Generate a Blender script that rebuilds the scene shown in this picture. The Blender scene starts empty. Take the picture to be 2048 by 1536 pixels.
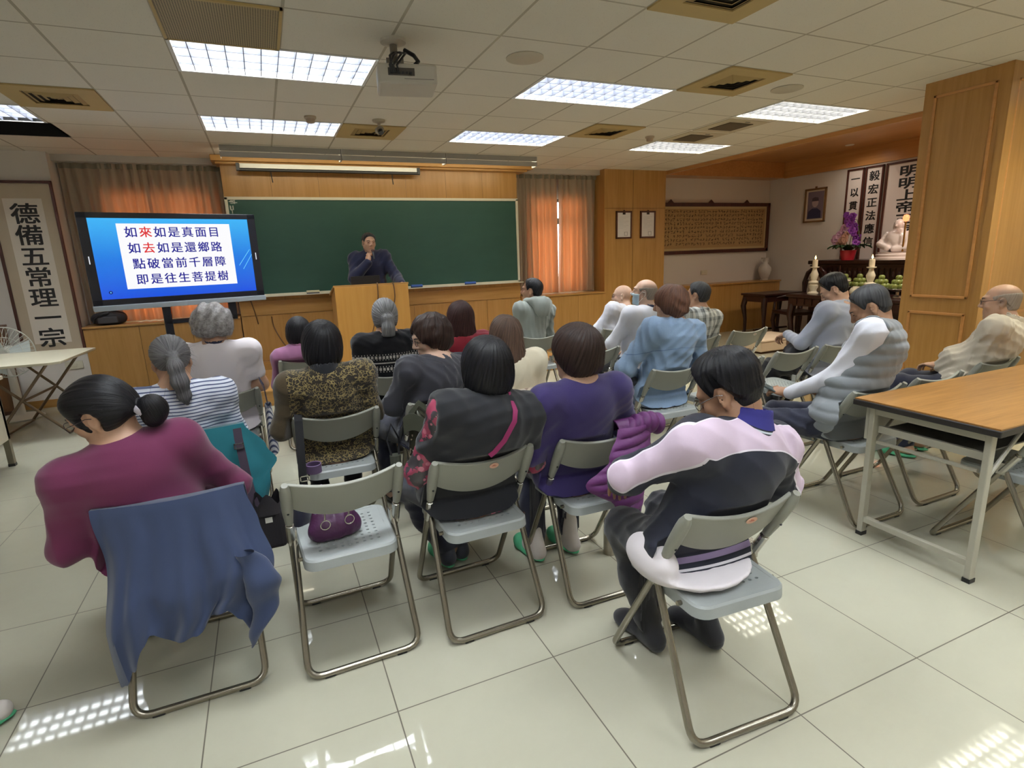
import bpy, bmesh, math, random
import numpy as np
from mathutils import Vector, Matrix
random.seed(7)
SC = bpy.context.scene
COL = SC.collection
PI = math.pi
# ------------------------------------------------------------------ camera, world, exposure
CH = 2.7705                     # ceiling height
cam_d = bpy.data.cameras.new('camera')
cam = bpy.data.objects.new('camera', cam_d); COL.objects.link(cam)
cam_d.sensor_width = 36.0
cam_d.lens = 1110.18 / 2048 * 36.0
cam_d.clip_start = 0.02
_r = Vector((0.9145876547979279, -0.4027690460853666, -0.036145777162898844))
_u = Vector((0.12272443329444713, 0.19128161389673418, 0.973832664094616))
_f = Vector((0.3853156305728888, 0.8950913024382174, -0.22437340558914853))
cam.matrix_world = Matrix(((_r.x, _u.x, -_f.x, 0.0), (_r.y, _u.y, -_f.y, 0.0), (_r.z, _u.z, -_f.z, 1.5), (0, 0, 0, 1)))
SC.camera = cam
SC.view_settings.view_transform = 'Standard'
SC.view_settings.look = 'None'
SC.view_settings.gamma = 1.0
SC.view_settings.use_curve_mapping = False
SC.view_settings.exposure = 0.17
SC.cycles.use_denoising = True
SC.cycles.max_bounces = 8
SC.cycles.diffuse_bounces = 4
SC.cycles.glossy_bounces = 4
SC.cycles.transmission_bounces = 6
SC.cycles.sample_clamp_indirect = 4.0
w = bpy.data.worlds.new('daylight'); SC.world = w
w.use_nodes = True
wn = w.node_tree.nodes; bg = wn['Background']
bg.inputs[0].default_value = (0.86, 0.93, 1.0, 1)
bg.inputs[1].default_value = 6.5
TUBE = 26.0                     # brightness of the lit troffer panels
BOARD = 17.0                     # brightness of the chalkboard lamps

# ------------------------------------------------------------------ helpers
def lin(c):
    if isinstance(c, str):
        c = [int(c[i:i + 2], 16) for i in (0, 2, 4)]
    o = []
    for v in c[:3]:
        v = v / 255.0
        o.append(v / 12.92 if v <= 0.04045 else ((v + 0.055) / 1.055) ** 2.4)
    return (o[0], o[1], o[2], 1.0)

MATS = {}
class N:
    """tiny node-tree builder"""
    def __init__(s, name):
        s.m = bpy.data.materials.new(name); s.m.use_nodes = True
        s.t = s.m.node_tree; s.p = s.t.nodes['Principled BSDF']
    def n(s, typ, **kw):
        nd = s.t.nodes.new(typ)
        for k, v in kw.items(): setattr(nd, k, v)
        return nd
    def l(s, a, b): s.t.links.new(a, b)
    def val(s, v):
        nd = s.n('ShaderNodeValue'); nd.outputs[0].default_value = v; return nd.outputs[0]
    def math(s, op, a, b=None, c=None, clamp=False):
        nd = s.n('ShaderNodeMath', operation=op); nd.use_clamp = clamp
        for i, x in enumerate((a, b, c)):
            if x is None: continue
            if isinstance(x, (int, float)): nd.inputs[i].default_value = x
            else: s.l(x, nd.inputs[i])
        return nd.outputs[0]
    def coord(s, scale=(1, 1, 1), kind='Object', rot=(0, 0, 0)):
        tc = s.n('ShaderNodeTexCoord'); mp = s.n('ShaderNodeMapping')
        mp.inputs['Scale'].default_value = scale; mp.inputs['Rotation'].default_value = rot
        s.l(tc.outputs[kind], mp.inputs[0]); return mp.outputs[0]
    def xyz(s, v=None):
        if v is None: v = s.coord()
        nd = s.n('ShaderNodeSeparateXYZ'); s.l(v, nd.inputs[0]); return nd.outputs
    def noise(s, scale=5, detail=2, vec=None, rough=0.5):
        nd = s.n('ShaderNodeTexNoise'); nd.inputs['Scale'].default_value = scale
        nd.inputs['Detail'].default_value = detail; nd.inputs['Roughness'].default_value = rough
        s.l(vec if vec is not None else s.coord(), nd.inputs['Vector']); return nd.outputs['Fac']
    def attr(s, name):
        nd = s.n('ShaderNodeAttribute'); nd.attribute_name = name; return nd
    def mix(s, fac, a, b, blend='MIX'):
        nd = s.n('ShaderNodeMix', data_type='RGBA', blend_type=blend)
        for k, x in ((0, fac), (6, a), (7, b)):
            if isinstance(x, (int, float)): nd.inputs[k].default_value = x
            elif isinstance(x, tuple): nd.inputs[k].default_value = x
            else: s.l(x, nd.inputs[k])
        return nd.outputs[2]
    def ramp(s, fac, stops):
        nd = s.n('ShaderNodeValToRGB'); e = nd.color_ramp.elements
        while len(e) < len(stops): e.new(0.5)
        for i, (p, c) in enumerate(stops): e[i].position = p; e[i].color = c
        s.l(fac, nd.inputs[0]); return nd.outputs[0]
    def bump(s, h, strength=0.3, dist=0.01):
        nd = s.n('ShaderNodeBump'); nd.inputs['Strength'].default_value = strength
        nd.inputs['Distance'].default_value = dist; s.l(h, nd.inputs['Height'])
        s.l(nd.outputs[0], s.p.inputs['Normal']); return nd
    def base(s, c):
        if isinstance(c, tuple): s.p.inputs['Base Color'].default_value = c
        else: s.l(c, s.p.inputs['Base Color'])
    def set(s, rough=0.5, metal=0.0, spec=0.5, sheen=0.0, coat=0.0):
        s.p.inputs['Roughness'].default_value = rough; s.p.inputs['Metallic'].default_value = metal
        s.p.inputs['Specular IOR Level'].default_value = spec
        s.p.inputs['Sheen Weight'].default_value = sheen; s.p.inputs['Coat Weight'].default_value = coat
        return s

def plain(name, c, rough=0.5, metal=0.0, spec=0.5, var=0.06, nscale=6.0, bump=0.0, bscale=60.0, sheen=0.0, stretch=(1, 1, 1), coat=0.0):
    if name in MATS: return MATS[name]
    b = N(name); b.set(rough, metal, spec, sheen, coat)
    c = lin(c)
    nz = b.noise(nscale, 3, b.coord(stretch))
    lo = tuple(v * (1 - var) for v in c[:3]) + (1,); hi = tuple(min(1, v * (1 + var)) for v in c[:3]) + (1,)
    b.base(b.mix(nz, lo, hi))
    if bump:
        b.bump(b.noise(bscale, 3, b.coord(stretch)), bump, 0.004)
    MATS[name] = b.m; return b.m

def emit(name, c, strength):
    if name in MATS: return MATS[name]
    b = N(name); b.base((0.0, 0.0, 0.0, 1)); b.set(0.4)
    b.p.inputs['Emission Color'].default_value = lin(c); b.p.inputs['Emission Strength'].default_value = strength
    MATS[name] = b.m; return b.m

def wood(name, c, c2, axis='z', rough=0.32, scale=1.0, spec=0.45):
    if name in MATS: return MATS[name]
    b = N(name); b.set(rough, 0, spec)
    st = {'x': (1.2, 22, 22), 'y': (22, 1.2, 22), 'z': (22, 22, 1.2)}[axis]
    st = tuple(v * scale for v in st)
    n1 = b.noise(1.3, 5, b.coord(st), 0.62)
    n2 = b.noise(0.5, 3, b.coord(tuple(v * 0.5 for v in st)))
    m = b.math('ADD', b.math('MULTIPLY', n1, 0.65), b.math('MULTIPLY', n2, 0.35))
    b.base(b.ramp(m, [(0.30, lin(c2)), (0.62, lin(c))]))
    b.bump(n1, 0.06, 0.002)
    MATS[name] = b.m; return b.m

class MB:
    def __init__(s): s.v = []; s.f = []
    def add(s, vs, fs):
        o = len(s.v); s.v += [tuple(x) for x in vs]; s.f += [tuple(i + o for i in f) for f in fs]; return s
    def box(s, x0, x1, y0, y1, z0, z1, M4=None):
        vs = [(x, y, z) for x in (x0, x1) for y in (y0, y1) for z in (z0, z1)]
        if M4 is not None: vs = [tuple(M4 @ Vector(q)) for q in vs]
        return s.add(vs, [(0, 1, 3, 2), (4, 6, 7, 5), (0, 4, 5, 1), (2, 3, 7, 6), (0, 2, 6, 4), (1, 5, 7, 3)])
    def prism(s, poly, d0, d1, axis='x'):
        n = len(poly)
        def P(p, d): return {'x': (d, p[0], p[1]), 'y': (p[0], d, p[1]), 'z': (p[0], p[1], d)}[axis]
        vs = [P(p, d0) for p in poly] + [P(p, d1) for p in poly]
        fs = [tuple(range(n))[::-1], tuple(range(n, 2 * n))] + [(i, (i + 1) % n, n + (i + 1) % n, n + i) for i in range(n)]
        return s.add(vs, fs)
    def tube(s, pts, r, n=8, close=False, caps=True):
        P = [Vector(p) for p in pts]; R = r if isinstance(r, (list, tuple)) else [r] * len(P)
        m = len(P); vs = []; up = None
        for i, p in enumerate(P):
            a = P[(i - 1) % m] if (close or i > 0) else p; b = P[(i + 1) % m] if (close or i < m - 1) else p
            t = (b - a)
            t = t.normalized() if t.length > 1e-9 else Vector((0, 0, 1))
            if up is None:
                up = Vector((0, 0, 1)) if abs(t.z) < 0.9 else Vector((1, 0, 0))
            x = up - t * up.dot(t)
            if x.length < 1e-6: x = t.orthogonal()
            x.normalize(); y = t.cross(x); up = x
            for k in range(n):
                a_ = 2 * PI * k / n
                vs.append(p + x * (R[i] * math.cos(a_)) + y * (R[i] * math.sin(a_)))
        fs = []
        for i in range(m if close else m - 1):
            j = (i + 1) % m
            for k in range(n):
                k2 = (k + 1) % n
                fs.append((i * n + k, i * n + k2, j * n + k2, j * n + k))
        if caps and not close:
            fs.append(tuple(range(n))[::-1]); fs.append(tuple(range((m - 1) * n, m * n)))
        return s.add(vs, fs)
    def lathe(s, prof, c=(0, 0, 0), n=20, M4=None):
        vs = []; fs = []; m = len(prof)
        for (r, z) in prof:
            for k in range(n):
                a = 2 * PI * k / n
                q = Vector((r * math.cos(a), r * math.sin(a), z))
                if M4 is not None: q = M4 @ q
                vs.append((q.x + c[0], q.y + c[1], q.z + c[2]))
        for i in range(m - 1):
            for k in range(n):
                k2 = (k + 1) % n
                fs.append((i * n + k, i * n + k2, (i + 1) * n + k2, (i + 1) * n + k))
        fs.append(tuple(range(n))[::-1]); fs.append(tuple(range((m - 1) * n, m * n)))
        return s.add(vs, fs)
    def ball(s, c, r, n=12, m=8, M4=None):
        if isinstance(r, (int, float)): r = (r, r, r)
        vs = []; fs = []
        for i in range(m + 1):
            th = PI * i / m
            for k in range(n):
                a = 2 * PI * k / n
                q = Vector((r[0] * math.sin(th) * math.cos(a), r[1] * math.sin(th) * math.sin(a), r[2] * math.cos(th)))
                if M4 is not None: q = M4 @ q
                vs.append((q.x + c[0], q.y + c[1], q.z + c[2]))
        for i in range(m):
            for k in range(n):
                k2 = (k + 1) % n
                fs.append((i * n + k, (i + 1) * n + k, (i + 1) * n + k2, i * n + k2))
        return s.add(vs, fs)
    def grid(s, fn, nu, nv, thick=0.0):
        """sheet from fn(u,v) with u,v in 0..1; thick>0 gives it a second skin"""
        P = [[Vector(fn(i / nu, j / nv)) for j in range(nv + 1)] for i in range(nu + 1)]
        vs = [P[i][j] for i in range(nu + 1) for j in range(nv + 1)]
        W = nv + 1
        fs = [(i * W + j, (i + 1) * W + j, (i + 1) * W + j + 1, i * W + j + 1) for i in range(nu) for j in range(nv)]
        if thick:
            nr = []
            for i in range(nu + 1):
                for j in range(nv + 1):
                    a = P[min(i + 1, nu)][j] - P[max(i - 1, 0)][j]; b = P[i][min(j + 1, nv)] - P[i][max(j - 1, 0)]
                    q = a.cross(b); nr.append(q.normalized() if q.length > 1e-12 else Vector((0, 0, 1)))
            o = len(vs); vs = vs + [vs[k] - nr[k] * thick for k in range(o)]
            fs = fs + [tuple(q + o for q in f[::-1]) for f in fs]
            ed = [i * W for i in range(nu + 1)] + [nu * W + j for j in range(1, W)] + [i * W + nv for i in range(nu - 1, -1, -1)] + [j for j in range(nv - 1, 0, -1)]
            for k in range(len(ed)):
                a, b = ed[k], ed[(k + 1) % len(ed)]
                fs.append((b, a, a + o, b + o))
        return s.add(vs, fs)
    def build(s, name, mat, parent=None, smooth=None, bevel=0.0, seg=2, loc=None):
        me = bpy.data.meshes.new(name)
        me.from_pydata(s.v, [], s.f); me.update()
        if mat is not None: me.materials.append(mat)
        o = bpy.data.objects.new(name, me); COL.objects.link(o)
        bm = bmesh.new(); bm.from_mesh(me); bmesh.ops.recalc_face_normals(bm, faces=bm.faces); bm.to_mesh(me); bm.free()
        if smooth is not None:
            me.polygons.foreach_set('use_smooth', [True] * len(me.polygons))
            me.set_sharp_from_angle(angle=math.radians(smooth))
        if bevel:
            b = o.modifiers.new('bevel', 'BEVEL'); b.width = bevel; b.segments = seg; b.limit_method = 'ANGLE'; b.angle_limit = math.radians(40)
        if parent is not None: o.parent = parent
        if loc is not None: o.location = loc
        return o

def tag(o, label=None, cat=None, group=None, kind=None):
    if label: o['label'] = label
    if cat: o['category'] = cat
    if group: o['group'] = group
    if kind: o['kind'] = kind
    return o
def thing(name, label, cat, loc=(0, 0, 0), rz=0.0, group=None):
    o = bpy.data.objects.new(name, None); COL.objects.link(o); o.empty_display_size = 0.1
    o.location = loc; o.rotation_euler = (0, 0, rz)
    return tag(o, label, cat, group)
def struct(o): o['kind'] = 'structure'; return o
def copy_tree(o, parent=None):
    c = o.copy(); COL.objects.link(c)
    if parent is not None: c.parent = parent
    for ch in [q for q in o.children]: copy_tree(ch, c)
    return c
def round_path(pts, r, n=6):
    """polyline with rounded corners"""
    P = [Vector(p) for p in pts]; out = [P[0]]
    for i in range(1, len(P) - 1):
        a = (P[i - 1] - P[i]); b = (P[i + 1] - P[i]); rr = min(r, a.length * 0.49, b.length * 0.49)
        a = P[i] + a.normalized() * rr; b = P[i] + b.normalized() * rr
        for k in range(n + 1):
            t = k / n
            out.append(a * (1 - t) ** 2 + P[i] * 2 * t * (1 - t) + b * t * t)
    out.append(P[-1]); return out
def lettering(text, size, name, mat, parent, M4, thick=0.0015, bold=0.0, sx=1.0, sy=1.0):
    """one mesh of written characters; M4 places its plane, text centred on the origin"""
    cu = bpy.data.curves.new(name, 'FONT'); cu.body = text; cu.size = size; cu.align_x = 'CENTER'; cu.align_y = 'CENTER'
    cu.extrude = thick; cu.offset = bold; cu.resolution_u = 3
    t = bpy.data.objects.new(name + '_tmp', cu); COL.objects.link(t)
    dg = bpy.context.evaluated_depsgraph_get(); dg.update()
    me = bpy.data.meshes.new_from_object(t.evaluated_get(dg))
    bpy.data.objects.remove(t); bpy.data.curves.remove(cu)
    me.name = name
    me.transform(M4 @ Matrix.Diagonal((sx, sy, 1, 1)))
    return me
def join_meshes(mes, name, mat, parent=None):
    b = MB()
    for me in mes:
        b.add([v.co[:] for v in me.vertices], [tuple(p.vertices) for p in me.polygons])
    return b.build(name, mat, parent)
def frame_mat(o, right, up):
    r = Vector(right).normalized(); u = Vector(up).normalized(); n = r.cross(u)
    return Matrix(((r.x, u.x, n.x, o[0]), (r.y, u.y, n.y, o[1]), (r.z, u.z, n.z, o[2]), (0, 0, 0, 1)))

# ------------------------------------------------------------------ materials of the room
def mat_floor():
    b = N('polished_floor_tile'); b.set(0.04, 0, 0.5)
    X, Y, Z = b.xyz()
    T = 0.5987
    def line(c, off):
        fr = b.math('FRACT', b.math('DIVIDE', b.math('SUBTRACT', c, off), T))
        d = b.math('MULTIPLY', b.math('SUBTRACT', 0.5, b.math('ABSOLUTE', b.math('SUBTRACT', fr, 0.5))), T)
        return b.math('LESS_THAN', d, 0.0022)
    ln = b.math('MAXIMUM', line(X, -0.9601), line(Y, 1.639))
    nz = b.noise(2.2, 6, None, 0.7)
    # one slightly different tone for each tile
    cx = b.math('FLOOR', b.math('DIVIDE', b.math('SUBTRACT', X, -0.9601), T)); cy = b.math('FLOOR', b.math('DIVIDE', b.math('SUBTRACT', Y, 1.639), T))
    cmb = b.n('ShaderNodeCombineXYZ'); b.l(cx, cmb.inputs[0]); b.l(cy, cmb.inputs[1])
    wn_ = b.n('ShaderNodeTexWhiteNoise', noise_dimensions='2D'); b.l(cmb.outputs[0], wn_.inputs['Vector'])
    c = b.mix(nz, lin((168, 165, 148)), lin((181, 178, 160)))
    c = b.mix(b.math('MULTIPLY', wn_.outputs['Value'], 0.12), c, lin((160, 157, 138)))
    b.base(b.mix(ln, c, lin((92, 86, 74))))
    b.l(b.math('ADD', 0.035, b.math('MULTIPLY', ln, 0.4)), b.p.inputs['Roughness'])
    return b.m
def mat_ceiling():
    b = N('mineral_fibre_ceiling_tile'); b.set(0.9, 0, 0.2)
    X, Y, Z = b.xyz()
    def line(c, off, wd):
        fr = b.math('FRACT', b.math('DIVIDE', b.math('SUBTRACT', c, off), 0.6))
        d = b.math('MULTIPLY', b.math('SUBTRACT', 0.5, b.math('ABSOLUTE', b.math('SUBTRACT', fr, 0.5))), 0.6)
        return b.math('LESS_THAN', d, wd)
    ln = b.math('MAXIMUM', line(X, -0.946, 0.0085), line(Y, 3.956, 0.007))
    v = b.n('ShaderNodeTexVoronoi'); v.inputs['Scale'].default_value = 70; b.l(b.coord(), v.inputs['Vector'])
    spk = b.math('LESS_THAN', v.outputs['Distance'], 0.16)
    nz = b.noise(1.2, 4)
    c = b.mix(nz, lin((222, 217, 203)), lin((232, 227, 214)))
    c = b.mix(b.math('MULTIPLY', spk, 0.25), c, lin((140, 134, 122)))
    b.base(b.mix(ln, c, lin((176, 168, 150))))
    b.bump(b.noise(160, 2), 0.15, 0.003)
    return b.m
FLOOR = mat_floor(); CEIL = mat_ceiling()
WALL = plain('white_wall_paint', (212, 205, 196), 0.75, var=0.03, nscale=2, bump=0.05, bscale=120)
OAK = wood('honey_oak_veneer', (180, 136, 78), (160, 116, 58), 'z')
OAKX = wood('honey_oak_veneer_across', (180, 136, 78), (160, 116, 58), 'x')
OAKY = wood('honey_oak_veneer_along', (196, 142, 86), (176, 122, 66), 'y')
DARKOAK = plain('dark_wood_joint', (70, 44, 20), 0.6)
ROSE = wood('dark_rosewood', (54, 28, 24), (30, 15, 14), 'x', rough=0.28)
REDWOOD = wood('red_brown_frame', (84, 44, 34), (58, 28, 22), 'z', rough=0.35)
PLASTIC = plain('grey_green_plastic', (140, 140, 130), 0.42, var=0.04, bump=0.05, bscale=300)
SEATP = plain('pale_blue_grey_plastic', (158, 163, 162), 0.4, var=0.05, nscale=12, bump=0.05, bscale=300)
STEEL = plain('bronze_tinted_steel', (146, 140, 127), 0.24, 0.9, var=0.1, nscale=20)
CHROME = plain('bright_steel', (200, 198, 192), 0.22, 0.95, var=0.04)
RUBBER = plain('black_rubber', (30, 29, 28), 0.7)
BLACK = plain('black_plastic', (20, 20, 24), 0.4)
WHITEP = plain('white_plastic', (224, 222, 214), 0.4, var=0.03)
CREAMP = plain('cream_paint', (206, 200, 178), 0.45, var=0.04)
TANP = plain('tan_register_paint', (176, 152, 100), 0.6, var=0.06)
INK = plain('black_ink', (28, 25, 24), 0.7)
PAPER = plain('cream_paper', (222, 212, 198), 0.85, var=0.03, nscale=3)

# ------------------------------------------------------------------ the room shell
X0, Y0, T = -0.946, 3.956, 0.6
def cx(i): return X0 + i * T
def ry(j): return Y0 + j * T
XE = 6.28                      # edge of the tiled ceiling
troffers = [(c, r) for r in (0, 3, -4, -7, -10) for c in (-3, 1, 5, 9)]
troffers = [t for t in troffers if t not in ((-3, 0), (-3, -4))]
open_cells = set()
for c, r in troffers: open_cells |= {(c, r), (c + 1, r)}
open_cells.add((-3, 4)); open_cells.add((-2, 4))     # missing tiles at the left
b = MB()
for i in range(-5, 13):
    for j in range(-12, 7):
        if (i, j) in open_cells: continue
        x0, x1, y0, y1 = cx(i), min(cx(i + 1), XE), ry(j), min(ry(j + 1), 8.12)
        if i == -5: x0 = -3.3
        if x0 >= x1 or y0 >= y1: continue
        b.add([(x0, y0, CH), (x1, y0, CH), (x1, y1, CH), (x0, y1, CH)], [(0, 3, 2, 1)])
ceil = struct(b.build('ceiling', CEIL))
# dark void above the missing tiles
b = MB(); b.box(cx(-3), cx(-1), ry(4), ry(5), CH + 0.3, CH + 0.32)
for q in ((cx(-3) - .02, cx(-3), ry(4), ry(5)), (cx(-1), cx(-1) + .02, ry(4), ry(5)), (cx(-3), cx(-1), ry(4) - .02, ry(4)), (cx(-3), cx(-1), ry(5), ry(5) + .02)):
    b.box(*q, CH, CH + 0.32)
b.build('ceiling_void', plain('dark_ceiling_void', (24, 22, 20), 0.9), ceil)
b = MB(); b.add([(-3.3, -3.3, 0), (9.2, -3.3, 0), (9.2, 8.4, 0), (-3.3, 8.4, 0)], [(0, 1, 2, 3)])
struct(b.build('floor', FLOOR))
# front wall with two window openings
WL = (-1.60, -0.47, 0.90, 2.40); WR = (3.90, 4.88, 0.90, 2.36)
YW = 8.12
b = MB()
def wall_holes(x0, x1, z0, z1, y0, y1, holes):
    xs = x0
    for (a, c, d, e) in holes:
        b.box(xs, a, y0, y1, z0, z1); b.box(a, c, y0, y1, z0, d); b.box(a, c, y0, y1, e, z1); xs = c
    b.box(xs, x1, y0, y1, z0, z1)
wall_holes(-3.3, 6.25, 0, 3.0, YW, YW + 0.2, [WL, WR])
struct(b.build('wall_front', WALL))
b = MB(); b.box(-3.3, -1.975, 7.80, YW, 0, CH + 0.2); struct(b.build('wall_front_left', WALL))     # pier that carries the hanging scroll
b = MB(); b.box(6.25, 9.15, YW - 0.0, YW + 0.2, 0, 3.1); struct(b.build('wall_front_right', WALL))
b = MB(); b.box(8.95, 9.15, 2.6, 8.3, 0, 3.1); struct(b.build('wall_right', WALL))
b = MB(); b.box(-3.3, -3.1, -3.3, 8.3, 0, 3.0); struct(b.build('wall_left', WALL))
b = MB(); b.box(-3.3, 6.5, -3.3, -3.1, 0, 3.0); struct(b.build('wall_back', WALL))
b = MB(); b.box(6.3, 6.5, -3.3, 2.62, 0, 3.0); struct(b.build('wall_right_near', WALL))
for nm, wv in (('window_1', WL), ('window_2', WR)):
    xa, xb, za, zb = wv
    m = MB(); fr = 0.05
    m.box(xa, xb, YW + .06, YW + .12, za, za + fr); m.box(xa, xb, YW + .06, YW + .12, zb - fr, zb)
    m.box(xa, xa + fr, YW + .06, YW + .12, za, zb); m.box(xb - fr, xb, YW + .06, YW + .12, za, zb)
    m.box((xa + xb) / 2 - .03, (xa + xb) / 2 + .03, YW + .06, YW + .12, za, zb)
    zt = 2.02 if nm == 'window_2' else 2.2
    m.box(xa, xb, YW + .05, YW + .13, zt - .045, zt + .045)
    wo = struct(m.build(nm, plain('grey_aluminium', (120, 118, 112), 0.4, 0.6)))
    g = N('window_glass_' + nm); g.t.nodes.remove(g.p)
    tr = g.n('ShaderNodeBsdfTransparent'); gl = g.n('ShaderNodeBsdfGlossy'); gl.inputs['Roughness'].default_value = 0.02
    mx = g.n('ShaderNodeMixShader'); mx.inputs[0].default_value = 0.08
    g.l(tr.outputs[0], mx.inputs[1]); g.l(gl.outputs[0], mx.inputs[2]); g.l(mx.outputs[0], g.t.nodes['Material Output'].inputs[0])
    m = MB(); m.box(xa + fr, xb - fr, YW + .088, YW + .092, za + fr, zb - fr); m.build('window_pane', g.m, wo)
# wood-clad pier right of the right-hand window, white pelmets
m = MB(); m.box(5.06, 6.25, 7.80, YW, 0, CH + 0.1)
struct(m.build('wall_front_pier', OAK))
m = MB(); m.box(5.60, 5.604, 7.797, 7.801, 0, CH); m.box(5.06, 6.25, 7.797, 7.801, 2.18, 2.184); m.build('panel_joint', DARKOAK, bpy.data.objects['wall_front_pier'])
m = MB(); m.box(-1.975, -0.33, 7.93, YW, 2.70, CH); m.box(3.56, 5.06, 7.93, YW, 2.70, CH)
struct(m.build('trim_1', plain('pelmet_paint', (190, 184, 174), 0.6)))
# wood wall behind the chalkboard
m = MB(); xs = [-0.32, 0.22, 0.78, 1.34, 1.90, 2.46, 3.0, 3.54]
for i in range(len(xs) - 1): m.box(xs[i] + .0015, xs[i + 1] - .0015, 7.78, 8.0, 0.2, 2.72)
wp = struct(m.build('wall_front_panelling', OAK))
m = MB(); m.box(-0.315, 3.535, 7.784, 7.99, 0.2, 2.715); m.build('panel_joint', DARKOAK, wp)
m = MB(); m.box(-0.40, 3.72, 7.60, 7.95, 2.70, 2.765); m.box(-0.36, 3.66, 7.66, 7.95, 2.675, 2.70)
struct(m.build('trim_2', OAKX, bevel=.006))
# low cupboards under the windows and the board
def cupboard(name, label, x0, x1, doors, plinth0=0.0):
    t = thing(name, label, 'cupboard', ((x0 + x1) / 2, 7.95, 0))
    def L(m): m.v = [(a - (x0 + x1) / 2, b_ - 7.95, c) for a, b_, c in m.v]; return m
    m = MB(); m.box(x0, x1, 7.80, YW - .015, 0.10, 0.86); L(m).build('body', OAK, t)
    m = MB(); m.box(x0, x1, 7.76, YW - .004, 0.86, 0.885); L(m).build('worktop', OAKX, t, bevel=.004)
    m = MB(); m.box(x0, x1, 7.82, YW - .015, 0.0, 0.10); L(m).build('plinth', plain('plinth_wood', (150, 108, 58), 0.5), t)
    m = MB(); m.box(x0, x1, 7.796, 7.80, 0.098, 0.104); L(m).build('painted_shadow_strip', DARKOAK, t)  # dark strip painting in the toe-kick shadow below the doors
    n = doors; wd = (x1 - x0) / n
    for i in range(n):
        m = MB(); m.box(x0 + i * wd + .002, x0 + (i + 1) * wd - .002, 7.778, 7.798, 0.105, 0.855); L(m).build('door', OAK, t)
    return t
cupboard('low_cupboard', 'honey oak low cupboard left of the podium, beneath the screen and left-hand curtains', -1.97, -0.33, 3)
cupboard('low_cupboard', 'honey oak low cupboard standing beneath the right-hand curtains', 3.55, 5.06, 3)
t = thing('wall_cupboard', 'honey oak cupboard run below the green chalkboard, behind the podium', 'cupboard', (1.6, 7.9, 0))
def L16(m): m.v = [(a - 1.6, b_ - 7.9, c) for a, b_, c in m.v]; return m
for i in range(7):
    m = MB(); m.box(-.32 + i * .5514 + .002, -.32 + (i + 1) * .5514 - .002, 7.765, 7.779, .30, .876); L16(m).build('door', OAK, t)
m = MB(); m.box(-.32, 3.54, 7.765, 7.779, .885, 1.06); L16(m).build('upper_rail', OAKX, t)
m = MB(); m.box(-.32, 3.54, 7.79, 7.80, .2, 1.06); L16(m).build('back_panel', DARKOAK, t)
m = MB(); m.box(-.32, 3.54, 7.76, 7.779, .17, .29); L16(m).build('plinth', OAKX, t)
# platform
m = MB(); m.box(-0.31, 3.53, 6.42, 7.76, 0.155, 0.175); m.box(-0.30, 3.52, 6.44, 7.76, 0.0, 0.155)
tag(m.build('lecture_platform', OAKX, bevel=.004), 'low honey oak platform the podium and lecturer stand on', 'platform')
# skirting on the scroll pier
m = MB(); m.box(-3.1, -1.97, 7.785, 7.80, 0, 0.09); struct(m.build('baseboard_front', OAKX))
# wood pillar at the right, alcove wall beside it
m = MB(); m.box(5.25, 5.7, 2.62, 3.23, 0, CH); m.box(5.26, 9.1, 2.66, 3.19, 0, 3.1)
pil = struct(m.build('wall_right_pillar', OAK))
def mould(b, x, ya, yb, za, zb, wd=.022, dp=.012, side=-1):
    b.box(x - dp, x, ya, yb, zb - wd, zb); b.box(x - dp, x, ya, yb, za, za + wd)
    b.box(x - dp, x, ya, ya + wd, za, zb); b.box(x - dp, x, yb - wd, yb, za, zb)
m = MB(); mould(m, 5.25, 2.70, 3.15, 1.02, 2.66); mould(m, 5.25, 2.70, 3.15, 0.12, 0.90)
for za, zb in ((1.02, 2.66), (.12, .90)):
    for q in ((5.33, 6.2, zb - .022, zb), (5.33, 6.2, za, za + .022), (5.33, 5.352, za, zb), (6.18, 6.2, za, zb)):
        m.box(q[0], q[1], 2.608, 2.66 if q[0] > 5.7 else 2.62, q[2], q[3])
m.build('panel_moulding', OAKY, pil, bevel=.004)
m = MB(); m.box(5.24, 6.3, 2.61, 2.66, 0, CH); m.build('front_facing', OAK, pil)
# alcove: raised wood ceiling, edge trim and frieze
m = MB(); m.box(XE, 9.1, 2.9, 8.3, 2.975, 3.05); struct(m.build('ceiling_alcove', OAKY))
m = MB(); m.box(XE - .01, XE + .05, 3.19, 8.12, 2.72, 3.0); struct(m.build('trim_3', OAKY))
m = MB(); m.box(6.25, 8.95, 7.80, 8.12, 2.71, 2.98); m.box(8.925, 8.96, 3.1, 7.8, 2.70, 2.98); struct(m.build('trim_4', OAKY))
m = MB(); m.box(6.26, 8.94, 7.75, YW - .015, 0.0, 0.86); m.box(6.26, 8.94, 7.72, YW - .004, 0.86, 0.885)
tag(m.build('low_cabinet', OAK), 'honey oak boxed-in ledge along the alcove wall below the framed calligraphy', 'cabinet')

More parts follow.
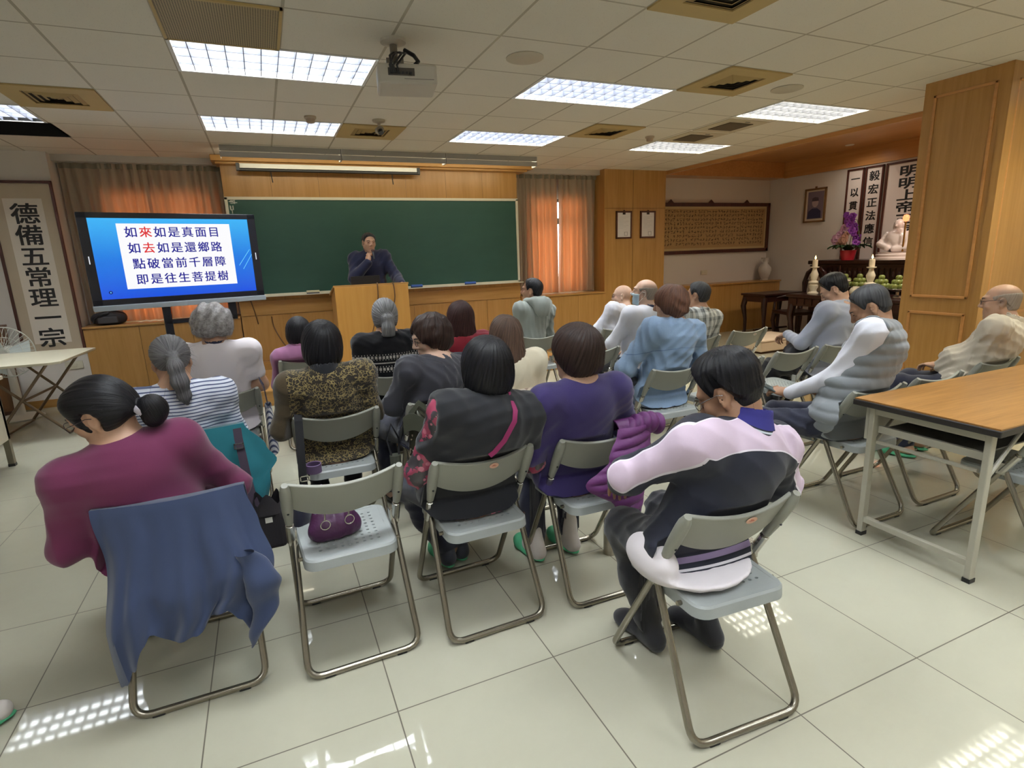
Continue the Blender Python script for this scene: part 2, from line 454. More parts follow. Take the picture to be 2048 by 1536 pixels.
# ------------------------------------------------------------------ lights of the ceiling
def troffer_parts(first):
    m = MB(); m.box(0.02, 1.18, .02, .58, .085, .09)
    e = N('lit_troffer_panel'); e.base((0, 0, 0, 1)); e.p.inputs['Emission Color'].default_value = (0.90, 0.96, 1.0, 1); e.p.inputs['Emission Strength'].default_value = TUBE
    X, Y, Z = e.xyz()                               # four bright tubes in front of a softer white reflector
    fr = e.math('FRACT', e.math('MULTIPLY', Y, 4 / 0.6))
    tb = e.math('LESS_THAN', e.math('ABSOLUTE', e.math('SUBTRACT', fr, 0.5)), 0.14)
    e.l(e.math('MULTIPLY', e.math('ADD', 0.55, e.math('MULTIPLY', tb, 1.6)), TUBE), e.p.inputs['Emission Strength'])
    m.build('lamp_panel', e.m, first)
    m = MB()
    for q in ((0, 1.2, 0, .02), (0, 1.2, .58, .6), (0, .02, 0, .6), (1.18, 1.2, 0, .6)): m.box(*q, -.004, .09)
    m.build('housing', plain('white_enamel', (226, 226, 222), 0.5), first)
    m = MB()
    for k in range(1, 4): m.box(.02, 1.18, .15 * k - .003, .15 * k + .003, 0.0, .055)
    for k in range(1, 12): m.box(.1 * k - .0025, .1 * k + .0025, .02, .58, 0.0, .055)
    m.build('louvre', plain('satin_louvre', (92, 94, 104), 0.5, 0.0), first)
def where(c, r):
    col = {-3: 'far-left', 1: 'left', 5: 'middle', 9: 'right'}[c]
    return col
lab = {(1, 0): 'large lit ceiling light nearest the projector, on its left', (5, 0): 'lit ceiling light right of the projector, in front of the round speaker',
       (9, 0): 'lit yellowish ceiling light nearest the wooden pillar', (1, 3): 'lit ceiling light above the roller screen, left of the camera mount',
       (5, 3): 'lit ceiling light above the right end of the chalkboard', (9, 3): 'lit ceiling light above the pier with the two framed certificates',
       (-3, 3): 'lit ceiling light beside the hole with missing tiles'}
first = None
for c, r in troffers:
    if first is None:
        first = t = thing('ceiling_light', '', 'ceiling light', (cx(c), ry(r), CH)); troffer_parts(t)
    else:
        t = copy_tree(first); t.location = (cx(c), ry(r), CH)
    if c == 9:
        lp = [q for q in t.children if q.name.startswith('lamp_panel')][0]; lp.data = lp.data.copy()
        if 'warm_panel' not in MATS:
            MATS['warm_panel'] = lp.data.materials[0].copy(); MATS['warm_panel'].node_tree.nodes['Principled BSDF'].inputs['Emission Color'].default_value = (1.0, .95, .74, 1)
        lp.data.materials[0] = MATS['warm_panel']
    t['label'] = lab.get((c, r), 'unseen louvred ceiling light out of view that lights the room')  # default: out-of-view lights, only one of them known from its floor reflection
    t['group'] = 'louvred fluorescent ceiling lights' if (c, r) in lab else 'louvred fluorescent ceiling lights behind the camera'
# chalkboard lamps: three reflector troughs in a row
first = None
for k in range(3):
    if first is None:
        first = t = thing('board_lamp', '', 'lamp', (0, 0, 0), 0, 'chalkboard lamps in a row')
        m = MB(); m.prism([(-.07, 0), (-.07, -.055), (-.06, -.06), (.09, -.012), (.09, 0)], 0, 1.255, 'x'); m.build('lamp_body', plain('lamp_grey', (150, 146, 138), .5), t)
        m = MB(); m.prism([(-.07, -.066), (-.072, -.120), (-.064, -.122), (-.05, -.066)], 0, 1.255, 'x'); m.build('reflector_lip', plain('lamp_grey_light', (168, 164, 156), .5), t)
        m = MB(); m.box(0.0, .006, -.07, .09, -.12, 0); m.box(1.249, 1.255, -.07, .09, -.12, 0); m.build('end_plate', WHITEP, t)
        m = MB(); m.tube([(.03, .0, -.075), (1.225, .0, -.075)], .016, 10); m.build('tube', emit('board_tube', (255, 244, 214), BOARD), t)
    else: t = copy_tree(first)
    t.location = (-.27 + 1.262 * k, 7.10, CH)
    t['label'] = ['left of three chalkboard lamps in a row, above the left end of the roller screen', 'middle of three chalkboard lamps in a row over the board', 'right of three chalkboard lamps in a row, ending near the right curtains'][k]
# alcove downlight in view, plus three unseen ones added to brighten the alcove
first = None
for k, (x, y) in enumerate(((8.46, 6.23), (8.0, 4.3), (7.1, 4.3), (8.0, 3.6))):
    if first is None:
        first = t = thing('downlight', '', 'downlight', (0, 0, 0), 0)
        m = MB(); m.lathe([(.045, 0), (.06, 0), (.06, -.008), (.045, -.004)], n=20); m.build('rim', WHITEP, t)
        m = MB(); m.lathe([(.0, -.002), (.045, -.002), (.045, -.001), (0, -.001)], n=20); m.build('lamp', emit('downlight_lamp', (255, 236, 205), 26), t)
    else: t = copy_tree(first)
    t.location = (x, y, 2.975)
    t['label'] = ['small round downlight in the wooden alcove ceiling', 'unseen round downlight added to brighten the alcove, behind the pillar', 'unseen round downlight added to brighten the alcove, behind the pillar', 'unseen round downlight added to brighten the alcove, behind the pillar'][k]
    t['group'] = 'alcove downlights'
    la = bpy.data.lights.new('downlight_beam', 'SPOT'); la.energy = 18 if k == 0 else 75; la.color = (1.0, .90, .76); la.spot_size = 2.9; la.spot_blend = 1.0; la.shadow_soft_size = .05
    lo = bpy.data.objects.new('downlight_beam', la); COL.objects.link(lo); lo.location = (x, y, 2.95); lo.parent = None
# ------------------------------------------------------------------ things on the front wall
t = thing('chalkboard', 'long green chalkboard with cream frame on the oak front wall', 'chalkboard', (1.6, 7.76, 1.7))
def loc(m, c): m.v = [(a - c[0], b_ - c[1], d - c[2]) for a, b_, d in m.v]; return m
c0 = (1.6, 7.76, 1.7)
g = N('green_chalkboard'); g.set(0.5, 0, .4)
nz = g.noise(1.4, 6, g.coord((1, 1, 2.5)), .7)
g.base(g.mix(nz, lin((34, 70, 60)), lin((50, 86, 74)))); 
m = MB(); m.box(-.29, 3.50, 7.748, 7.775, 1.14, 2.29); loc(m, c0).build('board_surface', g.m, t)
CRF = plain('cream_aluminium', (218, 212, 190), .4)
m = MB(); m.box(-.32, 3.53, 7.735, 7.778, 2.28, 2.315); m.box(-.32, 3.53, 7.735, 7.778, 1.11, 1.145); m.box(-.32, -.285, 7.735, 7.778, 1.11, 2.31); m.box(3.495, 3.53, 7.735, 7.778, 1.11, 2.31)
loc(m, c0).build('frame', CRF, t, bevel=.003)
m = MB(); m.prism([(7.66, 1.112), (7.66, 1.124), (7.74, 1.118), (7.74, 1.106)], -.33, 3.55, 'x'); loc(m, c0).build('chalk_tray', CRF, t)
mes = []
for i, s_ in enumerate(['上', '下', '午']):
    pass
m = MB()
rs = random.Random(3)
for i in range(5):
    zc = 2.235 - i * .085
    for k in range(5):
        x = -.235 + rs.uniform(-.04, .03); z = zc + rs.uniform(-.03, .03)
        if rs.random() < .5: m.box(x, x + .05, 7.7465, 7.748, z, z + .009)
        else: m.box(x, x + .009, 7.7465, 7.748, z, z + .05)
loc(m, c0).build('chalk_marks', plain('white_chalk', (214, 214, 204), .9), t)
def eraser(x, col, lbl, wd=.16):
    t = thing('board_eraser', lbl, 'eraser', (x, 7.70, 1.121), 0, 'erasers on the chalk tray')
    m = MB(); m.box(-wd / 2, wd / 2, -.025, .025, .014, .042); m.build('grip', plain('eraser_' + col[0], col[1], .6), t, bevel=.006)
    m = MB(); m.box(-wd / 2 + .003, wd / 2 - .003, -.024, .024, 0, .014); m.build('felt_pad', plain('felt', (60, 62, 80), .95), t)
eraser(.56, ('cream', (214, 206, 170)), 'cream board eraser on the chalk tray left of the podium')
eraser(1.93, ('blue', (66, 104, 190)), 'blue board eraser on the chalk tray just right of the podium')
eraser(2.72, ('blue', (66, 104, 190)), 'blue board eraser on the chalk tray near the right end of the board')
# rolled-up projection screen
t = thing('projection_screen', 'rolled-up white projection screen under the ledge above the chalkboard', 'projection screen', (.96, 7.62, 2.66))
m = MB(); m.box(-1.06, 1.06, -.02, .05, -.035, .015); m.build('screen_fabric', plain('screen_white', (236, 236, 228), .8), t)
m = MB(); m.tube([(-1.1, 0, -.052), (1.1, 0, -.052)], .018, 10); m.box(-1.10, -1.065, -.03, .05, -.06, .02); m.box(1.065, 1.10, -.03, .05, -.06, .02); m.build('black_bar', BLACK, t)
for x in (-.73, .73):
    m = MB(); m.tube([(x, 0, -.06), (x + .004, .01, -.13), (x + .012, .02, -.19)], .006, 6); m.build('pull_cord', BLACK, t)
# certificates on the pier
def certificate(x, lbl, k):
    t = thing('framed_certificate', lbl, 'certificate', (x, 7.785, 1.925), 0, 'framed certificates on the pier')
    m = MB(); h = .215; wd = .15
    for q in ((-wd, wd, -h, -h + .025), (-wd, wd, h - .025, h), (-wd, -wd + .025, -h, h), (wd - .025, wd, -h, h)): m.box(q[0], q[1], -.012, .012, q[2], q[3])
    m.build('frame', REDWOOD, t, bevel=.003)
    m = MB(); m.box(-wd + .02, wd - .02, -.002, .008, -h + .02, h - .02); m.build('sheet', plain('white_sheet', (226, 222, 220), .5), t)
    m = MB(); m.box(-.025, .025, -.008, -.002, h - .055, h - .02); m.box(-.015, .015, -.01, .0, h - .02, h + .012); m.build('clip', BLACK, t)
    m = MB()
    for i in range(9): m.box(-.09, .09 - .05 * ((i * 7) % 3), -.0035, -.002, .12 - i * .022, .123 - i * .022)
    m.build('printed_lines', plain('faint_print', (188, 184, 186), .8), t)
    m = MB(); a = .03
    for q in ((-a, a, -a, -a + .004), (-a, a, a - .004, a), (-a, -a + .004, -a, a), (a - .004, a, -a, a)): m.box(q[0] + .04, q[1] + .04, -.004, -.002, q[2] - .14, q[3] - .14)
    m.build('seal_stamp', plain('stamp_grey', (120, 110, 112), .8), t)
certificate(5.42, 'left of two small framed white certificates on the oak pier', 0)
certificate(5.89, 'right of two small framed white certificates on the oak pier', 1)

# ------------------------------------------------------------------ curtains
def mat_curtain():
    g = N('sheer_lined_curtain'); t_ = g.t; g.t.nodes.remove(g.p)
    d = g.n('ShaderNodeBsdfDiffuse'); tr = g.n('ShaderNodeBsdfTranslucent'); mx = g.n('ShaderNodeMixShader')
    nz = g.noise(2.0, 4, g.coord((9, 9, .6)))
    g.l(g.mix(nz, lin((150, 141, 122)), lin((192, 181, 158))), d.inputs[0])
    tr.inputs[0].default_value = lin((230, 120, 60)); mx.inputs[0].default_value = 0.22
    g.l(d.outputs[0], mx.inputs[1]); g.l(tr.outputs[0], mx.inputs[2]); g.l(mx.outputs[0], g.t.nodes['Material Output'].inputs[0])
    return g.m
CURT = mat_curtain()
def curtain(x0, x1, lbl, seed, z0=0.90, z1=2.715, lean=0.0):
    rs = random.Random(seed); ph = [rs.uniform(0, 6.28) for _ in range(6)]
    t = thing('curtain', lbl, 'curtain', ((x0 + x1) / 2, 8.052, z1), 0, 'curtains at the front windows')
    W = x1 - x0
    def fn(u, v):
        gather = 1 - .02 * math.sin(v * PI)
        a = u * W * 58
        dy = .036 * math.sin(a + ph[0] + .9 * math.sin(u * 9 + ph[1])) + .010 * math.sin(a * .47 + ph[2]) + .004 * math.sin(a * 2.1 + ph[3] + v * 2)
        dy *= .55 + .6 * v
        x = (u - .5) * W * gather + .01 * math.sin(v * 4 + u * 14 + ph[4]) + lean * v * v * (1 if u > .9 else u)
        return (x, dy, -v * (z1 - z0))
    m = MB(); m.grid(fn, int(W * 110), 14); m.build('cloth', CURT, t, smooth=60)
    m = MB(); m.grid(lambda u, v: ((u - .5) * W, .020 * math.sin(u * W * 60 + ph[0]) - .012, .0 - v * .075), int(W * 130), 2); m.build('pleat_band', plain('curtain_heading', (134, 122, 102), .9), t, smooth=60)
curtain(-1.95, -1.10, 'left half of the grey-brown curtains behind the large screen', 1)
curtain(-1.15, -.34, 'right half of the grey-brown curtains behind the large screen, next to the chalkboard', 2)
curtain(3.60, 4.362, 'left half of the right-hand curtains, beside the chalkboard, glowing orange', 3)
curtain(4.378, 5.05, 'right half of the right-hand curtains, beside the oak pier, glowing orange', 4)
for k, (a, b_, lbl) in enumerate(((-1.97, -.335, 'white curtain rail over the left-hand curtains'), (3.57, 5.05, 'white curtain rail over the right-hand curtains'))):
    m = MB(); m.box(a, b_, 8.035, 8.10, 2.716, 2.73); tag(m.build('curtain_rail', WHITEP), lbl, 'curtain rail')

# ------------------------------------------------------------------ hanging scroll at the left
def scroll(name, lbl, cat, o, right, wd, ht, text, csize, border, paper, step, top, csx=1.0, bold=.003, csy=1.0):
    """flat framed hanging scroll; o = centre on the wall, right = direction of its right side seen from the room"""
    M4 = frame_mat(o, right, (0, 0, 1))
    t = thing(name, lbl, cat, o)
    inv = Matrix.Translation(-Vector(o))
    K = inv @ M4
    def P(m): m.v = [tuple(K @ Vector(q)) for q in m.v]; return m
    m = MB(); f = .028
    for q in ((-wd / 2, wd / 2, ht / 2 - f, ht / 2), (-wd / 2, wd / 2, -ht / 2, -ht / 2 + f), (-wd / 2, -wd / 2 + f, -ht / 2, ht / 2), (wd / 2 - f, wd / 2, -ht / 2, ht / 2)): m.box(q[0], q[1], q[2], q[3], 0, .028)
    P(m).build('frame', REDWOOD, t, bevel=.004)
    m = MB(); m.box(-wd / 2 + .01, wd / 2 - .01, -ht / 2 + .01, ht / 2 - .01, .002, .010); P(m).build('silk_mount', border, t)
    m = MB(); e = .115 * wd / .55; m.box(-wd / 2 + e, wd / 2 - e, -ht / 2 + e, ht / 2 - e * 1.5, .010, .012); P(m).build('paper', paper, t)
    mes = []
    for i, ch in enumerate(text):
        for q, (dx, dz) in enumerate(((-1, -.7), (1, -.7), (-1, .7), (1, .7), (0, 0))):
            mes.append(lettering(ch, csize, 'g', None, None, K @ Matrix.Translation((dx * bold, ht / 2 - top - i * step + dz * bold, .0132 + q * .0001)), .0008, 0, csx, csy))
    join_meshes(mes, 'lettering', INK, t)
    return t
SILK = plain('tan_silk', (186, 170, 146), .8)
scroll('hanging_scroll', 'tall framed calligraphy scroll with seven large characters on the left pier', 'scroll', (-2.26, 7.795, 1.54), (1, 0, 0), .58, 1.86, '德備五常理一宗', .225, SILK, PAPER, .223, .355, 1.12, .0044)
m = MB(); m.box(-.085, .085, -.008, 0, -.045, .045); m.box(-.03, .03, -.012, -.008, -.018, .018)
tag(m.build('wall_outlet', CREAMP, loc=(-2.12, 7.797, .46), bevel=.004), 'cream wall socket below the tall scroll', 'socket')

# ------------------------------------------------------------------ interactive display
A = Vector((-1.475, 6.30, 0)); B_ = Vector((-.02, 6.70, 0)); ex = (B_ - A).normalized(); WD = (B_ - A).length
ang = math.atan2(ex.y, ex.x); cen = (A + B_) / 2
tv = thing('interactive_display', 'large black touch display on a stand, showing four lines of verse on a blue slide', 'display', (cen.x, cen.y, 0), ang)
zb, zt = 1.165, 2.025
m = MB(); m.box(-WD / 2, WD / 2, -.01, .07, zb, zt); m.build('housing', BLACK, tv, bevel=.008)
m = MB()
for q in ((-WD / 2, WD / 2, zt - .05, zt), (-WD / 2, WD / 2, zb + .02, zb + .075), (-WD / 2, -WD / 2 + .075, zb, zt), (WD / 2 - .075, WD / 2, zb, zt)): m.box(q[0], q[1], -.018, -.008, q[2], q[3])
m.build('bezel', plain('glossy_black', (22, 24, 34), .2), tv, bevel=.003)
m = MB(); m.box(-WD / 2 - .005, WD / 2 + .005, -.045, .05, zb - .03, zb + .02); m.build('lower_bar', plain('silver_bar', (170, 180, 190), .35, .4), tv, bevel=.006)
sx0, sx1, sz0, sz1 = -WD / 2 + .075, WD / 2 - .075, zb + .075, zt - .05
g = N('blue_slide'); g.base((0, 0, 0, 1)); g.set(.15)
X, Y, Z = g.xyz()
fz = g.math('DIVIDE', g.math('SUBTRACT', Z, sz0), sz1 - sz0)
g.l(g.ramp(fz, [(0.0, lin((28, 86, 232))), (.5, lin((32, 128, 236))), (1.0, lin((64, 186, 255)))]), g.p.inputs['Emission Color']); g.p.inputs['Emission Strength'].default_value = .82
m = MB(); m.box(sx0, sx1, -.0125, -.0085, sz0, sz1); scr = m.build('screen', g.m, tv)
def slab(x0, x1, z0, z1, d, nm, mt):
    m = MB(); m.box(x0, x1, -d - .0006, -d, z0, z1); return m.build(nm, mt, scr)
px0, px1 = sx0 + .155 * (sx1 - sx0), sx0 + .868 * (sx1 - sx0); pz0, pz1 = sz0 + .115 * (sz1 - sz0), sz1 - .065 * (sz1 - sz0)
slab(px0, px1, pz0, pz1, .0130, 'slide_panel', emit('slide_white', (246, 246, 248), .92))
EB = emit('slide_navy', (26, 22, 160), .7); ER = emit('slide_red', (226, 40, 48), .85)
blue = []; red = []
F4 = frame_mat((0, -.0142, 0), (1, 0, 0), (0, 0, 1))
lines = ['如來如是真面目', '如去如是還鄉路', '點破當前千層障', '即是往生菩提樹']
for i, ln in enumerate(lines):
    zc = pz1 - .085 - i * .146
    for k, ch in enumerate(ln):
        xc = px0 + .118 + k * .118 + (-.012 if i < 2 else .0) + (.005 * i)
        for q, (dx, dz) in enumerate(((-1, -.6), (1, -.6), (-1, .6), (1, .6))):
            me = lettering(ch, .105, 'g', None, None, Matrix.Translation((xc + dx * .0016, -q * .0001, zc + dz * .0016)) @ F4, .0004, 0, 1.0)
            (red if (k == 1 and i < 2) else blue).append(me)
join_meshes(blue, 'slide_verse', EB, scr); join_meshes(red, 'slide_verse_red_words', ER, scr)
EC = emit('slide_cyan', (120, 220, 255), .9)
m = MB()
for q in ((.135, .02, .015, .15), (.10, -.02, -.0, .10)):
    a, b_ = (sx1 - q[0], sz0 + .25 + q[1]), (sx1 - q[2], sz0 + .25 + q[3] + .03)
    m.tube([(a[0], -.0135, a[1]), (b_[0], -.0135, b_[1])], .0022, 4)
m.build('slide_stripes', EC, scr)
m = MB(); m.lathe([(0, 0), (.016, 0), (.016, .0006), (0, .0006)], n=20, M4=Matrix.Rotation(PI / 2, 4, 'X')); m.v = [(a + sx0 + .075, b_ - .0135, c + sz0 + .062) for a, b_, c in m.v]; m.build('slide_badge', emit('badge', (20, 40, 130), .8), scr)
m = MB(); m.box(sx0 + .071, sx0 + .079, -.0155, -.015, sz0 + .056, sz0 + .068); m.build('badge_figure', EC, scr)
for sx in (-WD / 2 + .036, WD / 2 - .036):
    m = MB(); m.box(sx - .004, sx + .004, -.021, -.018, 1.565, 1.635); m.build('side_marker', emit('marker_white', (240, 244, 250), .8), tv)
for sx in (-.17, .44):
    m = MB(); m.box(sx - .035, sx + .035, .07, .12, .12 if sx < 0 else .95, zb + .1); m.build('post', plain('stand_steel', (40, 42, 52), .4, .5), tv, bevel=.005)
m = MB(); m.box(-.50, .30, .05, .12, .10, .13); m.build('base_bar', MATS['stand_steel'], tv)
m = MB(); m.box(-.19, .46, .07, .12, .96, 1.0); m.build('cross_bar', MATS['stand_steel'], tv)
for sx in (-.50, .30):
    m = MB(); m.box(sx - .03, sx + .03, -.25, .36, .07, .11); m.build('foot', MATS['stand_steel'], tv, bevel=.006)
    for yy in (-.22, .33):
        m = MB(); m.tube([(sx - .015, yy, .035), (sx + .015, yy, .035)], .034, 14); m.build('castor', RUBBER, tv)
m = MB(); m.tube([(.62, .05, 1.14), (.66, .10, 1.0), (.70, .18, .86)], .006, 6); m.build('cable_end', plain('brown_cable', (92, 60, 34), .6), tv)
def cable(pts, lbl, r=.006, mt=None):
    P = [Vector(p) for p in pts]; out = []
    for i in range(len(P) - 1):
        p0 = P[max(i - 1, 0)]; p1 = P[i]; p2 = P[i + 1]; p3 = P[min(i + 2, len(P) - 1)]
        for k in range(8):
            t_ = k / 8
            out.append(.5 * ((2 * p1) + (p2 - p0) * t_ + (2 * p0 - 5 * p1 + 4 * p2 - p3) * t_ ** 2 + (3 * p1 - p0 - 3 * p2 + p3) * t_ ** 3))
    out.append(P[-1])
    m = MB(); m.tube(out, r, 6); tag(m.build('cable', mt or MATS['brown_cable'], smooth=60), lbl, 'cable')
cable([(.03, 7.74, .86), (.05, 7.72, .70), (.16, 7.55, .48), (.34, 7.3, .33), (.5, 7.0, .20), (.7, 6.80, .184)], 'thin brown cable sagging across the oak cupboard between screen and podium', .007)

# ------------------------------------------------------------------ podium, laptop
t = thing('podium', 'plain honey oak podium in front of the chalkboard, lecturer behind it', 'podium', (1.13, 6.85, .175))
m = MB(); m.box(-.42, .42, -.25, -.228, 0, 1.05); m.build('front_panel', wood('podium_front', (198, 146, 74), (186, 132, 62), 'z'), t, bevel=.003)
for sx in (-1, 1):
    m = MB(); m.prism([(-.228, 0), (.25, 0), (.25, .92), (-.228, 1.05)], sx * .40 - .011, sx * .40 + .011, 'x'); m.build('side_panel', OAK, t)
m = MB(); m.prism([(-.24, 1.05), (.26, .94), (.26, .965), (-.24, 1.072)], -.43, .43, 'x'); m.build('top', OAKX, t, bevel=.003)
m = MB(); m.box(-.39, .39, -.22, .22, .45, .47); m.build('shelf', OAKX, t)
t = thing('laptop', 'black laptop on the podium in front of the lecturer', 'laptop', (1.10, 6.86, 1.185), 0)
m = MB(); m.box(-.17, .17, -.02, .22, 0, .02); m.v = [(a, b_, c - (b_ + .02) * .22 + .035) for a, b_, c in m.v]; m.build('keyboard_base', BLACK, t, bevel=.003)
m = MB(); m.box(-.17, .17, -.03, -.018, .03, .15); m.build('lid', plain('laptop_lid', (16, 15, 17), .35), t, bevel=.003)
cable([(1.20, 6.66, 1.245), (1.19, 6.59, 1.235), (1.18, 6.588, 1.05), (1.12, 6.587, .80), (1.06, 6.587, .62), (.94, 6.58, .35), (.82, 6.52, .185)], 'left of two cables running down the podium front, reaching the floor', .007)
cable([(1.37, 6.66, 1.245), (1.375, 6.59, 1.23), (1.38, 6.588, 1.08), (1.34, 6.587, .92), (1.28, 6.586, .75), (1.10, 6.585, .50), (.96, 6.55, .25), (.9, 6.5, .185)], 'right of two cables hanging down the podium front', .007)

# ------------------------------------------------------------------ ceiling fixtures
def vent(c, r, lbl, slat):
    t = thing('air_vent', lbl, 'air vent', (cx(c) + .3, ry(r) + .3, CH), 0, 'tan ceiling air registers')
    m = MB()
    for q in ((-.3, .3, -.3, -.17), (-.3, .3, .17, .3), (-.3, -.17, -.17, .17), (.17, .3, -.17, .17)): m.box(*q, -.012, -.001)
    m.build('face_plate', TANP, t)
    m = MB(); m.box(-.17, .17, -.17, .17, -.003, -.001); m.build('duct_opening', plain('dark_duct', (44, 36, 22), .9), t)
    for k in range(4):
        a = .165 - k * .042
        m = MB()
        for s_ in (0, 1, 2, 3):
            R4 = Matrix.Rotation(s_ * PI / 2, 4, 'Z')
            m.add([tuple(R4 @ Vector(p)) for p in ((-a, -a, -.002), (a, -a, -.002), (a - .032, -a + .032, -.014), (-a + .032, -a + .032, -.014))], [(0, 1, 2, 3)])
        m.build('slat', plain('tan_slat', (150, 126, 76), .6), t)
vent(-1, 2, 'tan square air vent at the far left of the ceiling, beside the hole', 0)
vent(3, 3, 'tan square air vent behind the small camera mount, above the roller screen', 0)
vent(7, 2, 'tan square air vent between the two far ceiling lights, near the smoke detector', 0)
vent(7, -1, 'tan square air vent with dark chevron slots beside the right round speaker', 0)
vent(5, -3, 'tan square air vent cut by the top edge, nearest the viewer', 0)
g = N('perforated_tan_grille'); g.set(.6)
X, Y, Z = g.xyz()
fx = g.math('FRACT', g.math('MULTIPLY', X, 84)); fy = g.math('FRACT', g.math('MULTIPLY', Y, 60))
hole = g.math('MULTIPLY', g.math('LESS_THAN', g.math('ABSOLUTE', g.math('SUBTRACT', fx, .5)), .27), g.math('LESS_THAN', g.math('ABSOLUTE', g.math('SUBTRACT', fy, .5)), .33))
g.base(g.mix(hole, lin((158, 142, 108)), lin((86, 75, 54))))
t = thing('return_grille', 'large perforated tan grille beside the big ceiling light, top edge of view', 'grille', (cx(1) + .3, ry(-1) + .3, CH))
m = MB(); m.box(-.285, .285, -.285, .285, -.010, -.001); m.build('perforated_plate', g.m, t)
m = MB()
for q in ((-.3, .3, -.3, -.285), (-.3, .3, .285, .3), (-.3, -.285, -.3, .3), (.285, .3, -.3, .3)): m.box(*q, -.013, -.001)
m.build('frame', TANP, t)
SPK = plain('speaker_mesh', (104, 95, 78), .8, bump=.4, bscale=900)
for x, y, lbl in ((1.75, 3.65, 'round ceiling speaker right of the projector'), (4.16, 3.67, 'round ceiling speaker near the wooden pillar')):
    t = thing('ceiling_speaker', lbl, 'speaker', (x, y, CH), 0, 'round ceiling speakers')
    m = MB(); m.lathe([(.10, -.001), (.125, -.001), (.125, -.006), (.10, -.014)], n=32); m.build('rim', plain('speaker_rim', (186, 178, 160), .5), t, smooth=40)
    m = MB(); m.lathe([(0, -.009), (.103, -.012), (.103, -.004), (0, -.003)], n=32); m.build('mesh_cover', SPK, t)
for x, y, lbl in ((.55, 5.58, 'smoke detector above the roller screen'), (4.22, 5.57, 'smoke detector between two far ceiling lights at right')):
    t = thing('smoke_detector', lbl, 'smoke detector', (x, y, CH), 0, 'smoke detectors')
    m = MB(); m.lathe([(0, 0), (.052, 0), (.052, -.015), (.045, -.022), (0, -.022)], n=24); m.build('base', plain('detector_beige', (176, 160, 138), .5), t, smooth=40)
    m = MB(); m.lathe([(.040, -.022), (.036, -.05), (.02, -.056), (0, -.057), (0, -.022)], n=24); m.build('sensor_cap', plain('detector_cap', (166, 146, 126), .5), t, smooth=40)
for k, (x, y, lbl) in enumerate(((4.76, 4.90, 'dark square panel in a cream ceiling frame, nearer of two'), (4.77, 5.49, 'dark square panel in a cream ceiling frame, farther of two'))):
    t = thing('ceiling_panel', lbl, 'ceiling panel', (x - .0, y, CH), 0, 'dark ceiling panels')
    m = MB(); m.box(-.27, .27, -.27, .27, -.006, -.001); m.build('surround', plain('panel_cream', (196, 184, 158), .6), t)
    m = MB(); m.box(-.16, .16, -.16, .16, -.012, -.006); m.build('dark_mesh', plain('dark_mesh', (84, 70, 50), .8), t)
    m = MB(); m.box(.0, .06, -.22, -.20, -.008, -.006); m.build('label_plate', BLACK, t)
# projector hanging near the middle
t = thing('projector', 'white ceiling projector on a bracket with black cables', 'projector', (.925, 3.58, 2.545), math.radians(-10))
m = MB(); m.box(-.17, .17, -.14, .14, -.055, .055); m.build('casing', plain('projector_white', (200, 194, 184), .45, var=.03), t, bevel=.014, seg=3)
m = MB(); m.box(-.172, -.166, -.10, .02, -.035, .035); m.build('exhaust_grille', plain('bright_vent', (226, 226, 222), .4), t, bevel=.002)
m = MB(); m.box(-.11, .04, -.143, -.138, -.012, .028); m.build('port_panel', plain('dark_ports', (70, 64, 58), .6), t)
m = MB()
for i in range(6): m.box(-.10 + i * .022, -.085 + i * .022, -.146, -.143, -.004, .008)
m.build('sockets', BLACK, t)
m = MB(); m.box(.05, .15, -.143, -.139, -.03, -.026); m.box(-.02, .06, -.143, -.139, -.03, -.026); m.build('vent_line', plain('grey_print', (150, 144, 136), .6), t)
m = MB(); m.tube([(-.06, .02, .10), (-.06, .02, .215)], .022, 12); m.build('bracket_pole', plain('bracket_grey', (128, 120, 108), .5, .4), t)
m = MB(); m.box(-.12, .0, -.05, .09, .055, .075); m.box(-.11, -.09, -.04, .08, .07, .11); m.box(-.03, -.01, -.04, .08, .07, .11); m.build('bracket', MATS['bracket_grey'], t)
m = MB(); m.lathe([(0, .2255), (.075, .2255), (.075, .208), (.03, .198), (0, .198)], c=(-.06, .02, 0), n=20); m.build('ceiling_plate', plain('plate_white', (196, 190, 178), .5), t)
for k, (xa, xb) in enumerate(((-.09, -.055), (-.07, -.02), (-.05, .0), (-.08, -.075))):
    m = MB(); m.tube([(xa, -.148, .0), (xa - .01, -.18, .03), (xb - .02, -.17, .08), (xb, -.09, .12), (-.06 + .012 * k, -.01, .15)], .0065, 6); m.build('cable', BLACK, t, smooth=60)
m = MB(); m.tube([(.0, -.02, .16), (.05, -.06, .12), (.07, -.09, .08), (.05, -.10, .058)], .012, 8); m.build('power_plug', BLACK, t, smooth=60)
# small camera on the ceiling
t = thing('ceiling_camera', 'small dome-neck camera hanging from the ceiling above the roller screen', 'camera', (1.15, 5.56, CH))
m = MB(); m.lathe([(0, 0), (.06, 0), (.055, -.018), (.02, -.03), (0, -.03)], n=20); m.build('base', plain('camera_beige', (180, 168, 146), .5), t, smooth=40)
m = MB(); m.tube([(0, 0, -.025), (0, 0, -.07)], .014, 10); m.build('neck', MATS['camera_beige'], t)
m = MB(); m.tube([(0, .04, -.085), (0, -.05, -.095)], .034, 14); m.build('head', plain('camera_grey', (140, 128, 110), .4), t, smooth=40)
m = MB(); m.tube([(0, -.045, -.10), (0, -.062, -.125)], .024, 14); m.build('lens', BLACK, t)

